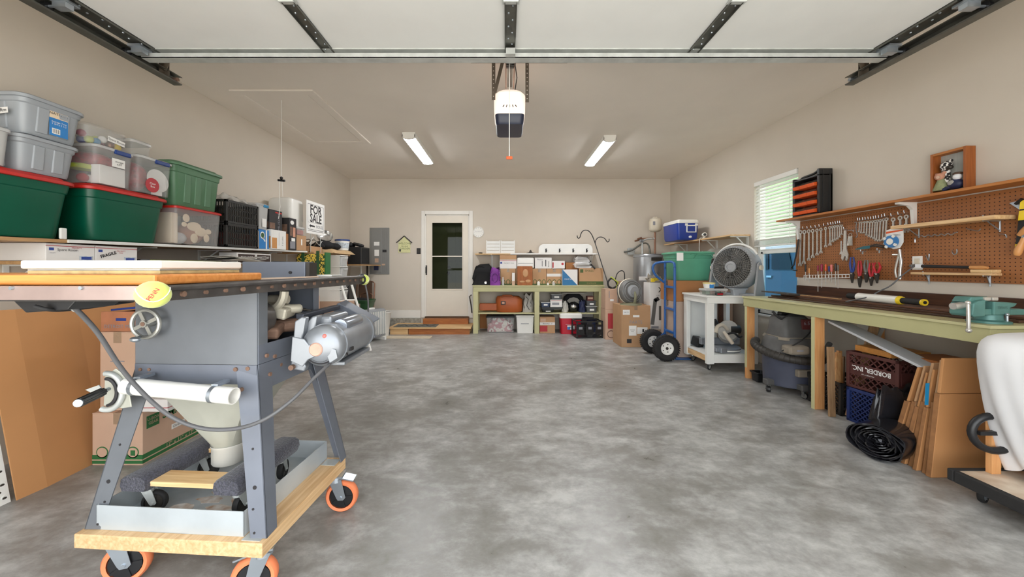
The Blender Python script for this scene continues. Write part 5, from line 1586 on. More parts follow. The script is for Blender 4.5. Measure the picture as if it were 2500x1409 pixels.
sp('capacitor_box', MB().box(-.845, -.765, 1.62, 1.8, .965, 1.018), 'motor_grey', bevel=.012)
sp('mount_rail', MB().bar((-.895, 1.60, 1.018), (-.868, 1.90, 1.028), .035, .022), M('dark_rail', (74, 78, 88), .4, .4), bevel=.003)
hp = MB().prism([(-.915, 1.015), (-.885, 1.045), (-.70, .945), (-.69, .86), (-.86, .88)], (0, 1.945, 0), (1, 0, 0), (0, 0, 1), (0, .012, 0))
hp.add([(-.885, 1.945, 1.045), (-.70, 1.945, .945), (-.69, 2.02, .955), (-.875, 2.02, 1.055), (-.885, 1.945, 1.039), (-.70, 1.945, .939), (-.69, 2.02, .949), (-.875, 2.02, 1.049)],
       [(0, 1, 2, 3), (7, 6, 5, 4), (0, 4, 5, 1), (1, 5, 6, 2), (2, 6, 7, 3), (3, 7, 4, 0)])
sp('hinge_plate', hp, 'saw_blue', bevel=.003)
sp('motor_foot', MB().box(-.80, -.70, 1.6, 1.9, .806, .822), 'motor_grey', bevel=.004)
# ------------------------------------------------------------------ boards lying on the saw
single(MB().box(-2.0, -.952, 1.0, 1.44, 1.1825, 1.2115), 'plywood_board', 'orange-faced plywood board lying on the saw table', 'board', 'orange_ply', bevel=.006)
single(MB().box(-1.37, -.99, 1.055, 1.37, 1.212, 1.222), 'cork_board', 'thin tan cork board between the plywood and the white panel', 'board', M('cork', (186, 166, 118), .85, amt=.18, scale=40), bevel=.002)
single(MB().box(-1.375, -.995, 1.06, 1.372, 1.2225, 1.2265), 'metal_sheet', 'thin bare metal sheet on the cork board', 'sheet', 'galvanised')
single(MB().box(-1.385, -.985, 1.05, 1.375, 1.227, 1.2515), 'foam_board', 'white foam panel on top of the stack of boards on the saw', 'panel', M('foam_white', (240, 236, 230), .5, amt=.02, scale=14, bump=.15), bevel=.005)
fn = thing('rip_fence', 'blue-grey steel rip fence standing across the saw table', 'fence', (-1.2, 1.93, 1.173))
MB().box(-1.36, -1.035, 1.90, 1.985, 1.173, 1.262).build('fence_body', 'saw_blue', fn, world=True, bevel=.004)
MB().box(-1.033, -1.015, 1.905, 1.98, 1.176, 1.258).build('end_plate', 'dark_steel', fn, world=True)
MB().cyl((-1.11, 1.895, 1.206), (-1.11, 1.902, 1.206), .008, n=14).build('slot_hole', 'print_dark', fn, world=True)
single(MB().add([(-1.0, 1.44, 1.1825), (-.985, 1.44, 1.1825), (-.93, 1.83, 1.1825), (-.945, 1.83, 1.1825), (-1.0, 1.44, 1.189), (-.985, 1.44, 1.189), (-.93, 1.83, 1.189), (-.945, 1.83, 1.189)],
                [(3, 2, 1, 0), (4, 5, 6, 7), (0, 1, 5, 4), (1, 2, 6, 5), (2, 3, 7, 6), (3, 0, 4, 7)]), 'wood_strip', 'pale wood strip lying beside the plywood on the saw rail', 'strip', M('pale_strip', (232, 206, 184), .6, amt=.05))
single(MB().box(-1.04, -.945, 2.0, 2.13, 1.1825, 1.192), 'white_board', 'small white board at the back of the saw table', 'board', 'white_paint', bevel=.002)

# ------------------------------------------------------------------ cardboard behind the saw on the left
cbx = thing('cardboard_sheet', 'huge folded cardboard sheet leaning along the left wall', 'cardboard', (-2.6, 2.3, 0))
def leanpt(y, z, off=0): return V((-2.585 - .185 * z + off, y, z))
ys = [1.95, 2.07, 2.38, 2.75]; offs = [0, .012, -.004, .01]
for k in range(3):
    a, b = ys[k], ys[k + 1]
    z1, z2 = 1.0 - .004 * k, 1.0 - .004 * (k + 1)
    q = [leanpt(a, 0, offs[k]), leanpt(b, 0, offs[k + 1]), leanpt(b, z2, offs[k + 1]), leanpt(a, z1, offs[k])]
    vs = q + [p - V((.007, 0, 0)) for p in q]
    MB().add(vs, [(0, 1, 2, 3), (7, 6, 5, 4), (0, 4, 5, 1), (1, 5, 6, 2), (2, 6, 7, 3), (3, 7, 4, 0)]).build('panel', M('card_big', (192, 138, 88), .75, amt=.06, scale=2.5), cbx, world=True)
pv = thing('perforated_panel', 'white plastic panel full of oval holes at the left edge', 'panel', (-2.7, 1.7, 0))
q = [leanpt(1.45, 0, -.02), leanpt(1.94, 0, -.02), leanpt(1.94, .62, -.02), leanpt(1.45, .62, -.02)]
MB().add(q + [p - V((.012, 0, 0)) for p in q], [(0, 1, 2, 3), (7, 6, 5, 4), (0, 4, 5, 1), (1, 5, 6, 2), (2, 6, 7, 3), (3, 7, 4, 0)]).build('sheet', 'white_plastic', pv, world=True)
hl = MB(); hr = MB()
for j in range(17):
    for i in range(12):
        y_ = 1.92 - .035 * i - (.0175 if j % 2 else 0); z_ = .03 + .034 * j
        if y_ < 1.47: continue
        c = leanpt(y_, z_, -.0195)
        hl.sphere(c, .009, (.12, 1.1, .75), 8, 4); hr.torus(c, (1, 0, .18), .0125, .0025, 10, 4, 0, PI)
hl.build('holes', 'dark_steel', pv, world=True)['kind'] = 'stuff'
hr.build('hole_lips', 'white_plastic', pv, world=True)['kind'] = 'stuff'
uh = carton('moving_carton', 'tan moving carton marked SMALL in green beside the saw legs', 'carton', -2.575, -2.262, 2.295, 2.72, 0, .325, 'card_pink',
            patches=[('f', 0, .03, 1, .17, 'print_green'), ('f', 0, .095, 1, .02, 'card_pink', {'off': .0012}), ('r', 0, .03, 1, .17, 'print_green'), ('r', 0, .095, 1, .02, 'card_pink', {'off': .0012}), ('r', .06, .66, .2, .24, 'print_green', {'name': 'logo_patch'}),
                     ('f', .69, .14, .24, .22, 'print_green', {'rnd': True, 'name': 'house_emblem'}), ('f', .71, .16, .2, .18, 'card_pink', {'rnd': True, 'off': .0012}), ('f', .77, .19, .09, .1, 'print_green', {'off': .0024, 'name': 'house_emblem'}),
                     ('f', .08, .14, .24, .22, 'print_green', {'rnd': True, 'name': 'round_emblem'}), ('f', .10, .16, .2, .18, 'card_pink', {'rnd': True, 'off': .0012}),
                     ('f', .40, .14, .24, .22, 'print_green', {'rnd': True, 'name': 'round_emblem'}), ('f', .42, .16, .2, .18, 'card_pink', {'rnd': True, 'off': .0012}),
                     ('r', .47, .42, .24, .1, 'paper_white', {'name': 'name_label'})],
            words=[('r', 'SMALL', .56, .8, .075, 'print_green', {'bold': .001}), ('r', 'U-BOX\nGEAR', .16, .79, .026, 'card_pink', {'off': .001}), ('r', '17" x 11" x 17"', .62, .15, .036, 'card_pink', {'off': .002}), ('r', 'Christmas', .59, .47, .022, 'print_dark', {'off': .001})])
carton('tall_carton', 'plain pinkish carton between the moving carton and the wooden crate', 'carton', -2.565, -2.345, 2.33, 2.68, .327, .825, 'card_pink', patches=[('f', .3, .62, .4, .012, 'print_grey')])
cr = thing('wooden_crate', 'old wooden bottle crate stencilled DETROIT MICH with blue hand hole', 'crate', (-2.46, 2.47, .827))
for yy in (2.335, 2.585):
    MB().box(-2.565, -2.35, yy, yy + .015, .827, .952).build('end_board', M('crate_wood', (176, 116, 84), .7, amt=.15, scale=10), cr, world=True, bevel=.002)
for xx in (-2.565, -2.362):
    MB().box(xx, xx + .012, 2.35, 2.585, .835, .94).build('side_board', M('crate_wood'), cr, world=True)
MB().box(-2.553, -2.362, 2.35, 2.585, .827, .838).build('bottom_board', M('crate_wood'), cr, world=True)
MB().box(-2.47, -2.405, 2.3335, 2.336, .893, .912).build('hand_hole', 'handle_blue', cr, world=True, bevel=.001)
text('DETROIT MICH', .03, (-2.44, 2.334, .858), (1, 0, 0), (0, 0, 1), 'print_grey', cr)
single(MB().cbox((-2.44, 2.48, .968), (.2, .22, .012), (.0, -.09, 0)), 'blue_folder', 'blue folder sticking out of the wooden bottle crate', 'folder', 'handle_blue')
carton('priority_box', 'flat white mailing box with a red line on the SMALL moving carton', 'box', -2.335, -2.12, 2.31, 2.6, .327, .405, 'white_card', tape=None, patches=[('f', 0, .3, 1, .05, 'print_red'), ('r', 0, .3, 1, .05, 'print_red')])
# ================================================================== BACK WALL
def px_box(px0, px1, py0, py1, d):
    return XP(px0, d), XP(px1, d), ZP(py1, d), ZP(py0, d)
def pc(name, label, cat, px0, px1, py0, py1, d, dep, mat, z0=None, **k):
    x0, x1, za, zb = px_box(px0, px1, py0, py1, d)
    return carton(name, label, cat, x0, x1, d, d + dep, za if z0 is None else z0, zb, mat, **k)
# step, mats
stp = thing('door_step', 'low wooden step platform in front of the cream door', 'step', (-1.37, 7.05, 0))
sx0, sx1 = XP(948, 6.79), XP(1150, 6.79)
for k in range(5):
    y0 = 6.78 + k * .115
    MB().box(sx0, sx1, y0, y0 + .112, .108, .13).build('deck_board', 'pine', stp, world=True, bevel=.002)
MB().box(sx0 + .03, sx0 + .36, 6.80, 6.83, 0, .107).build('riser', 'pine', stp, world=True)
MB().box(sx0 + .37, sx1 - .03, 6.80, 6.83, 0, .107).build('riser', 'stained_x', stp, world=True)
for x in (sx0 + .03, sx0 + .7, sx1 - .07):
    MB().box(x, x + .04, 6.84, 7.33, 0, .107).build('joist', 'pine_y', stp, world=True)
single(MB().box(DX0, DX1, 7.2, 7.347, .131, .228), 'sill_beam', 'stained timber sill under the cream door', 'sill', 'stained_x', bevel=.004)
rg_ = thing('door_mat', 'grey patterned mat on the wooden step', 'mat', (XP(1008, 6.95), 6.98, .131))
a0, a1 = XP(963, 6.9), XP(1066, 6.9)
MB().box(a0, a1, 6.82, 7.15, .131, .138).build('pile', 'mat_grey', rg_, world=True, bevel=.003)
for k in range(7):
    MB().cbox((a0 + .1 + k * .1, 6.98, .1385), (.03, .22, .002), (0, 0, .5 if k % 2 else -.4)).build('scroll_pattern', M('mat_dark', (66, 66, 60), .95), rg_, world=True)
single(MB().loft([rrect(.86, .2, .03, .001, cx=XP(993, 6.47), cy=6.50), rrect(.86, .2, .03, .012, cx=XP(993, 6.47), cy=6.50)]), 'floor_mat', 'small cream rug on the concrete before the step', 'rug', 'mat_cream')
# electrical panel, bird house sign, switch, clock
ep = thing('electrical_panel', 'grey electrical breaker panel with stickers on the back wall', 'electrical panel', (XP(927, YB), YB - .02, ZP(670, YB)))
ex0, ex1, ez0, ez1 = px_box(903, 951, 556, 670, YB)
MB().box(ex0, ex1, YB - .012, YB - .001, ez0, ez1).build('cover', 'panel_grey', ep, world=True, bevel=.004)
MB().box(ex0 + .03, ex0 + .24, YB - .02, YB - .012, ez0 + .03, ez1 - .03).build('door_leaf', 'panel_grey', ep, world=True, bevel=.004)
for k in range(3):
    x = ex0 + .27 + k * .035
    MB().box(x, x + .012, YB - .016, YB - .012, ez0 + .05, ez1 - .04).build('pressed_rib', 'panel_grey', ep, world=True)
MB().box(ex0 + .26, ex0 + .34, YB - .02, YB - .012, ZP(616, YB), ZP(610, YB)).build('latch', 'print_dark', ep, world=True)
for (pa, pb, qa, qb, m_) in ((914, 927, 591, 600, 'paper_white'), (915, 926, 610, 625, 'paper_white'), (916, 925, 631, 641, 'card_pink'), (914, 925, 649, 660, 'navy'), (933, 941, 644, 648, 'card_pink')):
    MB().box(XP(pa, YB), XP(pb, YB), YB - .0215, YB - .0195, ZP(qb, YB), ZP(qa, YB)).build('sticker', m_, ep, world=True)
bs = thing('birdhouse_sign', 'pale green birdhouse-shaped welcome sign on the back wall', 'sign', (XP(986, YB), YB - .02, ZP(618, YB)))
hx0, hx1, hz0, hz1 = px_box(973, 1002, 577, 617, YB)
hm = (hx0 + hx1) / 2
MB().prism([(hx0 - hm, 0), (hx1 - hm, 0), (hx1 - hm, .2), (0, .325), (hx0 - hm, .2)], (hm, YB - .014, hz0), (1, 0, 0), (0, 0, 1), (0, .012, 0)).build('board', 'sign_green', bs, world=True)
for s_ in (-1, 1):
    MB().bar((hm, YB - .016, hz0 + .335), (hm + s_ * .155, YB - .016, hz0 + .20), .03, .012, up=(0, 0, 1)).build('roof_strip', 'print_dark', bs, world=True)
text('WELCOME\nto our\nGARDEN', .052, (hm + .01, YB - .0145, hz0 + .13), (1, 0, 0), (0, 0, 1), 'print_olive', bs)
MB().sphere((hx0 + .035, YB - .016, hz0 + .045), .022, (.8, .2, 1.3)).build('painted_bird', 'print_dark', bs, world=True)
sw = thing('light_switch', 'black switch plate beside the door', 'switch', (XP(1022, YB), YB - .01, ZP(620, YB)))
MB().box(XP(1017.5, YB), XP(1027, YB), YB - .01, YB - .001, ZP(620, YB), ZP(606, YB)).build('plate', 'black_plastic', sw, world=True, bevel=.003)
MB().box(XP(1020, YB), XP(1024.5, YB), YB - .014, YB - .01, ZP(617, YB), ZP(609, YB)).build('rocker', 'dark_steel', sw, world=True, bevel=.002)
ck = thing('wall_clock', 'round white wall dial above the back shelf', 'clock', (XP(1168, YB), YB - .02, ZP(580, YB)))
cc_ = V((XP(1168, YB), YB - .001, ZP(567, YB)))
MB().lathe([(.108, 0), (.112, .012), (.1, .02), (.098, .012), (.0, .012)], cc_, (0, -1, 0), 30).build('case', 'white_plastic', ck, world=True, smooth=40)
text('C L O C K', .03, cc_ + V((0, -.013, .01)), (1, 0, 0), (0, 0, 1), 'print_grey', ck)
for k in range(12):
    a = k * PI / 6
    MB().cbox(cc_ + V((.083 * math.cos(a), -.0135, .083 * math.sin(a))), (.006, .002, .014), (0, PI / 2 - a, 0)).build('hour_mark', 'print_grey', ck, world=True)
# hanging strap on the door casing
single(MB().tube([(XP(1151, 7.36), 7.36, ZP(720, 7.36)), (XP(1146, 7.34), 7.34, ZP(724, 7.34)), (XP(1150, 7.35), 7.35, ZP(745, 7.35)), (XP(1152, 7.36), 7.36, ZP(764, 7.36))], .012, 6), 'hanging_strap', 'dark strap hanging between the door and the green bench', 'strap', 'dark_steel', smooth=50)

# ------------------------------------------------------------------ green bench at the back
BY0, BY1, BZ = 6.88, 7.37, .90
bx0, bx1 = XP(1155, BY0), XP(1475, BY0)
gb = thing('green_workbench', 'pale green workbench with lower shelf at the back wall', 'workbench', ((bx0 + bx1) / 2, 7.12, 0))
MB().box(bx0 - .01, bx1 + .01, BY0 - .01, BY1, BZ - .02, BZ).build('top', 'bench_green', gb, world=True, bevel=.002)
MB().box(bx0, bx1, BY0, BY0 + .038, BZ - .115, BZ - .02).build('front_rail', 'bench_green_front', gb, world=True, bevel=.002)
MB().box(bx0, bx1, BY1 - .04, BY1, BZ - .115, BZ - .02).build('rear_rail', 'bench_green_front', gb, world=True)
lx = (bx0 + .045, XP(1311, BY0), bx1 - .05)
for x in lx:
    for y in (BY0, BY1 - .09):
        MB().box(x - .045, x + .045, y, y + .06, 0, BZ - .116).build('leg', 'bench_green', gb, world=True, bevel=.002)
SZ = .385
MB().box(bx0 + .02, bx1 - .02, BY0 + .04, BY1 - .02, SZ - .018, SZ).build('lower_shelf', 'bench_green', gb, world=True)
MB().box(bx0, bx1, BY0 + .012, BY0 + .03, SZ - .018, SZ).build('shelf_edge', 'bench_green', gb, world=True)
MB().box(lx[0] + .05, lx[0] + .32, BY1 - .035, BY1 - .02, .02, .36).build('back_panel', 'card_dark', gb, world=True)
# black bag, purple bag
bb = thing('black_tote_bag', 'black tote bag with round silver badge on the green bench', 'bag', (XP(1180, 7.0), 7.08, BZ + .001))
x0, x1, _, zt_ = px_box(1154, 1206, 650, 693, 7.0)
def lump(x0, x1, y0, y1, z0, z1, n=6, j=.12):
    cx, cy, w_, d_ = (x0 + x1) / 2, (y0 + y1) / 2, x1 - x0, y1 - y0
    rings = []
    for i in range(n + 1):
        t = i / n
        k = 1 - .25 * t * t
        pts = rrect(w_ * k, d_ * (k if t < .9 else .5), .05, z0 + (z1 - z0) * t, 4, cx, cy)
        pts = [p + V((random.uniform(-j, j) * .05, random.uniform(-j, j) * .05, (random.uniform(-j, j) * .12 if i == n else 0))) for p in pts]
        rings.append(pts)
    return MB().loft(rings)
lump(x0, x1, 7.0, 7.2, BZ + .001, zt_, j=.5).build('body', 'black_cloth', bb, world=True, smooth=60)
MB().lathe([(.0, .0), (.024, .004), (.028, .0)], (XP(1186, 6.99), 6.992, BZ + .05), (0, -1, 0), 16).build('badge', 'chrome', bb, world=True, smooth=40)
MB().tube([(x0 + .05, 7.03, zt_ - .03), (x0 + .12, 7.02, zt_ + .02), (x0 + .22, 7.02, zt_ - .02)], .012, 6).build('handle', 'black_cloth', bb, world=True, smooth=50)
pb_ = thing('purple_bag', 'small purple drawstring bag beside the black tote bag', 'bag', (XP(1208, 6.95), 6.98, BZ + .001))
x0, x1, _, zt_ = px_box(1196, 1221, 657, 693, 6.93)
lump(x0, x1, 6.9, 6.99, BZ + .001, zt_, j=.35).build('body', 'purple', pb_, world=True, smooth=60)
MB().torus(((x0 + x1) / 2, 6.9, BZ + .14), (0, 1, 0), .05, .006, 18, 6, ry=.08).build('drawstring', M('purple_dark', (84, 26, 104), .6), pb_, world=True, smooth=50)
# row of cartons
emb = [('f', .04, .02, .28, .32, 'print_olive', {'rnd': True}), ('f', .36, .02, .28, .32, 'print_olive', {'rnd': True}), ('f', .68, .02, .28, .32, 'print_olive', {'rnd': True}),
       ('f', .08, .06, .2, .24, 'card', {'rnd': True, 'off': .0012}), ('f', .4, .06, .2, .24, 'card', {'rnd': True, 'off': .0012}), ('f', .72, .06, .2, .24, 'card', {'rnd': True, 'off': .0012}), ('f', 0, 0, 1, .08, 'print_olive', {'off': .002})]
pc('moving_carton', 'tan moving carton beside the purple bag on the bench', 'carton', 1222, 1259, 656, 696, 7.05, .3, 'card', BZ + .001, patches=emb)
pc('moving_carton', 'tan moving carton half hidden behind the carved plaque', 'carton', 1260, 1299, 656, 696, 7.05, .3, 'card', BZ + .001, patches=emb)
pc('moving_carton', 'tan moving carton just right of the carved plaque', 'carton', 1300, 1334, 656, 696, 7.05, .3, 'card', BZ + .001, patches=emb)
pc('moving_carton', 'tan moving carton with a white tape band on the bench', 'carton', 1335, 1372, 656, 696, 7.05, .3, 'card', BZ + .001, patches=emb + [('f', 0, .52, 1, .17, 'white_card')])
pc('moving_carton', 'tan moving carton marked SMALL at the bench end', 'carton', 1414, 1473, 655, 696, 7.0, .32, 'card', BZ + .001, patches=[('f', 0, .02, 1, .2, 'print_olive'), ('f', .04, .74, .13, .2, 'print_olive', {'name': 'logo_patch'})], words=[('f', 'SMALL', .42, .84, .06, 'print_olive'), ('f', '12 x 12 x 16', .5, .12, .035, 'card', {'off': .001})])
pc('moving_carton', 'plain brown carton behind the plastic bag on the bench', 'carton', 1381, 1410, 641, 696, 7.12, .22, 'card_dark', BZ + .001)
z1_ = ZP(656, 7.05)
pc('mailing_box', 'white mailing box on the carton beside the purple bag', 'box', 1220, 1261, 634, 655, 7.05, .25, 'white_card', z1_ + .001, tape=None, patches=[('f', .03, .55, .12, .2, 'print_blue'), ('f', 0, .86, 1, .05, 'print_red')], words=[('f', 'PRIORITY MAIL', .55, .6, .03, 'print_grey')])
pc('flat_carton', 'small tan carton under the back shelf, on the white mailing box', 'carton', 1220, 1261, 623, 634, 7.05, .22, 'card', ZP(634, 7.05) + .001)
wp = thing('foam_cooler', 'white rounded foam case on the middle cartons', 'case', (XP(1282, 7.05), 7.15, z1_ + .001))
x0, x1, _, zz_ = px_box(1262, 1304, 629, 655, 7.05)
MB().box(x0, x1, 7.05, 7.25, z1_ + .001, zz_).build('shell', 'white_plastic', wp, world=True, bevel=.03, seg=3)
MB().box(x0 + .02, x1 - .02, 7.046, 7.05, z1_ + .1, z1_ + .106).build('seam', 'print_grey', wp, world=True)
pc('mailing_box', 'white box with black handwriting on the cartons', 'box', 1306, 1347, 629, 655, 7.05, .24, 'white_card', z1_ + .001, tape=None, patches=[('f', .42, .2, .03, .5, 'print_dark'), ('f', .62, .2, .05, .6, 'print_dark')], words=[('f', 'Photos', .3, .82, .04, 'print_grey'), ('f', 'FRAGILE', .82, .4, .03, 'print_dark', {'rot': PI / 2})])
pc('mailing_box', 'white box with pink print beside the handwritten box', 'box', 1348, 1379, 637, 655, 7.04, .24, 'white_card', z1_ + .001, tape=None, patches=[('f', .72, .45, .2, .3, 'print_red', {'rnd': True}), ('f', .02, .1, .1, .7, 'print_red')])
bgx = thing('plastic_bag', 'clear plastic bag with a black tool inside on the SMALL carton', 'bag', (XP(1432, 7.0), 7.12, ZP(655, 7.0)))
x0, x1, _, zz_ = px_box(1402, 1445, 629, 655, 7.0)
lump(x0, x1, 7.02, 7.24, ZP(655, 7.0) + .001, zz_, j=.6).build('film', 'cling_film', bgx, world=True, smooth=60)
tl_ = MB().cyl((XP(1418, 7.0), 7.09, ZP(648, 7.0)), (XP(1444, 7.0), 7.12, ZP(643, 7.0)), .055, .045, 14); tl_.sphere((XP(1440, 7.0), 7.12, ZP(642, 7.0)), .06); tl_.cyl((XP(1444, 7.0), 7.05, ZP(645, 7.0)), (XP(1453, 6.95), 6.97, ZP(656, 6.95)), .014)
single(tl_, 'heat_gun', 'black power tool wrapped in the clear plastic bag', 'tool', 'black_plastic', smooth=50)
# things in front of the cartons
cp_ = thing('carved_plaque', 'carved wooden plaque leaning in front of the cartons', 'plaque', (XP(1281, 6.93), 6.95, BZ + .001))
x0, x1, _, zz_ = px_box(1263, 1300, 650, 696, 6.93)
MB().box(x0, x1, 6.93, 6.96, BZ + .001, zz_).build('board', 'stained_z', cp_, world=True, bevel=.004)
MB().sphere(((x0 + x1) / 2 + .01, 6.93, BZ + .23), .07, (.75, .12, 1.1)).build('carved_face', M('carved_pale', (196, 148, 104), .6), cp_, world=True, smooth=60)
MB().sphere(((x0 + x1) / 2 - .05, 6.93, BZ + .07), .05, (1, .15, .4)).sphere(((x0 + x1) / 2 + .06, 6.93, BZ + .08), .05, (1, .15, .6)).build('carved_base', M('carved_pale'), cp_, world=True, smooth=60)
tb_ = thing('travel_box', 'blue and white box split diagonally on the green bench', 'box', (XP(1391, 6.93), 6.98, BZ + .001))
x0, x1, _, zz_ = px_box(1373, 1410, 658, 696, 6.93)
MB().box(x0, x1, 6.93, 7.03, BZ + .001, zz_).build('body', 'white_card', tb_, world=True, bevel=.002)
MB().prism([(0, 0), (x1 - x0, 0), (0, zz_ - BZ)], (x0, 6.93, BZ + .001), (1, 0, 0), (0, 0, 1), (0, -.001, 0)).build('blue_half', M('box_blue', (36, 110, 160), .5), tb_, world=True)
text('travel set', .04, ((x0 + x1) / 2 - .03, 6.928, BZ + .12), (1, 0, 0), (0, 0, 1), 'paper_white', tb_)
def bottle(label, px, py, h, r, mat, capm):
    t = thing('bottle', label, 'bottle', (XP(px, 6.93), 6.95, BZ + .001))
    MB().lathe([(r, 0), (r, h * .7), (r * .45, h * .82), (r * .45, h * .86)], n=16).build('body', mat, t, smooth=40)
    MB().cyl((0, 0, h * .86), (0, 0, h), r * .5, n=14).build('cap', capm, t, smooth=40)
bottle('slim white lotion bottle beside the purple bag', 1228, 0, .15, .022, 'cloudy_plastic', 'white_plastic')
bottle('short white bottle between the plaque and the travel box', 1315, 0, .085, .028, 'white_plastic', 'card_pink')
bottle('clear jar with white cap near the travel box', 1352, 0, .075, .03, 'cloudy_plastic', 'white_plastic')
bottle('tiny white pot left of the clear jar', 1338, 0, .05, .022, 'white_plastic', 'white_plastic')
pc('slim_box', 'slim white and pink box standing beside the lotion bottle', 'box', 1250, 1257, 666, 696, 6.92, .05, 'white_card', BZ + .001, tape=None, patches=[('f', 0, 0, 1, .35, 'card_pink')])
# ------------------------------------------------------------------ shelf above the bench
ws = thing('back_wall_shelf', 'wooden shelf with white edge strip above the green bench', 'shelf', (XP(1310, 7.1), 7.24, 1.485))
s0, s1, sm = XP(1159, 7.08), XP(1463, 7.08), XP(1246, 7.08)
MB().box(s0, s1, 7.09, 7.395, 1.485, 1.505).build('shelf_board', 'pine', ws, world=True)
MB().box(sm, s1, 7.07, 7.09, 1.485, 1.51).build('edge_strip', 'white_paint', ws, world=True)
for px in (1200, 1447):
    x = XP(px, 7.2)
    MB().box(x - .012, x + .012, 7.12, 7.395, 1.475, 1.485).box(x - .02, x + .02, 7.385, 7.398, 1.22, 1.485).bar((x, 7.388, 1.27), (x, 7.17, 1.478), .014, .014).build('bracket', 'white_paint', ws, world=True)
sc = thing('slatted_box', 'white slatted planter box with two panels on the back shelf', 'box', (XP(1222, 7.12), 7.2, 1.506))
x0, x1, _, zz_ = px_box(1187, 1257, 588, 618, 7.12)
for a, b in ((x0, (x0 + x1) / 2 - .004), ((x0 + x1) / 2 + .004, x1)):
    for k in range(4):
        h = (zz_ - 1.506) / 4
        MB().box(a + .01, b - .01, 7.12, 7.135, 1.508 + k * h, 1.506 + (k + 1) * h - .006).build('slat', 'white_paint', sc, world=True, bevel=.002)
    for xx in (a, b - .02):
        MB().box(xx, xx + .02, 7.112, 7.14, 1.506, zz_ + .005).build('stile', 'white_paint', sc, world=True)
MB().box(x0 + .01, x1 - .01, 7.14, 7.3, 1.507, 1.515).build('base_board', 'white_paint', sc, world=True)
single(MB().lathe([(.1, 0), (.09, .012), (.03, .03), (.012, .07), (.0, .075)], (XP(1296, 7.12), 7.2, 1.506), n=20), 'funnel_hat', 'dark cone-shaped lid on the back shelf', 'lid', 'dark_steel', smooth=40)
single(MB().sphere((XP(1173, 7.12), 7.15, 1.518), .03, (1.4, 1, .45)), 'tape_lump', 'small black lump at the left end of the back shelf', 'lump', 'black_plastic', smooth=50)
rk = thing('coat_rack', 'white rounded coat rack board with four black hooks on the shelf', 'coat rack', (XP(1381, 7.12), 7.15, 1.511))
x0, x1, _, zz_ = px_box(1315, 1447, 596, 617, 7.12)
poly = []
w_, h_ = x1 - x0, zz_ - 1.511
for cx_, cz_, a0 in ((w_ - .1, h_ - .1, 0), (.1, h_ - .1, 90)):
    for k in range(7):
        a = math.radians(a0 + 15 * k); poly.append((cx_ + .1 * math.cos(a), cz_ + .1 * math.sin(a)))
poly += [(0, 0), (w_, 0)]
MB().prism(poly, (x0, 7.12, 1.511), (1, 0, 0), (0, 0, 1), (0, .02, 0)).build('board', 'white_paint', rk, world=True, bevel=.004)
for px in (1333, 1366, 1399, 1432):
    x = XP(px, 7.12)
    MB().tube([(x, 7.118, 1.575), (x, 7.10, 1.565), (x, 7.085, 1.535), (x, 7.07, 1.54), (x + .01, 7.062, 1.565)], .008, 6).tube([(x, 7.11, 1.565), (x + .004, 7.085, 1.6)], .007, 6).box(x - .012, x + .012, 7.114, 7.12, 1.53, 1.6).build('hook', 'black_plastic', rk, world=True, smooth=40)
# shepherd hook
hk = thing('shepherd_hook', 'black double shepherd hook leaning in the corner by the bench', 'garden hook', (XP(1485, 7.0), 7.0, .9))
base, fork, tip = W(1487, 704, 6.55), W(1454, 595, 7.0), W(1443, 568, 7.0)
base = V((base.x + .04, base.y, .76))
def arc2(c, r, a0, a1, n, y): return [V((c[0] + r * math.cos(math.radians(a0 + (a1 - a0) * k / n)), y, c[1] + r * math.sin(math.radians(a0 + (a1 - a0) * k / n)))) for k in range(n + 1)]
t1 = W(1448, 585, 7.25)
pts = [W(px, py, 7.03) for px, py in ((1454, 597), (1449, 583), (1444, 572), (1437, 564), (1429, 562), (1422, 565), (1418, 572), (1416, 579), (1413, 582), (1410, 580), (1409, 575))]
MB().tube(smoothpath([base, base.lerp(pts[0], .5)] + pts, 4), .009, 8).build('main_hook', 'black_plastic', hk, world=True, smooth=60)
pts = [W(px, py, 7.03) for px, py in ((1453, 594), (1455, 586), (1461, 580), (1469, 579), (1477, 583), (1481, 589), (1484, 591), (1487, 588), (1487, 583))]
MB().tube(smoothpath(pts, 4), .008, 8).build('side_hook', 'black_plastic', hk, world=True, smooth=60)
# ------------------------------------------------------------------ under the bench, left bay
gc = thing('guitar_case', 'orange-brown guitar case lying on the bench lower shelf', 'guitar case', (XP(1243, 7.0), 7.1, SZ + .001))
x0, x1, _, zz_ = px_box(1210, 1276, 719, 764, 7.0)
hh = zz_ - SZ
MB().loft([rrect(x1 - x0 - .06, .22, .1, SZ + .002, 6, (x0 + x1) / 2, 7.09), rrect(x1 - x0, .26, .12, SZ + .03, 6, (x0 + x1) / 2, 7.09), rrect(x1 - x0, .26, .12, SZ + hh * .72, 6, (x0 + x1) / 2, 7.09), rrect(x1 - x0 - .1, .22, .1, SZ + hh * .9, 6, (x0 + x1) / 2 - .02, 7.09)]).build('body', 'guitar_brown', gc, world=True, smooth=50)
MB().box(XP(1170, 7.0), x0 + .04, 7.02, 7.14, SZ + .03, SZ + .165).build('neck', 'guitar_brown', gc, world=True, bevel=.015)
MB().tube([(x0 + .1, 7.0, zz_ - .09), (x0 + .14, 6.975, zz_ - .02), (x0 + .3, 6.975, zz_ - .02), (x0 + .36, 7.0, zz_ - .09)], .018, 8).build('carry_handle', 'guitar_brown', gc, world=True, smooth=50)
MB().box(x0 + .1, x0 + .19, 6.95, 6.965, SZ + .15, SZ + .215).build('latch', 'black_plastic', gc, world=True, bevel=.004)
MB().box(x0 + .12, x0 + .17, 6.944, 6.95, SZ + .165, SZ + .2).build('latch_plate', 'copper', gc, world=True)
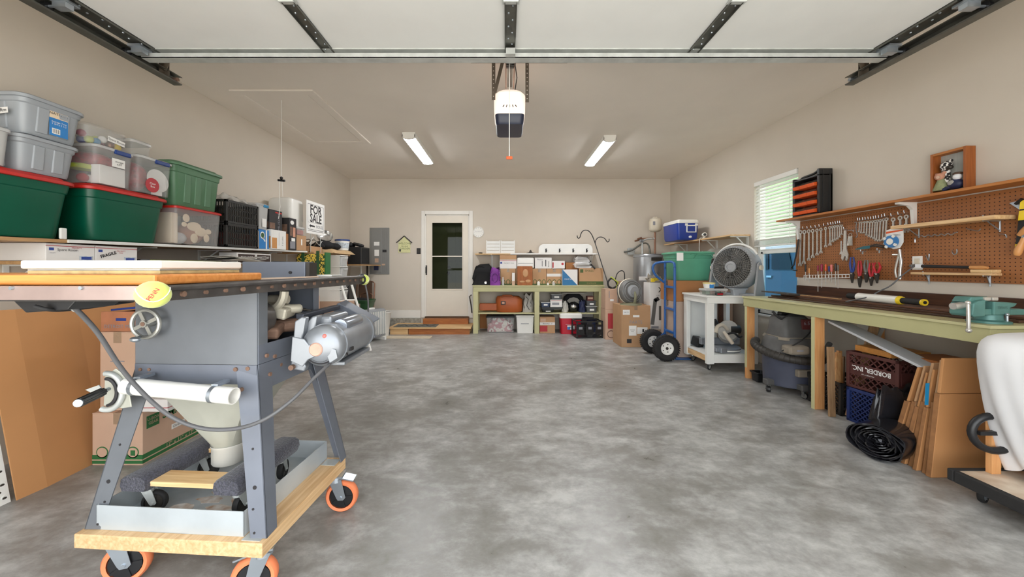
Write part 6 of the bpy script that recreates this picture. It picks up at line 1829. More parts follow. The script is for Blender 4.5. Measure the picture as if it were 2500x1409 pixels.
gy = thing('grey_bag', 'light grey floppy bag beside the guitar case', 'bag', (XP(1290, 7.0), 7.1, SZ + .001))
x0, x1, _, zz_ = px_box(1277, 1303, 721, 764, 7.0)
lump(x0, x1, 7.0, 7.16, SZ + .001, zz_, j=.4).build('body', 'bag_grey', gy, world=True, smooth=60)
MB().tube([(x0 + .05, 6.99, SZ + .3), (x0 + .1, 6.985, SZ + .25), (x0 + .07, 6.985, SZ + .13), (x0 + .12, 6.985, SZ + .05)], .006, 6).build('seam_cord', 'dark_steel', gy, world=True)
x0, x1, _, zz_ = px_box(1186, 1257, 771, 815, 6.95)
clearbox('clear_tote', 'clear tote with black lid full of pink cloth under the bench', 'tote', x0, x1, 6.93, 7.25, .001, zz_, 'black_plastic', rad=.03, lid=.03)
single(lump(x0 + .05, x1 - .05, 6.97, 7.2, .02, zz_ - .07, j=.8), 'folded_cloth', 'pink and white folded cloth inside the black-lidded clear tote', 'cloth', spots('cloth_mix', (196, 130, 140), (228, 222, 214), (150, 60, 78), 12, .9), smooth=60)
wb_ = thing('white_bin', 'white lidded bin on the floor under the green bench', 'bin', (XP(1282, 6.95), 7.05, 0))
x0, x1, _, zz_ = px_box(1260, 1304, 770, 815, 6.95)
MB().loft([rrect(x1 - x0 - .04, .26, .02, .001, 4, (x0 + x1) / 2, 7.08), rrect(x1 - x0 - .01, .28, .02, zz_ - .03, 4, (x0 + x1) / 2, 7.08)]).build('body', 'white_plastic', wb_, world=True, smooth=40)
MB().box(x0 - .003, x1 + .003, 6.93, 7.23, zz_ - .03, zz_).build('lid', 'white_plastic', wb_, world=True, bevel=.006)
MB().box(x0 + .09, x1 - .1, 6.938, 6.945, zz_ - .16, zz_ - .15).build('grip_slot', 'print_grey', wb_, world=True)
# right bay: shelf
def bin2(label, px0, px1, py0, py1, d, mat, lidm, tagw=True, z0=None):
    x0, x1, za, zz_ = px_box(px0, px1, py0, py1, d)
    za = za if z0 is None else z0
    t = thing('storage_bin', label, 'bin', ((x0 + x1) / 2, d + .12, za), 0)
    MB().loft([rrect((x1 - x0) * .9, .22, .02, za + .001, 3, (x0 + x1) / 2, d + .12), rrect(x1 - x0, .24, .02, zz_ - .012, 3, (x0 + x1) / 2, d + .12)]).build('body', mat, t, world=True, smooth=40)
    MB().box(x0 - .006, x1 + .006, d - .006, d + .246, zz_ - .012, zz_).build('lid', lidm, t, world=True, bevel=.003)
    if tagw:
        MB().box(x0 + (x1 - x0) * .3, x0 + (x1 - x0) * .72, d - .003, d + .001, za + (zz_ - za) * .3, za + (zz_ - za) * .6).build('name_label', 'paper_white', t, world=True)
    return zz_
M('bin_smoke', (84, 86, 88), .35, amt=.1)
zb1 = bin2('flat black bin at the bottom of the right bay shelf', 1324, 1352, 756, 764, 6.95, 'black_plastic', 'black_plastic', True, SZ + .001)
zq = bin2('wide dark bin above the flat black bin', 1321, 1374, 750, 756, 6.96, 'bin_smoke', 'black_plastic', False, zb1 + .001)
bin2('pale bin with blue contents left of the printed box', 1321, 1343, 738, 751, 6.95, 'tote_navy', 'cloudy_plastic', True, zq + .001)
x0, x1, _, zz_ = px_box(1344, 1373, 732, 751, 6.93)
zp_ = zz_
carton('printed_box', 'white printed box among the small bins under the bench', 'box', x0, x1, 6.955, 7.12, zq + .001, zz_, 'white_card', tape=None, patches=[('f', .05, .85, .9, .04, 'print_red'), ('f', .15, .3, .6, .3, 'print_grey')])
bin2('smoky shoe bin on top of the printed box', 1345, 1373, 718, 732, 6.96, 'bin_smoke', 'cloudy_plastic', True, zp_ + .001)
bin2('upper smoky bin against the right bench leg', 1433, 1456, 735, 747, 6.95, 'bin_smoke', 'bin_smoke', True, ZP(748, 6.95))
bin2('lower smoky bin against the right bench leg', 1432, 1458, 748, 764, 6.95, 'bin_smoke', 'cloudy_plastic', True, SZ + .001)
x0, x1, za, zz_ = px_box(1434, 1449, 722, 735, 6.97)
carton('maroon_box', 'small maroon box on the smoky bins', 'box', x0, x1, 6.97, 7.1, ZP(735, 6.95) + .002, zz_ - .01, M('maroon', (112, 62, 58), .6), tape=None, patches=[('f', .05, .4, .85, .35, 'card_pink')])
hl_ = thing('black_helmet', 'glossy black round helmet in the right bay', 'helmet', (XP(1400, 6.98), 7.05, SZ + .001))
c = V((XP(1400, 7.0), 7.05, SZ + .1))
MB().sphere(c, .1, (1, 1, .95), 18, 10).build('shell', M('gloss_black', (22, 22, 24), .12), hl_, world=True, smooth=60)
MB().sphere(c + V((0, -.06, .01)), .055, (1.1, .9, .75), 14, 8).build('visor', 'chrome', hl_, world=True, smooth=60)
sb2 = thing('sport_bag', 'black sports bag with white curved panel in the right bay', 'bag', (XP(1402, 7.0), 7.2, SZ + .001))
x0, x1, _, zz_ = px_box(1376, 1431, 719, 764, 7.08)
MB().loft([rrect(x1 - x0 - .04, .14, .05, SZ + .001, 5, (x0 + x1) / 2, 7.24), rrect(x1 - x0, .16, .06, SZ + .12, 5, (x0 + x1) / 2, 7.24), rrect(x1 - x0 - .06, .14, .06, zz_ - .06, 5, (x0 + x1) / 2, 7.24), rrect(x1 - x0 - .2, .1, .04, zz_, 5, (x0 + x1) / 2, 7.24)]).build('body', 'black_cloth', sb2, world=True, smooth=50)
p3 = [(0, 0), (.05, .05), (.13, .07), (.2, .05), (.27, -.02), (.3, -.07), (.24, -.06), (.14, -.01), (.05, -.05)]
MB().prism(p3, (XP(1386, 7.08), 7.155, zz_ - .13), (1, 0, 0), (0, 0, 1), (0, .012, 0)).build('curved_panel', 'bag_grey', sb2, world=True)
single(lump(XP(1415, 6.98), XP(1430, 6.98), 6.98, 7.1, SZ + .001, ZP(734, 6.98), j=.3), 'navy_pouch', 'navy pouch between the helmet and the smoky bins', 'pouch', 'navy', smooth=60)
single(lump(XP(1374, 6.96), XP(1387, 6.96), 6.96, 7.05, SZ + .001, ZP(738, 6.96), j=.3), 'clear_pouch', 'small white and clear pouch beside the helmet', 'pouch', 'film_grey', smooth=60)
single(MB().cbox((XP(1405, 7.1), 7.26, ZP(717, 7.1) + .0), (.5, .16, .014)), 'flat_tray', 'flat pale tray lying over the black sports bag', 'tray', 'film_grey', bevel=.004)
# right bay floor
x0, x1, _, zz_ = px_box(1318, 1355, 774, 814, 6.93)
carton('taped_carton', 'tan carton with printed white tape and red patch under the bench', 'carton', x0, x1, 6.93, 7.2, .001, zz_, 'card', patches=[('f', 0, .5, 1, .17, 'white_card'), ('f', 0, .1, .5, .36, 'print_red'), ('f', .04, .7, .35, .2, 'card_pink')], words=[('f', 'FRAGILE - 7', .5, .58, .035, 'print_dark', {'off': .001})])
rc = thing('red_cooler', 'red picnic cooler with white lid under the green bench', 'cooler', (XP(1395, 6.8), 6.92, 0))
x0, x1, _, zz_ = px_box(1368, 1422, 766, 817, 6.8)
MB().loft([rrect(x1 - x0 - .05, .26, .03, .002, 4, (x0 + x1) / 2, 6.95), rrect(x1 - x0 - .02, .28, .03, zz_ - .085, 4, (x0 + x1) / 2, 6.95)]).build('body', 'cooler_red', rc, world=True, smooth=40)
MB().loft([rrect(x1 - x0, .3, .03, zz_ - .085, 4, (x0 + x1) / 2, 6.95), rrect(x1 - x0, .3, .03, zz_ - .02, 4, (x0 + x1) / 2, 6.95), rrect(x1 - x0 - .04, .26, .03, zz_, 4, (x0 + x1) / 2, 6.95)]).build('lid', 'white_plastic', rc, world=True, smooth=40)
MB().box(x0 + .13, x0 + .27, 6.803, 6.812, .09, .165).build('sticker', 'paper_white', rc, world=True)
MB().box(x0 + .13, x0 + .18, 6.8, 6.804, .09, .14).build('sticker_patch', 'sky_blue', rc, world=True)
text('MESA', .05, (x0 + .225, 6.801, .125), (1, 0, 0), (0, 0, 1), 'print_dark', rc)
MB().box(x0 + .1, x0 + .3, 6.804, 6.811, .18, .184).build('embossed_line', 'white_card', rc, world=True)
single(MB().loft([rrect(.34, .3, .05, .012, 4, XP(1440, 6.9), 7.13), rrect(.36, .32, .06, .2, 4, XP(1440, 6.9), 7.13), rrect(.26, .22, .05, .26, 4, XP(1440, 6.9), 7.13)]), 'navy_case', 'navy soft case behind the black crate', 'case', 'navy', smooth=50)
kc = basket_crate('folding_crate', 'black folding crate on the floor before the green bench', 'crate', 1.45, 6.60, .001, .47, .36, .30, 'black_plastic', math.radians(4), 'slots', step=.2)
for k in range(3):
    MB().loft([rrect(.13, .008, .002, .06, 2, -.165 + k * .165, -.186), rrect(.13, .008, .002, .24, 2, -.165 + k * .165, -.186)]).build('side_panel', M('black_gloss', (30, 30, 32), .25), kc)
    MB().box(-.165 + k * .165 - .03, -.165 + k * .165 + .03, -.198, -.19, .16, .2).build('logo_plate', 'print_grey', kc)
# ------------------------------------------------------------------ corner: cartons, fan, heater
x0, x1, _, z1_ = px_box(1478, 1508, 755, 829, 6.3)
carton('tall_carton', 'lower pink-tan carton with red print by the folding crate', 'carton', x0, x1, 6.3, 6.6, .001, z1_, 'card_pink', tape=None, patches=[('f', .2, .36, .55, .5, 'print_red'), ('f', .15, .05, .62, .26, 'rust', {'rnd': True}), ('f', .2, .08, .52, .2, 'card_pink', {'rnd': True, 'off': .001})])
x0, x1, za, z2_ = px_box(1478, 1507, 706, 755, 6.3)
carton('tall_carton', 'upper pink-tan carton under the lime trimmer', 'carton', x0, x1, 6.3, 6.58, z1_ + .001, z2_, 'card_pink', tape=None, patches=[('f', .4, .4, .3, .1, 'paper_white'), ('f', .3, .55, .05, .35, 'print_grey')])
tmr = thing('string_trimmer', 'black garden tool with lime loops on the pink cartons', 'garden tool', (XP(1500, 6.35), 6.4, z2_))
MB().tube(smoothpath([W(1487, 702, 6.4), W(1484, 690, 6.4), W(1492, 680, 6.4), W(1502, 685, 6.4), W(1506, 697, 6.4), W(1496, 704, 6.4), W(1487, 700, 6.4)], 4), .016, 8).build('hose_loop', 'black_rubber', tmr, world=True, smooth=50)
MB().bar(W(1491, 676, 6.4), W(1509, 690, 6.4), .04, .02).bar(W(1509, 688, 6.4), W(1503, 703, 6.4), .03, .02).build('lime_housing', 'lime', tmr, world=True, bevel=.006)
MB().tube(smoothpath([W(1502, 684, 6.4), W(1507, 668, 6.4), W(1517, 661, 6.4), W(1524, 666, 6.4), W(1525, 684, 6.4)], 4), .008, 8).build('cable', 'black_rubber', tmr, world=True, smooth=50)
bgc = carton('big_carton', 'large brown carton with shipping labels carrying the drum fan', 'carton', XP(1517, 5.7), XP(1588, 5.7), 5.7, 6.15, .001, .645, 'card',
             patches=[('f', .05, .78, .24, .12, 'paper_white'), ('f', .4, .72, .22, .05, 'paper_white'), ('f', .26, .28, .26, .24, 'paper_white'), ('f', .54, .32, .36, .16, 'paper_white'), ('f', .19, .1, .16, .1, 'print_dark'), ('f', .8, .06, .1, .12, 'paper_white'), ('f', .72, .36, .06, .08, 'print_dark', {'off': .001})],
             words=[('f', 'PARTS', .5, .6, .07, 'print_grey'), ('f', 'FRAGILE\nheavy', .38, .4, .02, 'print_dark'), ('f', 'SHIP TO', .17, .84, .02, 'print_dark')])
df = thing('drum_fan', 'round olive drum fan seen from behind on the brown carton', 'fan', (XP(1540, 5.85), 5.9, .645))
c = V((XP(1540, 5.85), 5.88, ZP(712, 5.85)))
ax_ = V((.25, -.97, .1)).normalized()
MB().lathe([(.19, -.08), (.197, -.06), (.197, .02), (.18, .05), (.12, .075), (.1, .075)], c, ax_, 32).build('drum', 'fan_dark', df, world=True, smooth=40)
for r_ in (.165, .135):
    MB().torus(c + ax_ * (.06 if r_ > .15 else .072), ax_, r_, .004, 30, 6).build('grille_ring', 'fan_grey', df, world=True)
MB().lathe([(.1, .07), (.1, .1), (.07, .115), (.068, .13), (.0, .132)], c, ax_, 26).build('motor_cover', 'fan_grey', df, world=True, smooth=40)
MB().torus(c - ax_ * .02, ax_, .195, .012, 34, 8).build('rim', 'tank_cream', df, world=True, smooth=50)
stm = MB().tube([c + ax_ * .11, c + ax_ * .15 + V((0, 0, -.08)), V((c.x + .03, c.y - .13, .69)), V((c.x + .02, c.y - .1, .66))], .022, 8)
stm.lathe([(.17, 0), (.165, .02), (.06, .035), (.03, .05)], (c.x, c.y - .03, .646), n=24)
stm.build('stand', M('fan_olive', (128, 126, 100), .5, amt=.08), df, world=True, smooth=40)
carton('under_carton', 'plain carton standing under the tall appliance box', 'carton', 2.245, 2.48, 5.74, 6.02, .001, .265, 'card_grey', tape=None)
vb = carton('vacuum_box', 'tall white appliance box with a vacuum picture in the corner', 'box', 2.245, 2.475, 5.75, 6.01, .267, 1.0, 'white_card', tape=None,
            patches=[('f', .15, .1, .25, .55, 'fan_dark', {'rot': -.12, 'name': 'vacuum_picture'}), ('f', .3, .6, .34, .08, 'print_dark', {'rot': .5}), ('f', .62, .2, .16, .3, 'fan_dark', {'name': 'nozzle_picture'}), ('f', .1, .02, .5, .05, 'print_grey'), ('f', .9, .0, .1, 1, 'card')],
            words=[('f', 'X', .75, .84, .11, 'print_dark', {'bold': .002}), ('f', 'VAC', .6, .72, .04, 'print_grey')])
carton('grey_carton', 'pale carton wedged behind the drum fan', 'carton', 1.98, 2.10, 6.2, 6.5, .001, 1.0, 'card_pink', tape=None)
yb_ = thing('tool_bag', 'black and yellow tool bag on the appliance box', 'bag', (2.36, 5.88, 1.001))
lump(2.26, 2.46, 5.77, 5.99, 1.001, 1.11, j=.5).build('body', 'dust', yb_, world=True, smooth=50)
MB().box(2.27, 2.44, 5.758, 5.78, 1.01, 1.065).build('front_band', 'yellow', yb_, world=True, bevel=.005)
text('TOOL', .035, (2.355, 5.757, 1.036), (1, 0, 0), (0, 0, 1), 'print_dark', yb_)
wh = thing('water_heater', 'grey steel water heater in the back right corner', 'water heater', (2.72, 7.02, 0))
MB().lathe([(.275, .02), (.28, .03), (.28, 1.46), (.27, 1.485), (.26, 1.49), (0, 1.495)], (2.72, 7.02, 0), n=40).build('tank', 'heater_silver', wh, world=True, smooth=40)
MB().lathe([(.283, 1.43), (.285, 1.435), (.285, 1.455), (.283, 1.46)], (2.72, 7.02, 0), n=40, cap=(False, False)).build('top_band', 'fan_grey', wh, world=True, smooth=40)
MB().box(2.66, 2.86, 6.735, 6.76, 1.36, 1.42).build('name_badge', 'dark_steel', wh, world=True, bevel=.004)
MB().box(2.44, 2.64, 6.742, 6.765, 1.0, 1.07).build('warning_label', 'paper_white', wh, world=True)
px_ = XP(1600, 7.0)
MB().tube(smoothpath([V((2.84, 7.02, 1.49)), V((2.84, 7.02, 1.7)), V((2.84, 7.02, 1.92))], 3), .018, 10).build('tank_pipe', 'copper', wh, world=True, smooth=50)
MB().tube(smoothpath([V((2.60, 7.02, 1.49)), V((2.60, 7.02, 1.7)), V((2.66, 7.03, 1.77)), V((2.84, 7.02, 1.79))], 4), .016, 10).build('cold_pipe', 'galvanised', wh, world=True, smooth=50)
MB().tube(smoothpath([V((2.80, 7.02, 1.79)), V((2.66, 7.1, 1.79)), V((2.56, 7.3, 1.76))], 4), .016, 10).cyl((2.5, 7.0, 1.77), (2.58, 7.0, 1.8), .02).build('branch_pipe', 'copper', wh, world=True, smooth=50)
MB().cyl((2.54, 6.98, 1.74), (2.60, 6.98, 1.74), .03, n=12).build('valve_handle', 'zinc', wh, world=True)
MB().tube(smoothpath([V((2.36, 7.37, 1.55)), V((2.5, 7.3, 1.58)), V((2.66, 7.2, 1.7)), V((2.74, 7.1, 1.68)), V((2.76, 7.05, 1.5))], 4), .016, 8).build('flex_conduit', 'dark_galvanised', wh, world=True, smooth=50)
MB().lathe([(.02, 1.91), (.085, 1.925), (.115, 1.96), (.118, 2.1), (.1, 2.16), (.05, 2.175), (.04, 2.2), (.0, 2.2)], (2.845, 7.02, 0), n=28).build('expansion_tank', 'tank_cream', wh, world=True, smooth=50)
MB().box(2.76, 2.80, 6.908, 6.916, 2.03, 2.1).build('tank_sticker', 'print_grey', wh, world=True)
jb = thing('junction_box', 'grey junction box on the back wall beside the water heater', 'junction box', (XP(1538, YB), YB - .03, ZP(621, YB)))
x0, x1, za, zz_ = px_box(1531, 1546, 607, 621, YB)
MB().box(x0, x1, YB - .05, YB - .001, za, zz_).build('box', 'panel_grey', jb, world=True, bevel=.004)
MB().box(x0 - .008, x1 + .008, YB - .054, YB - .05, za - .008, zz_ + .008).build('cover', 'galvanised', jb, world=True, bevel=.002)
# ================================================================== RIGHT WALL, far half
rs = thing('right_wall_shelf', 'wooden wall shelf on white brackets holding the blue cooler', 'shelf', (3.15, 6.0, 1.66))
MB().box(3.02, 3.295, 4.97, 7.05, 1.66, 1.68).build('shelf_board', 'pine_y', rs, world=True)
for y in (5.02, 5.75, 6.7):
    MB().box(3.06, 3.295, y - .014, y + .014, 1.648, 1.66).box(3.283, 3.297, y - .018, y + .018, 1.46, 1.66).bar((3.286, y, 1.5), (3.14, y, 1.652), .014, .014).build('bracket', 'white_paint', rs, world=True)
co = thing('blue_cooler', 'blue picnic cooler with white lid on the right wall shelf', 'cooler', (2.94, 6.2, 1.681))
cxx, cyy = 2.94, 6.22
MB().loft([rrect(.3, .5, .04, 1.682, 4, cxx, cyy), rrect(.33, .53, .04, 1.72, 4, cxx, cyy), rrect(.35, .55, .04, 1.95, 4, cxx, cyy)]).build('body', 'cooler_blue', co, world=True, smooth=40)
MB().loft([rrect(.36, .56, .04, 1.952, 4, cxx, cyy), rrect(.36, .56, .04, 1.99, 4, cxx, cyy), rrect(.33, .53, .04, 2.01, 4, cxx, cyy)]).build('lid', 'white_plastic', co, world=True, smooth=40)
yf = cyy - .276
hb3 = MB()
for a, b, c, d in ((-.08, .08, .045, .06), (-.08, .08, -.06, -.045), (-.08, -.065, -.06, .06), (.065, .08, -.06, .06), (-.1, -.06, .05, .085), (.06, .1, .05, .085)):
    hb3.box(cxx + a + .05, cxx + b + .05, yf - .012, yf + .006, 1.86 + c, 1.86 + d)
hb3.build('handle', 'white_plastic', co, world=True, bevel=.003)
MB().cyl((cxx + .03, yf - .02, 1.73), (cxx + .03, yf + .03, 1.73), .018).build('drain_plug', 'white_plastic', co, world=True)
sc_ = thing('security_camera', 'small white camera on the shelf beside the blue cooler', 'camera', (3.09, 5.75, 1.681))
MB().cyl((3.09, 5.75, 1.681), (3.09, 5.75, 1.70), .03).cyl((3.09, 5.75, 1.70), (3.09, 5.75, 1.72), .01).lathe([(.0, -.04), (.03, -.04), (.034, 0), (.034, .03), (.03, .036), (.0, .036)], (3.09, 5.74, 1.745), (-.3, -1, 0), 18).build('body', 'white_plastic', sc_, world=True, smooth=40)
MB().lathe([(.022, .036), (.022, .038), (.0, .038)], (3.09, 5.74, 1.745), (-.3, -1, 0), 18).build('lens', 'black_plastic', sc_, world=True)
MB().tube(smoothpath([V((3.07, 5.72, 1.69)), V((3.0, 5.7, 1.68)), V((2.99, 5.7, 1.5)), V((3.02, 5.7, 1.42))], 4), .004, 6).build('cable', 'white_plastic', sc_, world=True)
single(MB().box(2.98, 3.24, 6.02, 6.5, 1.382, 1.41).box(2.99, 3.26, 6.0, 6.46, 1.41, 1.44), 'board_offcuts', 'brown board offcuts stacked under the cooler shelf', 'boards', 'stained_y')
carton('shelf_stack_carton', 'tall carton stacked behind the teal tote, carrying board offcuts', 'carton', 2.97, 3.25, 6.0, 6.5, .001, 1.38, 'card_grey', tape=None)
# cartons, teal tote
carton('tall_carton', 'tall grey-tan carton on the floor behind the hand truck', 'carton', 2.295, 2.8, 5.0, 5.45, .016, .77, 'card_grey', patches=[('l', .3, .55, .08, .2, 'paper_white')])
carton('brown_carton', 'brown carton between the tall carton and the teal tote', 'carton', 2.295, 2.8, 5.02, 5.47, .771, 1.055, 'card_dark')
tt = tote('storage_tote', 'teal green tote with a hanging white tag beside the grey fan', 'tote', 2.585, 5.26, 1.056, .57, .48, .40, 'tote_teal', 'tote_teal', ribs=0, taper=.86, rad=.05, lid=.02)
MB().box(-.26, -.17, -.246, -.242, .27, .38).build('hanging_tag', 'paper_white', tt)
MB().tube([(-.02, -.232, .30), (.02, -.236, .35), (.20, -.238, .355), (.235, -.238, .31)], .008, 6).build('moulded_ridge', 'tote_teal', tt, smooth=50)
carton('tall_carton', 'pink-tan carton wedged between the teal tote and the window', 'carton', 2.86, 3.2, 5.2, 5.6, .001, 1.18, 'card_pink')
single(MB().box(2.88, 3.18, 5.21, 5.24, 1.182, 1.36), 'framed_picture', 'dark framed picture standing on the pink-tan carton', 'picture', M('frame_dark', (66, 52, 40), .5, amt=.3, scale=20), bevel=.006)
single(lump(2.88, 3.2, 5.25, 5.55, 1.182, 1.46, j=.5), 'wrapped_parcel', 'crumpled clear-wrapped parcel on the pink-tan carton', 'parcel', 'film_grey', smooth=60)
# hand truck
ht_ = thing('hand_truck', 'blue hand truck with fat black tyres beside the brown cartons', 'hand truck', (2.2, 5.1, 0))
UX, Y1, Y2 = 2.268, 4.95, 5.25
for y in (Y1, Y2):
    MB().tube([(UX, y, .06), (UX, y, .6), (UX, y, 1.24)], .0165, 10).build('upright', 'truck_blue', ht_, world=True, smooth=50)
MB().tube(smoothpath([V((UX, Y1, 1.24)), V((UX, Y1 + .02, 1.29)), V((UX - .01, Y1 + .09, 1.312)), V((UX - .02, Y2 - .09, 1.312)), V((UX - .06, Y2 - .03, 1.31)), V((UX - .14, Y2, 1.29)), V((UX - .175, Y2, 1.22)), V((UX - .13, Y2, 1.12)), V((UX - .01, Y2, 1.02))], 5), .0165, 10).build('loop_handle', 'truck_blue', ht_, world=True, smooth=50)
MB().tube([(UX, Y2, 1.22), (UX, Y2, 1.30)], .0165, 10).build('upright_top', 'truck_blue', ht_, world=True, smooth=50)
for z in (ZP(702, 4.95), ZP(757, 4.95), ZP(814, 4.95)):
    MB().bar((UX, Y1, z), (UX, Y2, z), .026, .03).build('rung', 'truck_blue', ht_, world=True, bevel=.003)
MB().box(UX - .01, UX + .21, Y1 - .03, Y2 + .03, .004, .014).box(UX - .012, UX, Y1 - .03, Y2 + .03, .004, .1).build('toe_plate', 'truck_blue', ht_, world=True, bevel=.003)
for y in (Y1, Y2):
    MB().prism([(0, .03), (.0, .34), (-.03, .3), (-.15, .2), (-.15, .15), (-.02, .06)], (UX, y - .004, 0), (1, 0, 0), (0, 0, 1), (0, .008, 0)).build('axle_bracket', 'truck_blue', ht_, world=True)
WXc = UX - .15
for y in (Y1 - .075, Y2 + .075):
    c = V((WXc, y, .17))
    wl = MB().lathe([(.085, -.042), (.11, -.048), (.145, -.046), (.163, -.034), (.17, -.016), (.17, .016), (.163, .034), (.145, .046), (.11, .048), (.085, .042)], c, (0, 1, 0), 36, cap=(False, False)).build('tyre', 'black_rubber', ht_, world=True, smooth=30)
    td = MB()
    for k in range(36):
        a = 2 * PI * k / 36
        for s_ in (-1, 1):
            td.cbox(c + V((math.cos(a) * .168, s_ * .026, math.sin(a) * .168)), (.01, .03, .016), (0, -a, 0))
    td.build('tread_blocks', 'black_rubber', wl, world=True)['kind'] = 'stuff'
    hb4 = MB().lathe([(.0, -.03), (.028, -.03), (.03, -.02), (.06, -.016), (.088, -.03), (.09, -.034), (.09, .034), (.088, .03), (.06, .016), (.03, .02), (.028, .03), (0, .03)], c, (0, 1, 0), 28).build('rim', 'white_plastic', wl, world=True, smooth=40)
    for k in range(5):
        a = 2 * PI * k / 5
        MB().cyl(c + V((math.cos(a) * .052, -.02, math.sin(a) * .052)), c + V((math.cos(a) * .052, -.012, math.sin(a) * .052)), .008, n=8).build('rim_bolt', 'dark_steel', wl, world=True)
    MB().cyl(c - V((0, .038, 0)), c - V((0, .028, 0)), .018, n=12).build('hub_cap', 'dark_steel', wl, world=True)
MB().cyl((WXc, Y1 - .03, .17), (WXc, Y2 + .03, .17), .012, n=10).build('axle', 'zinc', ht_, world=True)
# ------------------------------------------------------------------ white cart with fan and mitre saw
CX0, CX1, CY0, CY1, CT = 2.39, 3.0, 4.375, 4.96, .90
wc = thing('white_cart', 'white wooden cart on casters carrying the grey fan', 'cart', ((CX0 + CX1) / 2, (CY0 + CY1) / 2, 0))
MB().box(CX0 - .02, CX1, CY0 - .02, CY1, CT - .022, CT).build('top', 'white_paint', wc, world=True, bevel=.003)
ap = MB().box(CX0, CX1, CY0, CY0 + .02, CT - .095, CT - .022).box(CX0, CX0 + .02, CY0 + .02, CY1, CT - .095, CT - .022)
ap.build('apron', 'white_paint', wc, world=True, bevel=.002)
for x, y in ((CX0, CY0), (CX0, CY1 - .09), (CX1 - .09, CY0), (CX1 - .09, CY1 - .09)):
    MB().box(x, x + (.085 if y == CY0 else .05), y, y + (.05 if y == CY0 else .085), .085, CT - .096).build('leg', 'white_paint', wc, world=True, bevel=.003)
LZ = .20
MB().box(CX0 + .01, CX1, CY0 + .05, CY1 - .02, LZ - .018, LZ).build('lower_shelf', 'white_paint', wc, world=True)
MB().box(CX0 + .085, CX1, CY0 + .004, CY0 + .024, .10, LZ).build('lower_rail', 'white_paint', wc, world=True)
MB().box(CX0 + .012, CX0 + .03, CY0 + .05, CY1 - .09, .11, LZ - .019).build('lower_rail', 'pine_y', wc, world=True)
MB().box(CX0 + .06, CX1 - .17, CY1 - .02, CY1 - .005, .2, CT - .1).build('back_panel', 'white_paint', wc, world=True)
MB().box(CX1 - .15, CX1 - .09, CY1 - .03, CY1 - .01, .2, CT - .1).build('dark_post', 'dark_board', wc, world=True)
for x, y in ((CX0 + .05, CY0 + .06), (CX0 + .07, CY1 - .1), (CX1 - .06, CY0 + .06), (CX1 - .06, CY1 - .08)):
    caster(wc, (x, y, .085), .036, 'black_rubber', 'chrome', 'chrome', math.radians(35), .02, .014, htop=.084)
fnn = thing('grey_fan', 'large grey air circulator fan on the white cart', 'fan', (2.84, 4.6, CT + .001))
fc_ = V((2.80, 4.53, ZP(653, 4.5)))
fa = V((-.9, -.42, .12)).normalized()
R0 = .262
MB().lathe([(.235, -.14), (.262, -.12), (.27, -.02), (.262, .03), (.25, .05), (.236, .05), (.236, -.12)], fc_, fa, 44, cap=(False, False)).build('housing', 'fan_grey', fnn, world=True, smooth=40)
for k in range(10):
    MB().torus(fc_ + fa * (.052 + .01 * (1 - (k / 9))), fa, .065 + .019 * k, .0028, 40, 5).build('grille_ring', 'fan_dark', fnn, world=True)
gw = MB(); bx_, by_, bz_ = basis(fa)
for k in range(48):
    a = 2 * PI * k / 48
    dv = bx_ * math.cos(a) + by_ * math.sin(a)
    gw.bar(fc_ + fa * .06 + dv * (.06 if k % 4 == 0 else .15), fc_ + fa * .048 + dv * .25, .004, .008)
gw.build('grille_spokes', 'fan_dark', fnn, world=True)['kind'] = 'stuff'
MB().lathe([(.07, .055), (.068, .07), (.04, .076), (.036, .07), (.0, .07)], fc_, fa, 28).build('hub_badge', 'fan_grey', fnn, world=True, smooth=40)
for k in range(5):
    a = 2 * PI * k / 5
    dv = bx_ * math.cos(a) + by_ * math.sin(a)
    dn = fa.cross(dv)
    q = [fc_ + dv * .05 + dn * .03 + fa * .02, fc_ + dv * .22 + dn * .09 + fa * .02, fc_ + dv * .225 - dn * .05 - fa * .04, fc_ + dv * .05 - dn * .03 - fa * .02]
    MB().add(q + [p - fa * .004 for p in q], [(0, 1, 2, 3), (7, 6, 5, 4), (0, 4, 5, 1), (1, 5, 6, 2), (2, 6, 7, 3), (3, 7, 4, 0)]).build('blade', 'fan_dark', fnn, world=True)
MB().cyl(fc_ - fa * .11, fc_ - fa * .09, .25, n=36).build('rear_cowl', 'fan_dark', fnn, world=True)
sd_ = bx_ if abs(bx_.z) < .3 else by_
sd_ = V((sd_.x, sd_.y, 0)).normalized()
for s_ in (-1, 1):
    e = fc_ + sd_ * s_ * .285 - fa * .03
    fl = V((fa.x, fa.y, 0)).normalized()
    poly = [(-.1, CT + .002 - e.z), (.1, CT + .002 - e.z), (.05, -.05), (.035, .05), (0, .07), (-.035, .05), (-.05, -.05)]
    MB().prism(poly, e - sd_ * .012, fl, V((0, 0, 1)), sd_ * .024).build('stand_arm', 'fan_grey', fnn, world=True, bevel=.006)
    MB().cyl(e, e + sd_ * s_ * .03, .03, n=18).build('tilt_knob', 'tank_cream', fnn, world=True, smooth=40)
MB().cbox(V((fc_.x, fc_.y, CT + .014)) - fa * .03, (.58, .2, .024), (0, 0, math.atan2(sd_.y, sd_.x))).build('base', 'fan_grey', fnn, world=True, bevel=.008)
ar = []
for k in range(15):
    a = PI * (.18 + .64 * k / 14)
    ar.append(fc_ - fa * .05 + sd_ * .295 * math.cos(a) + V((0, 0, 1)) * .295 * math.sin(a))
MB().tube(ar, .012, 8).build('carry_handle', 'white_plastic', fnn, world=True, smooth=50)
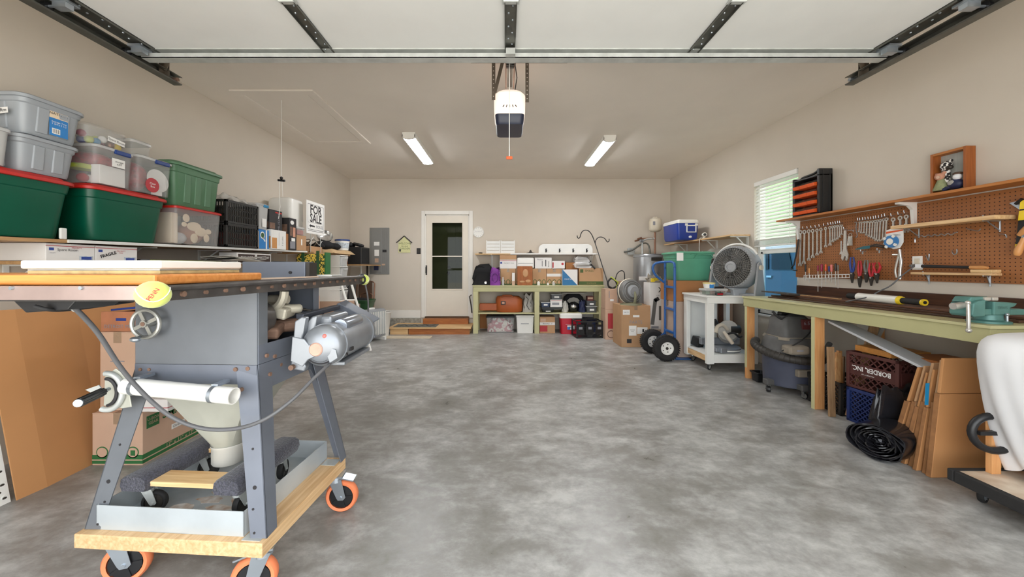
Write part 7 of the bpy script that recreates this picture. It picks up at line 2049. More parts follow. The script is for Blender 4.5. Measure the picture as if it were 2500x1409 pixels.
# small things on the cart
tbn = thing('ice_cream_tub', 'small white tub with yellow lid and blue label on the parts case', 'tub', (2.49, 4.52, CT + .08))
MB().lathe([(.055, 0), (.066, .055)], n=24).build('body', 'white_plastic', tbn, smooth=40)
MB().lathe([(.069, .055), (.07, .07), (.0, .072)], n=24).build('lid', M('lid_yellow', (226, 208, 140), .5), tbn, smooth=40)
MB().cbox((.0, -.0605, .028), (.05, .006, .042)).build('label_patch', 'sky_blue', tbn)
bxk, bdk = clearbox('parts_case', 'clear parts case with green contents on the white cart', 'case', 2.40, 2.68, 4.44, 4.60, CT + .001, CT + .079, 'cloudy_plastic', rad=.012)
for k in range(4):
    single(MB().box(2.425 + k * .062, 2.475 + k * .062, 4.47, 4.56, CT + .006, CT + .055 - .008 * (k % 2)), 'screw_pack', ('green', 'brown', 'second green', 'second brown')[k] + ' screw pack inside the clear parts case', 'pack', 'bottle_green' if k % 2 == 0 else 'copper', 'screw packs in the parts case', bevel=.004)
tote('small_bin', 'small grey open bin beside the clear parts case', 'bin', 2.79, 4.43, CT + .001, .19, .09, .11, 'tote_grey', None, ribs=0, rad=.015, taper=.8, rim=.008, grip=False)
gl = thing('tape_measure', 'black and red tape measure at the cart front', 'tape measure', (2.55, 4.40, CT + .001))
MB().box(2.50, 2.585, 4.375, 4.415, CT + .001, CT + .036).build('case', 'black_plastic', gl, world=True, bevel=.01)
MB().box(2.51, 2.575, 4.371, 4.376, CT + .01, CT + .026).build('red_band', 'red_plastic', gl, world=True)
single(MB().box(2.54, 2.60, 4.48, 4.53, CT + .0795, CT + .1).cyl((2.58, 4.5, CT + .09), (2.66, 4.5, CT + .09), .012), 'safety_glasses', 'dark safety glasses lying on the parts case', 'glasses', 'black_plastic', bevel=.004)
# mitre saw on the lower shelf
ms = thing('mitre_saw', 'grey mitre saw on the lower shelf of the white cart', 'mitre saw', (2.72, 4.62, LZ))
MB().lathe([(.17, .0), (.18, .01), (.18, .05), (.165, .06), (0, .06)], (2.72, 4.6, LZ + .001), n=36).build('turntable', 'motor_grey', ms, world=True, smooth=40)
MB().lathe([(.184, .018), (.186, .02), (.186, .03), (.184, .032)], (2.72, 4.6, LZ + .001), n=36, cap=(False, False)).build('scale_ring', 'white_plastic', ms, world=True)
MB().box(2.47, 2.96, 4.66, 4.72, LZ + .06, LZ + .14).build('fence', 'motor_grey', ms, world=True, bevel=.006)
MB().box(2.52, 2.62, 4.42, 4.5, LZ + .02, LZ + .065).box(2.56, 2.64, 4.39, 4.43, LZ - .0 + .01, LZ + .07).build('angle_lock', 'motor_grey', ms, world=True, bevel=.008)
MB().cyl((2.77, 4.585, LZ + .25), (2.77, 4.61, LZ + .25), .125, n=30).build('blade_guard', 'film_grey', ms, world=True)
MB().cyl((2.77, 4.594, LZ + .22), (2.77, 4.6, LZ + .22), .13, n=36).build('saw_blade', 'chrome', ms, world=True)
MB().tube(smoothpath([V((2.74, 4.56, LZ + .27)), V((2.66, 4.52, LZ + .33)), V((2.58, 4.5, LZ + .31)), V((2.55, 4.48, LZ + .24))], 4), .022, 10).build('arm', M('handle_cream', (202, 190, 172), .5), ms, world=True, smooth=50)
MB().tube([(2.64, 4.47, LZ + .26), (2.68, 4.43, LZ + .18), (2.72, 4.42, LZ + .12)], [.018, .024, .02], 10).build('trigger_handle', M('handle_cream'), ms, world=True, smooth=50)
MB().cyl((2.56, 4.54, LZ + .38), (2.62, 4.54, LZ + .30), .034, .026, 16).build('front_grip', 'black_plastic', ms, world=True, smooth=40)
MB().cyl((2.80, 4.62, LZ + .26), (2.92, 4.62, LZ + .26), .055, n=20).build('motor', 'dark_steel', ms, world=True, smooth=40)
MB().tube(smoothpath([V((2.70, 4.5, LZ + .22)), V((2.76, 4.46, LZ + .24)), V((2.82, 4.46, LZ + .19)), V((2.86, 4.47, LZ + .2))], 4), .012, 8).build('power_cord', 'black_rubber', ms, world=True, smooth=50)
single(MB().cbox((2.51, 4.82, LZ + .065), (.1, .13, .12), (.2, .15, .2)), 'battery_charger', 'black battery charger on the white cart lower shelf', 'charger', 'black_plastic', bevel=.012)
# ================================================================== LONG WORKBENCH on the right
LY0, LY1, LX0, LZT = 2.04, 4.16, 2.68, .91
lb = thing('long_workbench', 'long pale green workbench with raw pine legs under the pegboard', 'workbench', (2.99, 3.1, 0))
MB().box(LX0 - .012, 3.295, LY0 - .012, LY1 + .01, LZT - .018, LZT).build('top', 'bench_green', lb, world=True, bevel=.002)
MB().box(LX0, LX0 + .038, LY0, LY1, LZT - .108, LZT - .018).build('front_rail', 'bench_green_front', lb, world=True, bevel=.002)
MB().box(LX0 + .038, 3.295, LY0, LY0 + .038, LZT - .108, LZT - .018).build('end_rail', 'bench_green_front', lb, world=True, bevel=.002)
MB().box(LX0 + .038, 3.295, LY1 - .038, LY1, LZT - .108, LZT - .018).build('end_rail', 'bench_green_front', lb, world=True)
for y in (4.10, 3.2):
    g = MB().box(LX0 + .002, LX0 + .088, y, y + .038, 0, LZT - .109).build('leg', 'fir_z', lb, world=True, bevel=.002)
    MB().box(LX0, LX0 + .002, y + .001, y + .037, .12 if y > 4 else 0, LZT - .11).build('painted_face', 'bench_green', g, world=True)
for x, y in ((3.2, 4.10), (3.2, 3.2)):
    MB().box(x, x + .088, y, y + .038, 0, LZT - .109).build('leg', 'fir_z', lb, world=True)
MB().box(3.27, 3.288, 3.245, 3.43, .0, LZT - .02).build('white_support', 'white_paint', lb, world=True)
# ------------------------------------------------------------------ pegboard with shelf
PBX = 3.288
pgb = thing('pegboard', 'brown pegboard covering the wall above the long bench', 'pegboard', (PBX, 2.95, 1.125))
MB().box(PBX, 3.298, 1.75, 4.18, 1.125, 1.745).build('board', 'pegboard', pgb, world=True)
bh = thing('pegboard_shelf', 'stained wooden shelf along the top of the pegboard', 'shelf', (3.2, 3.0, 1.755))
MB().box(3.115, 3.297, 1.6, 4.25, 1.755, 1.775).build('shelf_board', 'stained_y', bh, world=True, bevel=.002)
for y in (4.13, 2.96):
    m = MB().box(3.14, 3.286, y - .016, y + .016, 1.745, 1.755)
    m.prism([(0, 0), (0, -.2), (-.018, -.2), (-.03, -.05), (-.06, -.02), (-.15, -.006), (-.15, 0)], (3.287, y - .013, 1.747), (1, 0, 0), (0, 0, 1), (0, .026, 0))
    m.build('bracket', 'white_paint', bh, world=True)
og = thing('parts_organizer', 'black parts cabinet with orange bins on the pegboard shelf', 'organizer', (3.2, 3.88, 1.776))
oy0, oy1, ox, oz0, oz1 = 3.71, 4.06, 3.125, 1.776, 2.235
m = MB().box(ox + .03, 3.29, oy0, oy0 + .03, oz0, oz1).box(ox + .03, 3.29, oy1 - .03, oy1, oz0, oz1 - .04).box(ox + .03, 3.29, oy0, oy1, oz0, oz0 + .02).box(ox + .14, 3.29, oy0, oy1, oz0, oz1 - .05)
m.box(ox + .03, 3.29, oy0, oy1, oz1 - .075, oz1 - .055)
m.build('cabinet', 'black_plastic', og, world=True, bevel=.005)
for k in range(3):
    MB().box(ox + .06 + k * .07, ox + .075 + k * .07, oy0 - .004, oy0, oz0 + .02, oz1 - .02).build('side_rib', 'black_plastic', og, world=True, bevel=.002)
MB().tube([(ox + .1, oy0 + .03, oz1 - .01), (ox + .1, oy0 + .1, oz1 - .005), (ox + .1, oy0 + .14, oz1 - .02), (ox + .1, oy1 - .06, oz1 - .03), (ox + .1, oy1 - .02, oz1 - .05)], .013, 8).build('carry_handle', 'black_plastic', og, world=True, smooth=50)
rowh = (oz1 - oz0 - .10) / 4
for r in range(4):
    for c in range(3):
        y0 = oy0 + .035 + c * (oy1 - oy0 - .07) / 3
        y1 = y0 + (oy1 - oy0 - .07) / 3 - .004
        z = oz0 + .022 + r * rowh
        d = MB().prism([(.03, 0), (.13, 0), (.13, rowh * .5), (.03, rowh * .42), (.0, rowh * .36), (.01, .0)], (ox, y0, z), (1, 0, 0), (0, 0, 1), (0, y1 - y0, 0)).build('bin', 'orange_bin', og, world=True, bevel=.002)
        MB().add([(ox + .004, y0, z + rowh * .38), (ox + .004, y1, z + rowh * .38), (ox + .10, y1, z + rowh * .9), (ox + .10, y0, z + rowh * .9)], [(0, 1, 2, 3)]).build('clear_cover', 'bin_cover', d, world=True)
# shadow box with three farm dolls
sbx = thing('shadow_box', 'stained wooden shadow box frame standing on the pegboard shelf', 'shadow box', (3.26, 2.69, 1.776))
fy0, fy1, fx0, fz0, fz1 = 2.585, 2.805, 3.228, 1.776, 2.088
m = 'stained_z'
MB().box(fx0, 3.296, fy0, fy0 + .018, fz0, fz1).build('side_board', m, sbx, world=True, bevel=.002)
MB().box(fx0, 3.296, fy1 - .018, fy1, fz0, fz1).build('side_board', m, sbx, world=True, bevel=.002)
MB().box(fx0, 3.296, fy0 + .018, fy1 - .018, fz1 - .018, fz1).build('top_board', 'stained_y', sbx, world=True, bevel=.002)
MB().box(fx0, 3.296, fy0 + .018, fy1 - .018, fz0, fz0 + .014).build('bottom_board', 'stained_y', sbx, world=True, bevel=.002)
MB().box(3.29, 3.296, fy0 + .018, fy1 - .018, fz0 + .014, fz1 - .018).build('back_panel', M('beadboard', (170, 172, 166), .6, amt=.1, scale=60, stretch=(1, 1, .05)), sbx, world=True)
spots('cow_hide', (232, 228, 222), (34, 30, 30), (34, 30, 30), 60)
def doll(label, y, z, kind):
    t = thing('farm_doll', label, 'doll', (3.255, y, z), 0, 'farm dolls in the shadow box')
    if kind == 'cow':
        MB().sphere((3.25, y, z + .12), .034, (.9, .95, 1.1), R=Euler((.4, 0, 0)).to_matrix()).build('head', 'cow_hide', t, world=True, smooth=60)
        MB().sphere((3.235, y - .032, z + .103), .02, (.9, 1.1, .8)).build('muzzle', 'dark_steel', t, world=True, smooth=60)
        MB().sphere((3.26, y + .03, z + .14), .012, (.6, 1.6, .7)).sphere((3.26, y - .02, z + .155), .012, (.6, 1.2, .9)).build('ears', 'cow_hide', t, world=True, smooth=60)
        MB().cyl((3.262, y + .005, z), (3.262, y, z + .11), .018, .012).build('neck', 'cow_hide', t, world=True, smooth=60)
    elif kind == 'pig':
        MB().sphere((3.245, y, z + .115), .03, (.95, 1, .95)).build('head', 'peach', t, world=True, smooth=60)
        MB().cyl((3.225, y - .008, z + .11), (3.213, y - .012, z + .108), .011, n=12).build('snout', 'card_pink', t, world=True)
        MB().sphere((3.25, y + .028, z + .135), .014, (.5, 1.3, .9)).sphere((3.25, y - .022, z + .14), .014, (.5, 1.2, .9)).build('ears', 'peach', t, world=True, smooth=60)
        MB().lathe([(.05, 0), (.052, .01), (.022, .085), (.015, .09)], (3.25, y - .005, z + .01), n=18, sx=.7).build('dress', M('sage_cloth', (150, 156, 116), .9, amt=.15, scale=50), t, world=True, smooth=50)
    else:
        MB().sphere((3.245, y, z + .095), .024, (.9, 1, 1)).build('head', 'cloth_white', t, world=True, smooth=60)
        MB().sphere((3.25, y, z + .118), .022, (1.2, 1.3, .5)).build('hat', 'brown_vinyl', t, world=True, smooth=60)
        MB().sphere((3.25, y + .012, z + .045), .042, (.75, 1.1, .9)).build('overalls', 'navy', t, world=True, smooth=60)
        MB().sphere((3.225, y + .022, z + .055), .018, (.5, 1.2, 1)).build('bib_patch', 'bag_grey', t, world=True, smooth=60)
        for s_ in (0, 1):
            MB().tube([(3.24, y + .035 + .02 * s_, z + .03), (3.225, y + .07 + .0 * s_, z + .012 + .0 * s_)], .012, 8).build('leg', 'navy', t, world=True, smooth=50)
doll('black and white cow doll, highest of the three in the shadow box', 2.72, 1.86, 'cow')
doll('pig doll in a sage green dress inside the shadow box', 2.755, 1.795, 'pig')
doll('doll in navy overalls inside the shadow box', 2.65, 1.791, 'overalls')
# ------------------------------------------------------------------ hooks and tools (Y positions from image columns on the board plane)
TX = 3.272
def BP(px, py, X=TX):
    return WX(px, py, X)
def peg(name_px, py, out=.04, up=.02):
    p = BP(name_px, py, 3.287)
    return MB().tube([p, p + V((-out, 0, 0)), p + V((-out - .004, 0, up))], .0032, 6)
ORD = ['first', 'second', 'third', 'fourth', 'fifth', 'sixth', 'seventh', 'eighth', 'ninth', 'tenth', 'eleventh', 'twelfth', 'thirteenth', 'fourteenth']
def wrench_mesh(L, w):
    """combination wrench lying in the Y-Z plane, ring at the top z=0, open jaw at z=-L"""
    m = MB()
    r = w * 1.15
    m.lathe([(r * .55, -.004), (r, -.004), (r, .004), (r * .55, .004), (r * .55, -.004)], (0, 0, -r), (1, 0, 0), 16, cap=(False, False))
    m.add([(-.003, -w * .42, -r * 1.8), (-.003, w * .42, -r * 1.8), (-.003, w * .5, -L + w * 1.6), (-.003, -w * .5, -L + w * 1.6), (.003, -w * .42, -r * 1.8), (.003, w * .42, -r * 1.8), (.003, w * .5, -L + w * 1.6), (.003, -w * .5, -L + w * 1.6)],
          [(0, 1, 2, 3), (7, 6, 5, 4), (0, 4, 5, 1), (1, 5, 6, 2), (2, 6, 7, 3), (3, 7, 4, 0)])
    # two convex halves
    for s_ in (-1, 1):
        h = [(0, 1.9), (s_ * .5, 1.9), (s_ * 1.15, 1.1), (s_ * 1.05, .1), (s_ * .55, 0), (s_ * .5, .8), (0, 1.05)]
        m.prism([(a * w, -L + b * w) for a, b in h], (-.0045, 0, 0), (0, 1, 0), (0, 0, 1), (.009, 0, 0))
    return m
def wrench(label, px, py0, py1, w, group, tilt=0.0):
    w *= 1.2
    p = BP(px, py0); q = BP(px, py1)
    L = p.z - q.z
    t = thing('wrench', label, 'wrench', p, (tilt, 0, 0), group)
    wrench_mesh(L, w).build('shank', 'tool_steel', t, smooth=30)
    MB().tube([(.014, 0, .014), (-.02, 0, .012), (-.024, 0, .034)], .003, 6).build('peg_hook', 'zinc', t)
rowA = [(1955, 562, 650, .017), (1964.5, 561, 645, .017), (1975, 560, 637, .0155), (1984.5, 559, 630, .015), (1995, 558, 624, .0135), (2004.5, 556, 619, .0135), (2016, 554, 604, .012), (2026.5, 552, 600, .012), (2033, 551, 592, .010), (2038.5, 550, 588, .0095), (2044.5, 549, 585, .009), (2050, 548, 581, .0085), (2055, 548, 574, .008)]
for k, (px, a, b, w_) in enumerate(rowA):
    wrench('%s wrench from the window in the long descending row' % ORD[k], px, a, b, w_, 'wrenches in the long row', .03 if k < 2 else 0)
rowB = [(2099, 541, 567, .006), (2104, 541, 570, .0065), (2111, 540, 570, .0075), (2117.5, 539, 575, .008), (2124.5, 538.5, 579, .0085), (2131, 538, 582, .0085), (2137.5, 537, 585, .009), (2143, 536, 589, .0095), (2150, 535, 590, .0095), (2158, 533, 589, .0095), (2165, 531, 598, .011)]
for k, (px, a, b, w_) in enumerate(rowB):
    wrench('%s wrench from the window in the short row beside the trimmer-line pack' % ORD[k], px, a, b, w_, 'wrenches in the short row', .06)
for k, px in enumerate((2181, 2198, 2213)):
    wrench('%s wrench hung just above the small pine shelf' % ['left', 'middle', 'right'][k], px, (531, 527, 524)[k], (572, 570, 568)[k], .013, 'three wrenches over the pine shelf')
# adjustable wrench
aw = thing('adjustable_wrench', 'big chrome adjustable wrench hanging below the long row', 'wrench', BP(2065, 562))
p = BP(2065, 562); q = BP(2065, 637)
L = p.z - q.z
MB().prism([(-.012, 0), (.012, 0), (.016, -L * .6), (.035, -L * .78), (.03, -L * .9), (.012, -L * .86), (.0, -L * .84), (-.02, -L), (-.04, -L * .92), (-.036, -L * .8), (-.018, -L * .6)], (0, 0, 0), (0, -1, 0), (0, 0, 1), (-.012, 0, 0)).build('body', 'chrome', aw, bevel=.003)
MB().prism([(.008, -L * .86), (.034, -L * .9), (.018, -L * 1.01), (.004, -L * .97)], (-.002, 0, 0), (0, -1, 0), (0, 0, 1), (-.009, 0, 0)).build('jaw', 'tool_steel', aw, bevel=.002)
MB().tube([(.014, 0, .01), (-.02, 0, .008), (-.024, 0, .03)], .003, 6).build('peg_hook', 'zinc', aw)
aw2 = thing('adjustable_wrench', 'small adjustable wrench beside the big one', 'wrench', BP(2055, 588))
L = BP(2055, 588).z - BP(2055, 623).z
MB().prism([(-.006, 0), (.006, 0), (.007, -L * .75), (.018, -L * .9), (.008, -L), (-.004, -L * .9), (-.016, -L), (-.016, -L * .82), (-.007, -L * .75)], (0, 0, 0), (0, -1, 0), (0, 0, 1), (-.008, 0, 0)).build('body', 'chrome', aw2, bevel=.002)
# ring of small keys
kr = thing('hex_key_ring', 'bunch of small wrenches on a ring beside the adjustable wrench', 'key ring', BP(2076, 574))
p = BP(2076, 574)
MB().torus(p, (1, 0, 0), .016, .003, 16, 6).build('ring', 'chrome', kr, world=True)
for k in range(4):
    MB().bar(p + V((0, .01 * (k - 1.5), -.01)), p + V((-.004 * k, .022 * (k - 1.5) / 2, -.1)), .008, .004, up=(1, 0, 0)).build('key', 'tool_steel', kr, world=True)
MB().tube([BP(2070, 563, 3.287), BP(2070, 563, 3.25), BP(2083, 562, 3.25), BP(2083, 566, 3.25)], .003, 6).build('peg_hook', 'zinc', kr, world=True)
single(MB().tube(smoothpath([BP(2086, 543), BP(2092, 543), BP(2090, 552), BP(2091, 565), BP(2093, 575), BP(2089, 581)], 4), .0035, 6), 's_hook', 'bent steel hook at the start of the short wrench row', 'hook', 'zinc', smooth=50)
# hacksaw at the window edge
hs = thing('hacksaw', 'black hacksaw hanging at the window end of the pegboard', 'hacksaw', BP(1948, 590))
MB().tube([BP(1950, 584, 3.262), BP(1943, 625, 3.262), BP(1938, 648, 3.262)], .007, 8).build('frame', 'black_plastic', hs, world=True, smooth=50)
MB().tube([BP(1952, 586, 3.262), BP(1946, 632, 3.262)], .004, 6).build('blade', 'rust', hs, world=True)
MB().tube(smoothpath([BP(1938, 648, 3.262), BP(1932, 655, 3.262), BP(1938, 660, 3.262), BP(1946, 660, 3.262)], 4), .006, 8).build('grip', 'black_plastic', hs, world=True, smooth=50)
# scissors
sc2 = thing('garden_shears', 'teal-handled shears lying on two pegs', 'shears', BP(2120, 602))
MB().loft([[BP(2088, 609, 3.262) + V((0, 0, a)) for a in (-.004, .004)] + [BP(2088, 609, 3.25) + V((0, 0, a)) for a in (.004, -.004)],
           [BP(2107, 605, 3.262) + V((0, 0, a)) for a in (-.013, .013)] + [BP(2107, 605, 3.25) + V((0, 0, a)) for a in (.013, -.013)],
           [BP(2124, 603, 3.262) + V((0, 0, a)) for a in (-.013, .013)] + [BP(2124, 603, 3.25) + V((0, 0, a)) for a in (.013, -.013)]]).build('sheath', M('shear_teal', (40, 98, 108), .4), sc2, world=True)
for a, b in ((597.5, 601), (601, 605)):
    MB().tube(smoothpath([BP(2122, 602, 3.256), BP(2138, a, 3.256), BP(2158, b, 3.256)], 4), .006, 6).build('handle', 'dark_steel', sc2, world=True, smooth=50)
for px, py in ((2114, 615), (2155, 612)):
    m = MB(); p = BP(px, py, 3.287)
    m.tube([p + V((0, 0, .006)), p + V((-.05, 0, .004)), p + V((-.05, 0, .02))], .0035, 6).cyl(p + V((-.03, 0, -.022)), p + V((-.03, 0, .006)), .005, n=8)
    m.build('peg_hook', 'zinc', sc2, world=True)
# trimmer line pack
tp_ = thing('trimmer_line_pack', 'white carded pack of trimmer line with orange stripe', 'pack', BP(2196, 608))
pA, pB = BP(2175, 562), BP(2217, 558)
y0, y1 = pA.y, pB.y
zt_, zb_ = BP(2196, 557).z, BP(2196, 608).z
w_ = y0 - y1; h_ = zt_ - zb_
poly = [(0, h_ * .3), (w_ * .15, h_ * .1), (w_ * .45, 0), (w_ * .8, .04 * h_), (w_, h_ * .3), (w_, h_ * .96), (w_ * .62, h_), (w_ * .4, h_), (0, h_ * .93)]
MB().prism(poly, (3.232, y0, zb_), (0, -1, 0), (0, 0, 1), (.004, 0, 0)).build('card', 'paper_white', tp_, world=True)
MB().prism([(0, h_ * .76), (w_, h_ * .84), (w_, h_ * .9), (0, h_ * .86)], (3.2315, y0, zb_), (0, -1, 0), (0, 0, 1), (-.001, 0, 0)).build('orange_stripe', 'orange_bin', tp_, world=True)
c = V((3.228, (y0 + y1) / 2 + .01, zb_ + h_ * .36))
MB().lathe([(.022, 0), (.05, 0), (.052, .012), (.05, .024), (.022, .024)], c, (-1, 0, 0), 24).build('spool', M('spool_blue', (60, 124, 184), .4), tp_, world=True, smooth=40)
MB().lathe([(.012, .0), (.026, .0), (.026, .028), (.012, .028)], c, (-1, 0, 0), 20).build('spool_core', 'white_plastic', tp_, world=True, smooth=40)
for k in range(4):
    a = k * PI / 2 + .6
    MB().cbox(c + V((-.024, math.cos(a) * .05, math.sin(a) * .05)), (.01, .02, .02), (a, 0, 0)).build('spool_tab', 'white_plastic', tp_, world=True)
text('STRING', .016, (3.2315, (y0 + y1) / 2 - .02, zb_ + h_ * .66), (0, -1, 0), (0, 0, 1), 'print_dark', tp_)
# screwdriver rack
rk2 = thing('screwdriver_rack', 'white wire screwdriver rack at the bottom of the pegboard', 'rack', BP(2010, 678))
pa, pb = BP(1963, 672, 3.25), BP(2074, 670, 3.25)
MB().tube([pa, pb], .003, 6).tube([pa + V((0, 0, -.035)), pb + V((0, 0, -.03))], .003, 6).build('rails', 'white_plastic', rk2, world=True)
for k in range(15):
    p = pa.lerp(pb, k / 14)
    MB().tube([p, p + V((0, 0, -.034))], .0032, 6).tube([p, V((3.287, p.y, p.z))], .003, 6).build('rack_loop', 'white_plastic', rk2, world=True)
def driver(label, px, py0, pym, py1, hm, r, tip='tool_steel'):
    p, m_, q = (BP(px, y, 3.246) for y in (py0, pym, py1))
    t = thing('screwdriver', label, 'screwdriver', p, 0, 'screwdrivers in the wire rack')
    MB().lathe([(r * .6, 0), (r, -.008), (r * .8, -(p.z - m_.z) * .4), (r, -(p.z - m_.z) * .75), (r * .5, -(p.z - m_.z))], n=10).build('handle', hm, t, smooth=40)
    MB().cyl((0, 0, -(p.z - m_.z)), (0, 0, -(p.z - q.z)), .0034, n=8).build('blade', tip, t, smooth=40)
drv = [('white and black screwdriver nearest the window in the rack', 1966.5, 646, 664, 686, 'black_plastic', .009), ('short brown screwdriver, second from the window in the rack', 1975.5, 655, 667, 690, 'handle_wood', .008), ('maroon screwdriver with a long dark shank', 1997, 648, 662, 712, 'handle_maroon', .009),
       ('fat maroon screwdriver beside the long-shanked one', 2006, 645, 663, 702, 'handle_maroon', .012), ('amber screwdriver in the middle of the rack', 2016, 645, 662, 696, 'orange_bin', .009), ('salmon screwdriver with dark collar', 2030, 646, 664, 690, 'salmon', .011), ('slim dark screwdriver beside the salmon one', 2024, 650, 664, 686, 'handle_blue', .007), ('white-striped black screwdriver right of the salmon one', 2040, 643, 662, 697, 'black_plastic', .010), ('grey screwdriver, last in the rack', 2046, 647, 662, 704, 'fan_dark', .007)]
for d_ in drv:
    driver(*d_)
# pliers
def pliers(label, px, py0, pym, py1, hm, w, head, cat='pliers', spread=.5):
    p, m_, q = (BP(px, y, 3.24) for y in (py0, pym, py1))
    t = thing('pliers', label, cat, p, 0, 'pliers hanging below the pegboard')
    H = p.z - m_.z; HH = p.z - q.z
    for s_ in (-1, 1):
        MB().tube(smoothpath([V((0, s_ * w * .55, 0)), V((0, s_ * w * (.9 + spread * .2), -H * .4)), V((0, s_ * w * .55, -H * .8)), V((0, s_ * w * .15, -H))], 4), [.006] * 4 + [.009] * 6 + [.007] * 3, 8).build('grip', hm, t, smooth=50)
    MB().loft([[V((x, y, -H * .94)) for x, y in ((-.006, -.012), (.006, -.012), (.006, .012), (-.006, .012))], [V((x, y, -H - .012)) for x, y in ((-.007, -.018), (.007, -.018), (.007, .018), (-.007, .018))], [V((x, y, -H - (HH - H) * .5)) for x, y in ((-.007, -head), (.007, -head), (.007, head), (-.007, head))], [V((x, y, -HH)) for x, y in ((-.005, -head * .45), (.005, -head * .45), (.005, head * .45), (-.005, head * .45))]]).build('jaws', 'dark_steel', t, bevel=.002)
    MB().cyl((-.01, 0, -H - .004), (.01, 0, -H - .004), .007, n=10).build('pivot', 'tool_steel', t)
pliers('blue-handled pliers left of the red pairs', 2080.5, 628, 667, 691, 'handle_blue', .022, .014, spread=.2)
pliers('red-handled slip joint pliers with a hooked black head', 2099, 637, 676, 702, 'red_plastic', .016, .014)
pliers('grey steel pliers between the red pairs', 2115, 635, 667, 690, 'fan_dark', .018, .016)
pliers('red-handled pliers right of the grey pair', 2127, 642, 677, 698, 'red_plastic', .020, .012)
pliers('red-handled pliers furthest from the window', 2141, 641, 668, 692, 'red_plastic', .026, .012, spread=1)
single(MB().tube([BP(2094, 667, 3.25), BP(2135, 667, 3.25)], .003, 6).tube([BP(2094, 667, 3.287), BP(2094, 667, 3.25)], .003, 6).tube([BP(2135, 667, 3.287), BP(2135, 667, 3.25)], .003, 6), 'pliers_rail', 'thin wire rail carrying the red pliers', 'rail', 'zinc')
# locking pliers
lk = thing('locking_pliers', 'chrome locking pliers hanging under the trimmer-line pack', 'pliers', BP(2196, 620))
MB().tube(smoothpath([BP(2196, 609, 3.25), BP(2198, 625, 3.25), BP(2200, 640, 3.25), BP(2198, 660, 3.25), BP(2197, 682, 3.25)], 4), .011, 8).build('fixed_handle', 'chrome', lk, world=True, smooth=50)
MB().tube(smoothpath([BP(2194, 625, 3.25), BP(2189, 645, 3.25), BP(2186, 662, 3.25), BP(2189, 678, 3.25)], 4), .008, 8).build('lever', 'tool_steel', lk, world=True, smooth=50)
MB().tube([BP(2180, 622, 3.25), BP(2192, 622, 3.25), BP(2196, 625, 3.25)], .008, 8).build('jaw', 'tool_steel', lk, world=True)
# loose hooks
def loose(label, pts, r=.0035):
    single(MB().tube(smoothpath(pts, 4), r, 6), 'peg_hook', label, 'hook', 'zinc', 'loose pegboard hooks', smooth=50)
loose('J hook above the outlet cord', [BP(2262, 624, 3.287), BP(2262, 625, 3.26), BP(2267, 636, 3.245), BP(2268, 628, 3.235), BP(2268, 620, 3.235)])
loose('J hook right of the first J hook', [BP(2325, 612, 3.287), BP(2325, 616, 3.26), BP(2330, 622, 3.25), BP(2336, 617, 3.245), BP(2336, 609, 3.245)])
loose('long spiral hook under the small pine shelf', [BP(2247, 577, 3.28)] + [BP(2250 + 8 * k, 577 + (2 if k % 2 else -2) - .6 * k, 3.262 - .002 * k) for k in range(11)] + [BP(2337, 567, 3.23)])
loose('short angled hook below the pine shelf', [BP(2359, 558, 3.287), BP(2372, 561, 3.27), BP(2388, 564, 3.25), BP(2394, 559, 3.24)])
loose('single straight peg beside the trimmer-line pack', [BP(2234, 582, 3.287), BP(2234, 583, 3.26), BP(2234, 592, 3.26)], .005)
loose('short double peg at the right of the board', [BP(2438, 571, 3.287), BP(2455, 573, 3.25), BP(2457, 580, 3.25)])
# small pine shelves on the pegboard
def pegshelf(name, label, y0, y1, x0, z0, z1, brk, mat='pine_y'):
    t = thing(name, label, 'shelf', ((x0 + 3.287) / 2, (y0 + y1) / 2, z0))
    MB().box(x0, 3.286, y0, y1, z0, z1).build('shelf_board', mat, t, world=True, bevel=.002)
    for y in brk:
        MB().tube([(3.286, y, z0 - .004), (x0 + .02, y, z0 - .004), (x0 + .02, y, z1 + .008)], .0035, 6).tube([(3.286, y, z0 - .07), (x0 + .05, y, z0 - .006)], .0035, 6).tube([(3.284, y, z0 - .075), (3.284, y, z0 - .002)], .005, 6).build('wire_bracket', 'zinc', t, world=True)
pegshelf('peg_shelf', 'longer pine shelf on wire brackets across the pegboard', 2.375, 3.02, 3.15, 1.545, 1.572, (2.45, 2.93))
pegshelf('peg_shelf', 'low narrow pine shelf holding the long black brush', 2.44, 2.93, 3.215, 1.178, 1.195, (2.50, 2.86))
pb2 = thing('long_brush', 'black flat brush with worn wooden tip lying on the low pine shelf', 'brush', (3.24, 2.7, 1.235))
q0, q1 = BP(2252, 650, 3.24), BP(2412, 654, 3.24)
MB().tube([q0, q0.lerp(q1, .5), q0.lerp(q1, .78)], [.013, .011, .011], 10).build('shaft', 'black_rubber', pb2, world=True, smooth=50)
MB().tube([q0.lerp(q1, .76), q0.lerp(q1, .92), q1], [.012, .015, .008], 10).build('wooden_tip', 'handle_wood', pb2, world=True, smooth=50)
MB().bar(q0 - (q1 - q0) * .11, q0, .02, .03).build('bristles', 'cloth_white', pb2, world=True)
single(MB().box(3.21, 3.275, 2.435, 2.55, 1.196, 1.218), 'wood_block', 'small pine block on the end of the low pine shelf', 'block', 'saw_birch', bevel=.003)
ol = thing('wall_outlet', 'white outlet plate with a plugged grey cord on the pegboard', 'outlet', BP(2240, 642))
p = BP(2240, 642, 3.284)
MB().box(3.28, 3.287, p.y - .036, p.y + .036, p.z - .055, p.z + .055).build('plate', 'white_plastic', ol, world=True, bevel=.003)
MB().box(3.277, 3.281, p.y - .018, p.y + .018, p.z - .036, p.z + .036).build('socket_face', 'tank_cream', ol, world=True, bevel=.002)
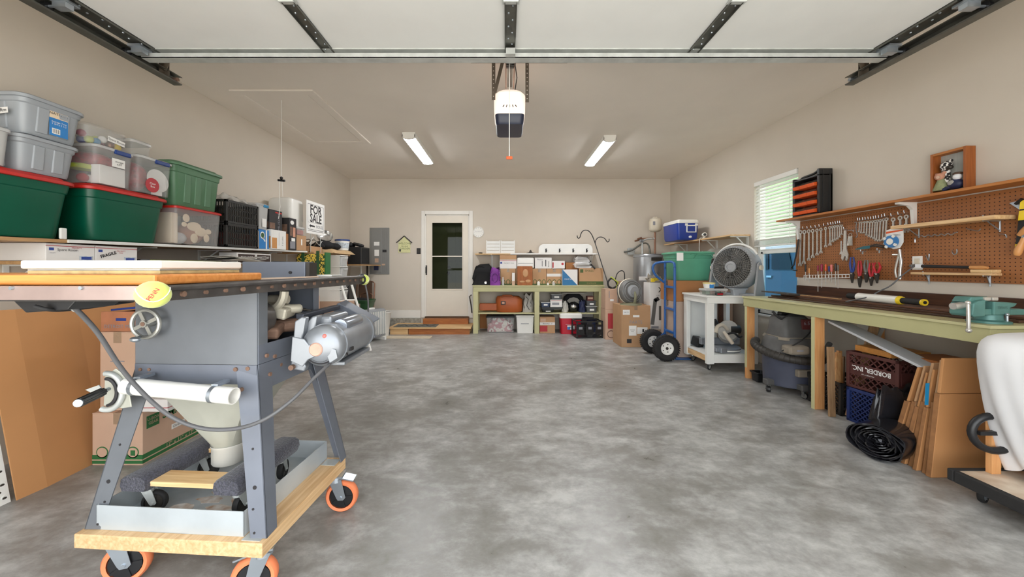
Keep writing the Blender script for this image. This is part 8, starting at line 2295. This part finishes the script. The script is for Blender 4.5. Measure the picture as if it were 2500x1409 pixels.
cdp = [p + V((-.02, 0, -.02)), BP(2232, 650, 3.24), BP(2215, 663, 3.2), BP(2198, 676, 3.15), BP(2175, 697, 3.1), BP(2145, 712, 3.05), BP(2120, 725, 3.0), V((2.95, 3.2, .935))]
pcd = thing('extension_lead', 'grey cord drooping from the outlet to the long bench', 'cord', p)
MB().tube(smoothpath(cdp, 5), .005, 8).build('cable', 'cable_grey', pcd, world=True, smooth=60)
MB().bar(p + V((-.012, -.004, -.02)), p + V((-.05, .01, -.024)), .026, .022).build('plug', 'fan_dark', pcd, world=True, bevel=.004)
# hand saw and drywall saw at the right edge
hsw = thing('drywall_saw', 'saw in a yellow and black sleeve at the photo edge', 'saw', BP(2480, 560))
s0, s1 = BP(2488, 482, 3.25), BP(2468, 582, 3.25)
yv = lambda px: BP(px, 560, 3.25).y
MB().add([(3.252, yv(2494), 1.66), (3.252, yv(2480), 1.36), (3.252, yv(2560), 1.36), (3.252, yv(2560), 1.66), (3.246, yv(2494), 1.66), (3.246, yv(2480), 1.36), (3.246, yv(2560), 1.36), (3.246, yv(2560), 1.66)],
         [(0, 1, 2, 3), (7, 6, 5, 4), (0, 4, 5, 1), (1, 5, 6, 2), (2, 6, 7, 3), (3, 7, 4, 0)]).build('sleeve', 'black_plastic', hsw, world=True)
for za, zb_ in ((1.655, 1.60), (1.59, 1.53), (1.38, 1.362)):
    f_ = lambda z: yv(2480) + (yv(2494) - yv(2480)) * (z - 1.36) / .3
    MB().add([(3.245, f_(za), za), (3.245, f_(zb_), zb_), (3.245, yv(2560), zb_), (3.245, yv(2560), za), (3.243, f_(za), za), (3.243, f_(zb_), zb_), (3.243, yv(2560), zb_), (3.243, yv(2560), za)],
             [(0, 1, 2, 3), (7, 6, 5, 4), (0, 4, 5, 1), (1, 5, 6, 2), (2, 6, 7, 3), (3, 7, 4, 0)]).build('yellow_print', 'yellow', hsw, world=True)
trw = thing('trowel', 'pointed steel trowel above the drywall saw', 'trowel', BP(2480, 500))
MB().add([BP(2464, 496, 3.26), BP(2489, 489, 3.26), BP(2502, 497, 3.26), BP(2489, 512, 3.26), BP(2464, 496, 3.257), BP(2489, 489, 3.257), BP(2502, 497, 3.257), BP(2489, 512, 3.257)], [(0, 1, 2, 3), (7, 6, 5, 4), (0, 4, 5, 1), (1, 5, 6, 2), (2, 6, 7, 3), (3, 7, 4, 0)]).build('blade', 'zinc', trw, world=True)
MB().tube([BP(2480, 498, 3.25), BP(2495, 486, 3.24)], .009, 8).build('tang', 'black_plastic', trw, world=True)
wh2 = thing('keyhole_saw', 'saw with turned wooden handle hanging at the right edge', 'saw', BP(2490, 600))
MB().tube(smoothpath([BP(2500, 580, 3.235), BP(2494, 595, 3.235), BP(2487, 610, 3.235), BP(2483, 624, 3.235)], 3), [.011, .012, .013, .014, .016, .018, .019, .019, .017, .012], 12).build('handle', 'handle_wood', wh2, world=True, smooth=50)
MB().cyl(BP(2500, 580, 3.235), BP(2503, 573, 3.235), .012, n=12).build('ferrule', 'zinc', wh2, world=True)
MB().tube([BP(2488, 575, 3.23), BP(2500, 566, 3.23), BP(2512, 556, 3.23)], [.012, .02, .022], 10).build('upper_grip', 'handle_wood', wh2, world=True, smooth=50)

# ------------------------------------------------------------------ on the bench
def bplank(label, x0, x1, y0, y1, z0, z1, mat, name='trim_board', rz=0.0):
    c = V(((x0 + x1) / 2, (y0 + y1) / 2, (z0 + z1) / 2))
    return single(MB().cbox(c, (x1 - x0, y1 - y0, z1 - z0), (0, 0, rz)), name, label, 'board', mat, bevel=.002)
bplank('wide dark brown board lying flat along the back of the bench', 2.95, 3.26, 2.12, 4.1, LZT + .001, LZT + .020, 'dark_board')
bplank('second dark brown board stacked on the wide one', 2.98, 3.24, 2.1, 4.0, LZT + .021, LZT + .036, M('dark_board2', (96, 62, 42), .4, amt=.2, stretch=(6, .4, 6)))
single(MB().box(3.262, 3.284, 2.06, 4.14, LZT + .001, LZT + .125), 'back_board', 'long dark board standing on edge against the wall behind the bench', 'board', 'dark_board', bevel=.002)
bplank('narrow dark strip along the front of the board stack', 2.83, 2.86, 2.3, 3.95, LZT + .001, LZT + .012, 'dark_board', rz=.03)
bplank('thin pale lath lying on the dark boards', 3.0, 3.03, 3.3, 4.0, LZT + .037, LZT + .045, 'particle', 'wood_lath', rz=-.06)
single(MB().cbox((2.95, 3.92, LZT + .05), (.22, .32, .012), (.04, .05, .2)), 'dark_shingles', 'dark crumpled shingle sheets at the far end of the boards', 'shingles', M('shingle', (70, 64, 58), .8, amt=.3, scale=20))
tbx = thing('lamp_tube', 'white tube with yellow collars and black grips on the dark boards', 'tube', (3.03, 2.8, LZT + .06))
ta, tb2 = V((3.04, 3.24, LZT + .072)), V((2.99, 2.66, LZT + .072))
dv = (tb2 - ta).normalized()
MB().cyl(ta + dv * .07, ta + dv * .43, .032, n=24).build('white_sleeve', 'white_plastic', tbx, world=True, smooth=40)
MB().cyl(ta - dv * .03, ta + dv * .07, .024, n=16).build('grip', 'black_rubber', tbx, world=True, smooth=40)
MB().cyl(ta + dv * .43, ta + dv * .455, .034, .028, n=24).build('yellow_collar', 'yellow', tbx, world=True, smooth=40)
MB().cyl(ta + dv * .455, ta + dv * .60, .023, n=16).build('grip', 'black_rubber', tbx, world=True, smooth=40)
MB().cyl(ta + dv * .60, ta + dv * .615, .024, n=16).build('yellow_collar', 'yellow', tbx, world=True, smooth=40)
MB().cyl(ta + dv * .615, ta + dv * .617, .012, n=12).build('end_hole', 'black_plastic', tbx, world=True)
# vise
vs_ = thing('bench_vise', 'teal bench vise with steel tommy bar at the bench corner', 'vise', (2.9, 2.12, LZT))
vx = lambda px, d=2.13: XP(px, d)
d0 = 2.13
def vz(py): return ZP(py, d0)
fixed = MB().prism([(vx(2404), vz(735)), (vx(2444), vz(737)), (vx(2463), vz(739)), (vx(2455), vz(747)), (vx(2445), vz(750)), (vx(2446), vz(766)), (vx(2404), vz(768))], (0, 2.09, 0), (1, 0, 0), (0, 0, 1), (0, .1, 0))
fixed.build('fixed_body', 'vise_teal', vs_, world=True, bevel=.006)
MB().prism([(vx(2350), vz(740)), (vx(2362), vz(733)), (vx(2380), vz(730)), (vx(2379), vz(770)), (vx(2352), vz(772)), (vx(2346), vz(766))], (0, 2.08, 0), (1, 0, 0), (0, 0, 1), (0, .11, 0)).build('moving_jaw', 'vise_teal', vs_, world=True, bevel=.006)
MB().prism([(vx(2346), vz(737)), (vx(2356), vz(724)), (vx(2398), vz(723)), (vx(2398), vz(735)), (vx(2372), vz(738))], (0, 2.10, 0), (1, 0, 0), (0, 0, 1), (0, .08, 0)).build('top_casting', 'vise_teal', vs_, world=True, bevel=.006)
MB().box(vx(2383), vx(2398), 2.09, 2.19, vz(733), vz(724)).build('jaw_plate', 'tool_steel', vs_, world=True, bevel=.004)
MB().box(vx(2402), vx(2416), 2.09, 2.19, vz(733), vz(724)).build('jaw_plate', 'tool_steel', vs_, world=True, bevel=.004)
MB().cyl((vx(2340), 2.14, vz(747)), (vx(2402), 2.14, vz(747)), .011, n=14).build('screw', 'rust', vs_, world=True, smooth=40)
MB().box(vx(2380), vx(2484), 2.1, 2.18, vz(768), vz(753)).build('slide_bar', 'vise_teal', vs_, world=True, bevel=.004)
MB().cyl((vx(2326), 2.13, vz(748)), (vx(2352), 2.13, vz(745)), .019, n=16).build('screw_head', 'tool_steel', vs_, world=True, smooth=40)
tbm = MB().cyl((vx(2334), 2.075, vz(738)), (vx(2336), 2.075, vz(802)), .0085, n=12)
tbm.sphere((vx(2336), 2.075, vz(803)), .0135); tbm.sphere((vx(2334), 2.075, vz(737)), .012)
tbm.build('tommy_bar', 'tool_steel', vs_, world=True, smooth=50)
MB().lathe([(.085, 0), (.085, .012), (.06, .02), (.055, LZT * 0 + .05)], (vx(2424), 2.15, LZT + .001), n=26).build('swivel_base', 'vise_teal', vs_, world=True, smooth=40)
MB().cyl((vx(2433), 2.085, LZT + .012), (vx(2433), 2.085, LZT + .05), .006, n=8).sphere((vx(2433), 2.085, LZT + .055), .009).build('lock_bolt', 'zinc', vs_, world=True, smooth=50)
text('TEWS', .022, (vx(2424), 2.089, vz(750)), (1, 0, 0), (0, 0, 1), M('vise_dark', (64, 100, 96), .5), vs_)
single(MB().box(vx(2470), vx(2530), 2.2, 2.3, LZT + .001, LZT + .03), 'red_case', 'red case beside the vise at the photo edge', 'case', 'red_plastic', bevel=.006)
for k, (px, py, lab) in enumerate(((2380, 778, 'white paper scrap below the moving jaw of the vise'), (2452, 782, 'curled white paper scrap below the fixed jaw'))):
    p = WZ(px, py, LZT)
    single(MB().grid(lambda u, v, p=p, k=k: (p.x - .03 + .06 * u, p.y - .015 + .035 * v, LZT + .003 + .012 * k * u * u + .003 * v), 5, 4), 'paper_scrap', lab, 'scrap', 'paper_white', solid=.0012)

# ------------------------------------------------------------------ under the long bench
vac = thing('shop_vacuum', 'dusty black shop vacuum with coiled hose under the long bench', 'shop vacuum', (2.83, 3.72, 0))
vc = V((2.84, 3.70, 0))
MB().lathe([(.20, .07), (.215, .08), (.225, .36), (.235, .38)], vc, n=36).build('drum', 'vac_navy', vac, world=True, smooth=40)
MB().lathe([(.24, .38), (.246, .385), (.246, .42), (.23, .44), (.215, .50), (.2, .54), (.19, .55)], vc, n=36).build('collar', 'vac_dark', vac, world=True, smooth=40)
MB().loft([rrect(.33, .3, .06, .54, 4, vc.x + .0, vc.y), rrect(.29, .26, .05, .6, 4, vc.x, vc.y), rrect(.26, .22, .04, .73, 4, vc.x, vc.y), rrect(.22, .18, .04, .755, 4, vc.x, vc.y)]).build('motor_head', 'vac_dark', vac, world=True, smooth=40)
MB().loft([rrect(.36, .33, .06, .53, 4, vc.x, vc.y), rrect(.34, .31, .06, .555, 4, vc.x, vc.y)]).build('dust_ledge', 'dust', vac, world=True, smooth=40)
MB().box(vc.x + .03, vc.x + .14, vc.y - .128, vc.y - .105, .63, .73).build('label_plate', M('label_maroon', (92, 40, 40), .5, amt=.2), vac, world=True, bevel=.006)
text('6.5', .05, (vc.x + .075, vc.y - .129, .69), (1, 0, 0), (0, 0, 1), 'print_grey', vac)
MB().box(vc.x - .21, vc.x - .02, vc.y - .29, vc.y - .17, .42, .5).build('latch_housing', 'dust', vac, world=True, bevel=.02)
MB().box(vc.x - .15, vc.x - .09, vc.y - .296, vc.y - .288, .455, .47).build('latch_slot', 'print_grey', vac, world=True)
MB().box(vc.x - .1, vc.x + .16, vc.y - .25, vc.y - .2, .2, .27).build('dolly_bumper', 'dust', vac, world=True, bevel=.01)
MB().box(vc.x - .02, vc.x + .04, vc.y - .26, vc.y - .24, .21, .26).build('bumper_clip', 'black_plastic', vac, world=True, bevel=.004)
hp_ = []
for k in range(41):
    a = math.radians(-150 + 300 * k / 40) + math.radians(-80)
    hp_.append(V((vc.x + .29 * math.cos(a) + .0, vc.y + .27 * math.sin(a), .42 + .06 * math.sin(a))))
hose = MB().tube(hp_, .037, 12).build('hose', M('hose', (54, 50, 46), .6, amt=.15, scale=40, bump=.4), vac, world=True, smooth=50)
rr_ = MB()
for k in range(1, 40):
    d_ = (hp_[k + 1] - hp_[k - 1]).normalized()
    rr_.torus(hp_[k], d_, .037, .004, 14, 5)
rr_.build('hose_ribs', 'hose', hose, world=True)['kind'] = 'stuff'
MB().cyl((vc.x + .06, vc.y - .31, .40), (vc.x + .2, vc.y - .24, .52), .022, n=12).build('wand', 'vac_dark', vac, world=True, smooth=40)
MB().tube(smoothpath([V((vc.x - .22, vc.y - .2, .44)), V((vc.x - .1, vc.y - .26, .54)), V((vc.x + .05, vc.y - .2, .62)), V((vc.x + .12, vc.y - .12, .7))], 4), .006, 6).build('cord', 'black_rubber', vac, world=True, smooth=50)
MB().tube(smoothpath([V((vc.x - .2, vc.y - .05, .8)), V((vc.x - .14, vc.y - .08, .73)), V((vc.x - .06, vc.y - .08, .765)), V((vc.x - .02, vc.y - .1, .77)), V((vc.x + .1, vc.y - .1, .77))], 4), .011, 8).build('top_cord', 'black_rubber', vac, world=True, smooth=50)
MB().box(vc.x - .1, vc.x + .2, vc.y - .02, vc.y + .03, .757, .79).build('top_handle', 'black_plastic', vac, world=True, bevel=.012)
for a in (-100, -170, 20, 100):
    q = V((vc.x + .235 * math.cos(math.radians(a)), vc.y + .235 * math.sin(math.radians(a)), .0))
    MB().box(q.x - .04, q.x + .04, q.y - .035, q.y + .035, .075, .13).build('dolly_foot', 'vac_dark', vac, world=True, bevel=.01)
    caster(vac, (q.x, q.y, .075), .03, 'black_plastic', 'fan_dark', 'vac_dark', math.radians(a + 40), .035, .01, htop=.074)
tote('tool_caddy', 'low black caddy tucked behind the vacuum', 'caddy', 2.75, 4.0, .001, .12, .12, .13, 'black_plastic', None, ribs=0, rad=.01, rim=.004, grip=False)
# crates
basket_crate('milk_crate', 'black lattice milk crate of wood offcuts behind the pine leg', 'crate', 2.975, 3.22, .001, .38, .36, .27, 'crate_black', math.radians(-4), 'cross', step=.036, group='milk crates under the long bench')
for k in range(5):
    single(MB().cbox((2.86 + .05 * k, 3.18 + .03 * (k % 3), .27 + .03 * (k % 2)), (.045, .02, .46 - .05 * (k % 3)), (.12 * (k - 2), .25 - .1 * k, .3 * k)), 'wood_offcut', ('palest', 'orange', 'dark', 'short', 'rearmost')[k] + ' wood offcut sticking up from the black milk crate', 'offcut', ('pine_z', 'fir_z', 'old_board', 'stained_z', 'old_board')[k], 'wood offcuts in the black crate', bevel=.002)
single(MB().cbox((2.70, 3.06, .285), (.05, .02, .57), (-.05, .02, 0)), 'old_stake', 'weathered grey-brown stake standing beside the pine leg', 'stake', 'old_board', bevel=.002)
single(MB().bar((2.80, 3.0, .02), (3.02, 3.01, .80), .07, .02, up=(0, 1, 0)), 'old_plank', 'weathered plank leaning behind the stake', 'plank', 'old_board', bevel=.002)
single(MB().bar((3.0, 3.15, .3), (3.22, 3.12, .80), .03, .03, up=(0, 1, 0)), 'pale_rail', 'pale square rail leaning against the wall under the bench', 'rail', 'bag_grey', bevel=.002)
basket_crate('milk_crate', 'blue lattice milk crate under the maroon one', 'crate', 2.98, 2.81, .001, .40, .40, .27, 'crate_blue', math.radians(6), 'cross', step=.036, group='milk crates under the long bench')
mcr = basket_crate('milk_crate', 'maroon milk crate lettered upside down on the blue crate', 'crate', 2.975, 2.85, .273, .36, .36, .285, 'crate_maroon', math.radians(8), 'cross', step=.05, bandz=(.36, .68), group='milk crates under the long bench')
text('BORDER, INC.', .05, (-.1815, .0, .165), (0, 1, 0), (0, 0, -1), 'paper_white', mcr, world=False, bold=.001, squash=.85)
text('PROPERTY OF', .014, (-.1815, .02, .125), (0, 1, 0), (0, 0, -1), 'paper_white', mcr, world=False)
single(MB().box(2.84, 3.14, 2.72, 3.0, .56, .605), 'wooden_box', 'shallow yellow-brown wooden box on the maroon crate', 'box', M('honey_wood', (188, 128, 62), .5, amt=.15, stretch=(.5, 6, 6)), bevel=.004)
single(MB().box(2.9, 3.2, 2.45, 2.7, .56, .6), 'wood_slab', 'brown wood slab behind the white plank', 'slab', 'stained_x', bevel=.004)
single(MB().bar((2.86, 3.19, .765), (2.86, 2.42, .545), .145, .018, up=(0, .28, .96)), 'white_plank', 'long white shelf plank slanting down under the bench', 'plank', M('plank_white', (206, 208, 212), .4, amt=.02), bevel=.002)
# black plastic sheeting: heap and roll
hp2 = MB()
def heap(u, v):
    x = 2.47 + .66 * u; y = 2.475 + .14 * v
    e = min(1, min(u, 1 - u) * 9) * min(1, min(v, 1 - v) * 6)
    return (x, y - .05 * math.sin(5 * u + 1) * (1 - u) * v, .005 + e * (.40 + .05 * math.sin(7 * u + 3 * v) + .03 * math.sin(15 * v - 9 * u) + .02 * math.sin(29 * u + 21 * v)) * (1 - .15 * (1 - u)))
hp2.grid(heap, 34, 26)
single(hp2, 'plastic_sheeting', 'heap of shiny black plastic sheeting over the blue crate', 'sheeting', 'bag_black', smooth=70)
rl2 = thing('sheeting_roll', 'flattened roll of black plastic sheeting on the floor', 'roll', (2.6, 2.5, 0))
ra, rb2 = V((2.40, 2.37, .118)), V((2.62, 2.46, .118))
axr = (rb2 - ra).normalized()
rx, ry, rz_ = basis(axr)
for k in range(9):
    r = .022 + .0125 * k
    m = MB()
    off = ra - axr * (random.uniform(0, .01) + .006 * k)
    ring = lambda c, r: [c + rx * (r * 1.2 * math.cos(2 * PI * i / 28) * (1 + .07 * math.sin(3 * 2 * PI * i / 28 + k * 1.7))) + V((0, 0, 1)) * (r * .92 * math.sin(2 * PI * i / 28) * (1 + .06 * math.sin(2 * 2 * PI * i / 28 + k))) - axr * (.012 * math.sin(5 * 2 * PI * i / 28 + 2 * k)) for i in range(28)]
    m.loft([ring(off, r), ring(off + (rb2 - ra), r), ring(off + (rb2 - ra), r - .006), ring(off, r - .006)], closed=True)
    m.build('layer', 'bag_black', rl2, world=True, smooth=50)
MB().cyl(ra + axr * .02, rb2, .014, .02, n=10).build('core', M('core_grey', (150, 152, 158), .2), rl2, world=True, smooth=50)

# ------------------------------------------------------------------ flattened cartons
def flat(label, bx, by, tx, ty, w, h, th, mat, flap=None, group='flattened cartons leaning together'):
    """flattened box standing on its edge: bottom-left (bx,by), top-left (tx,ty), width to the right"""
    t = thing('flattened_carton', label, 'flattened carton', (bx + w / 2, by, 0), 0, group)
    def q(z, th_, wd):
        f = z / h
        x, y = bx + (tx - bx) * f, by + (ty - by) * f
        return [V((x, y, z)), V((x + wd, y + .006, z)), V((x + wd, y + .006 + th_, z)), V((x, y + th_, z))]
    zf = flap or h * .86
    MB().loft([q(0.001, th, w), q(zf, th, w)]).build('panel', mat, t, world=True, bevel=.004)
    MB().loft([q(zf + .003, th * .7, w), q(h, th * .6, w)]).build('flap', mat, t, world=True, bevel=.003)
    MB().loft([[p + V((-.002, 0, 0)) for p in q(0.002, th, .0035)], [p + V((-.002, 0, 0)) for p in q(zf, th, .0035)]]).build('corrugated_edge', 'card_edge', t, world=True)
    return t
M('card_flat', (190, 136, 86), .75, amt=.05, scale=3)
nfl = 7
lab7 = ['front-most', 'second', 'third', 'fourth', 'fifth', 'sixth', 'rearmost']
for k in range(nfl):
    f = k / (nfl - 1)
    by = 2.155 + .225 * f
    bxk_ = 2.485 + .012 * f + (0, .012, -.006, .014, 0, .01, -.004)[k]
    h = .695 - .115 * f - (.05 if k in (2, 4) else 0)
    ty = by + .02
    txk = bxk_ + .10 + .10 * f
    flat('%s flattened carton of the leaning stack, counted from the dolly' % lab7[k], bxk_, by, txk, ty, .42 - .02 * k, h, .019 if k % 3 else .025, 'card_flat' if k % 2 == 0 else 'card', h * (.70 if k == 0 else .62))
single(MB().add([(2.535, 2.232, .40), (2.555, 2.232, .40), (2.567, 2.236, .53), (2.545, 2.236, .53), (2.535, 2.229, .40), (2.555, 2.229, .40), (2.567, 2.233, .53), (2.545, 2.233, .53)],
                [(0, 1, 2, 3), (7, 6, 5, 4), (0, 4, 5, 1), (1, 5, 6, 2), (2, 6, 7, 3), (3, 7, 4, 0)]), 'blue_tag', 'bright blue tag stuck between the flattened cartons', 'tag', 'latch_cyan')
# ------------------------------------------------------------------ dolly with covered machine at the right edge
pdl = thing('platform_dolly', 'black-edged platform dolly with worn wooden deck at the right edge', 'dolly', (2.75, 1.75, 0))
c0 = WZ(2312, 1145, .17)
dx0, dx1, dy0, dy1 = 2.385, 3.15, 1.36, 1.995
MB().box(dx0 + .03, dx1 - .03, dy0 + .03, dy1 - .03, .118, .146).build('deck', M('worn_deck', (226, 212, 192), .7, scale=5, col2=(166, 128, 92)), pdl, world=True)
for b in ((dx0, dx1, dy0, dy0 + .03), (dx0, dx1, dy1 - .03, dy1), (dx0, dx0 + .03, dy0 + .03, dy1 - .03), (dx1 - .03, dx1, dy0 + .03, dy1 - .03)):
    MB().box(b[0], b[1], b[2], b[3], .088, .15).build('edge_bumper', 'black_rubber', pdl, world=True, bevel=.006)
for x in (dx0 + .1, dx1 - .1):
    for y in (dy0 + .09, dy1 - .07):
        caster(pdl, (x, y, .118), .045, 'black_rubber', 'zinc', 'zinc', math.radians(25), .026, .02, htop=.1175)
cv = thing('covered_machine', 'machine hidden under a draped white sheet on the dolly', 'machine', (2.8, 1.65, .147))
MB().box(2.72, 2.94, 1.63, 1.83, .147, .50).build('stand', 'stained_z', cv, world=True)
MB().box(2.55, 2.60, 1.935, 1.96, .147, .62).build('post', 'fir_z', cv, world=True)
MB().torus((2.535, 1.915, .37), (0.25, 1, 0), .09, .018, 26, 8).bar((2.46, 1.92, .37), (2.63, 1.92, .37), .02, .02).build('handwheel', 'black_plastic', cv, world=True, smooth=50)
sh_ = MB()
NU = 96
rows = []
prof = [(0.0, .905), (.5, .905), (.85, .895), (.97, .86), (1.02, .80), (1.03, .68), (1.02, .52), (.99, .38), (.95, .27), (.9, .2)]
cxx, cyy, hw_, hd_ = 2.775, 1.735, .365, .235
for j, (f, z) in enumerate(prof):
    ring = []
    for i in range(NU):
        a = 2 * PI * i / NU
        ca, sa = math.cos(a), math.sin(a)
        e = 4.0
        r = (abs(ca) ** e + abs(sa) ** e) ** (-1 / e)
        drop = max(0, (.86 - z)) / .66
        wav = 1 + drop * (.05 * math.sin(9 * a + 1.3) + .03 * math.sin(17 * a))
        taper = 1.0
        if z < .8:      # the aisle side of the sheet sweeps in towards the floor
            taper = 1 - .45 * drop ** 1.5 * max(0, -ca)
        zz_ = z + (.03 * math.sin(5 * a) * drop)
        ring.append(V((cxx + hw_ * f * r * ca * wav * taper + (.02 * drop), cyy + hd_ * f * r * sa * wav, zz_)))
    rows.append(ring)
sh_.loft(rows, (True, False))
sheet = sh_.build('dust_sheet', 'cloth_white', cv, world=True, smooth=80)
md = sheet.modifiers.new('smooth_folds', 'SUBSURF'); md.levels = 1; md.render_levels = 1
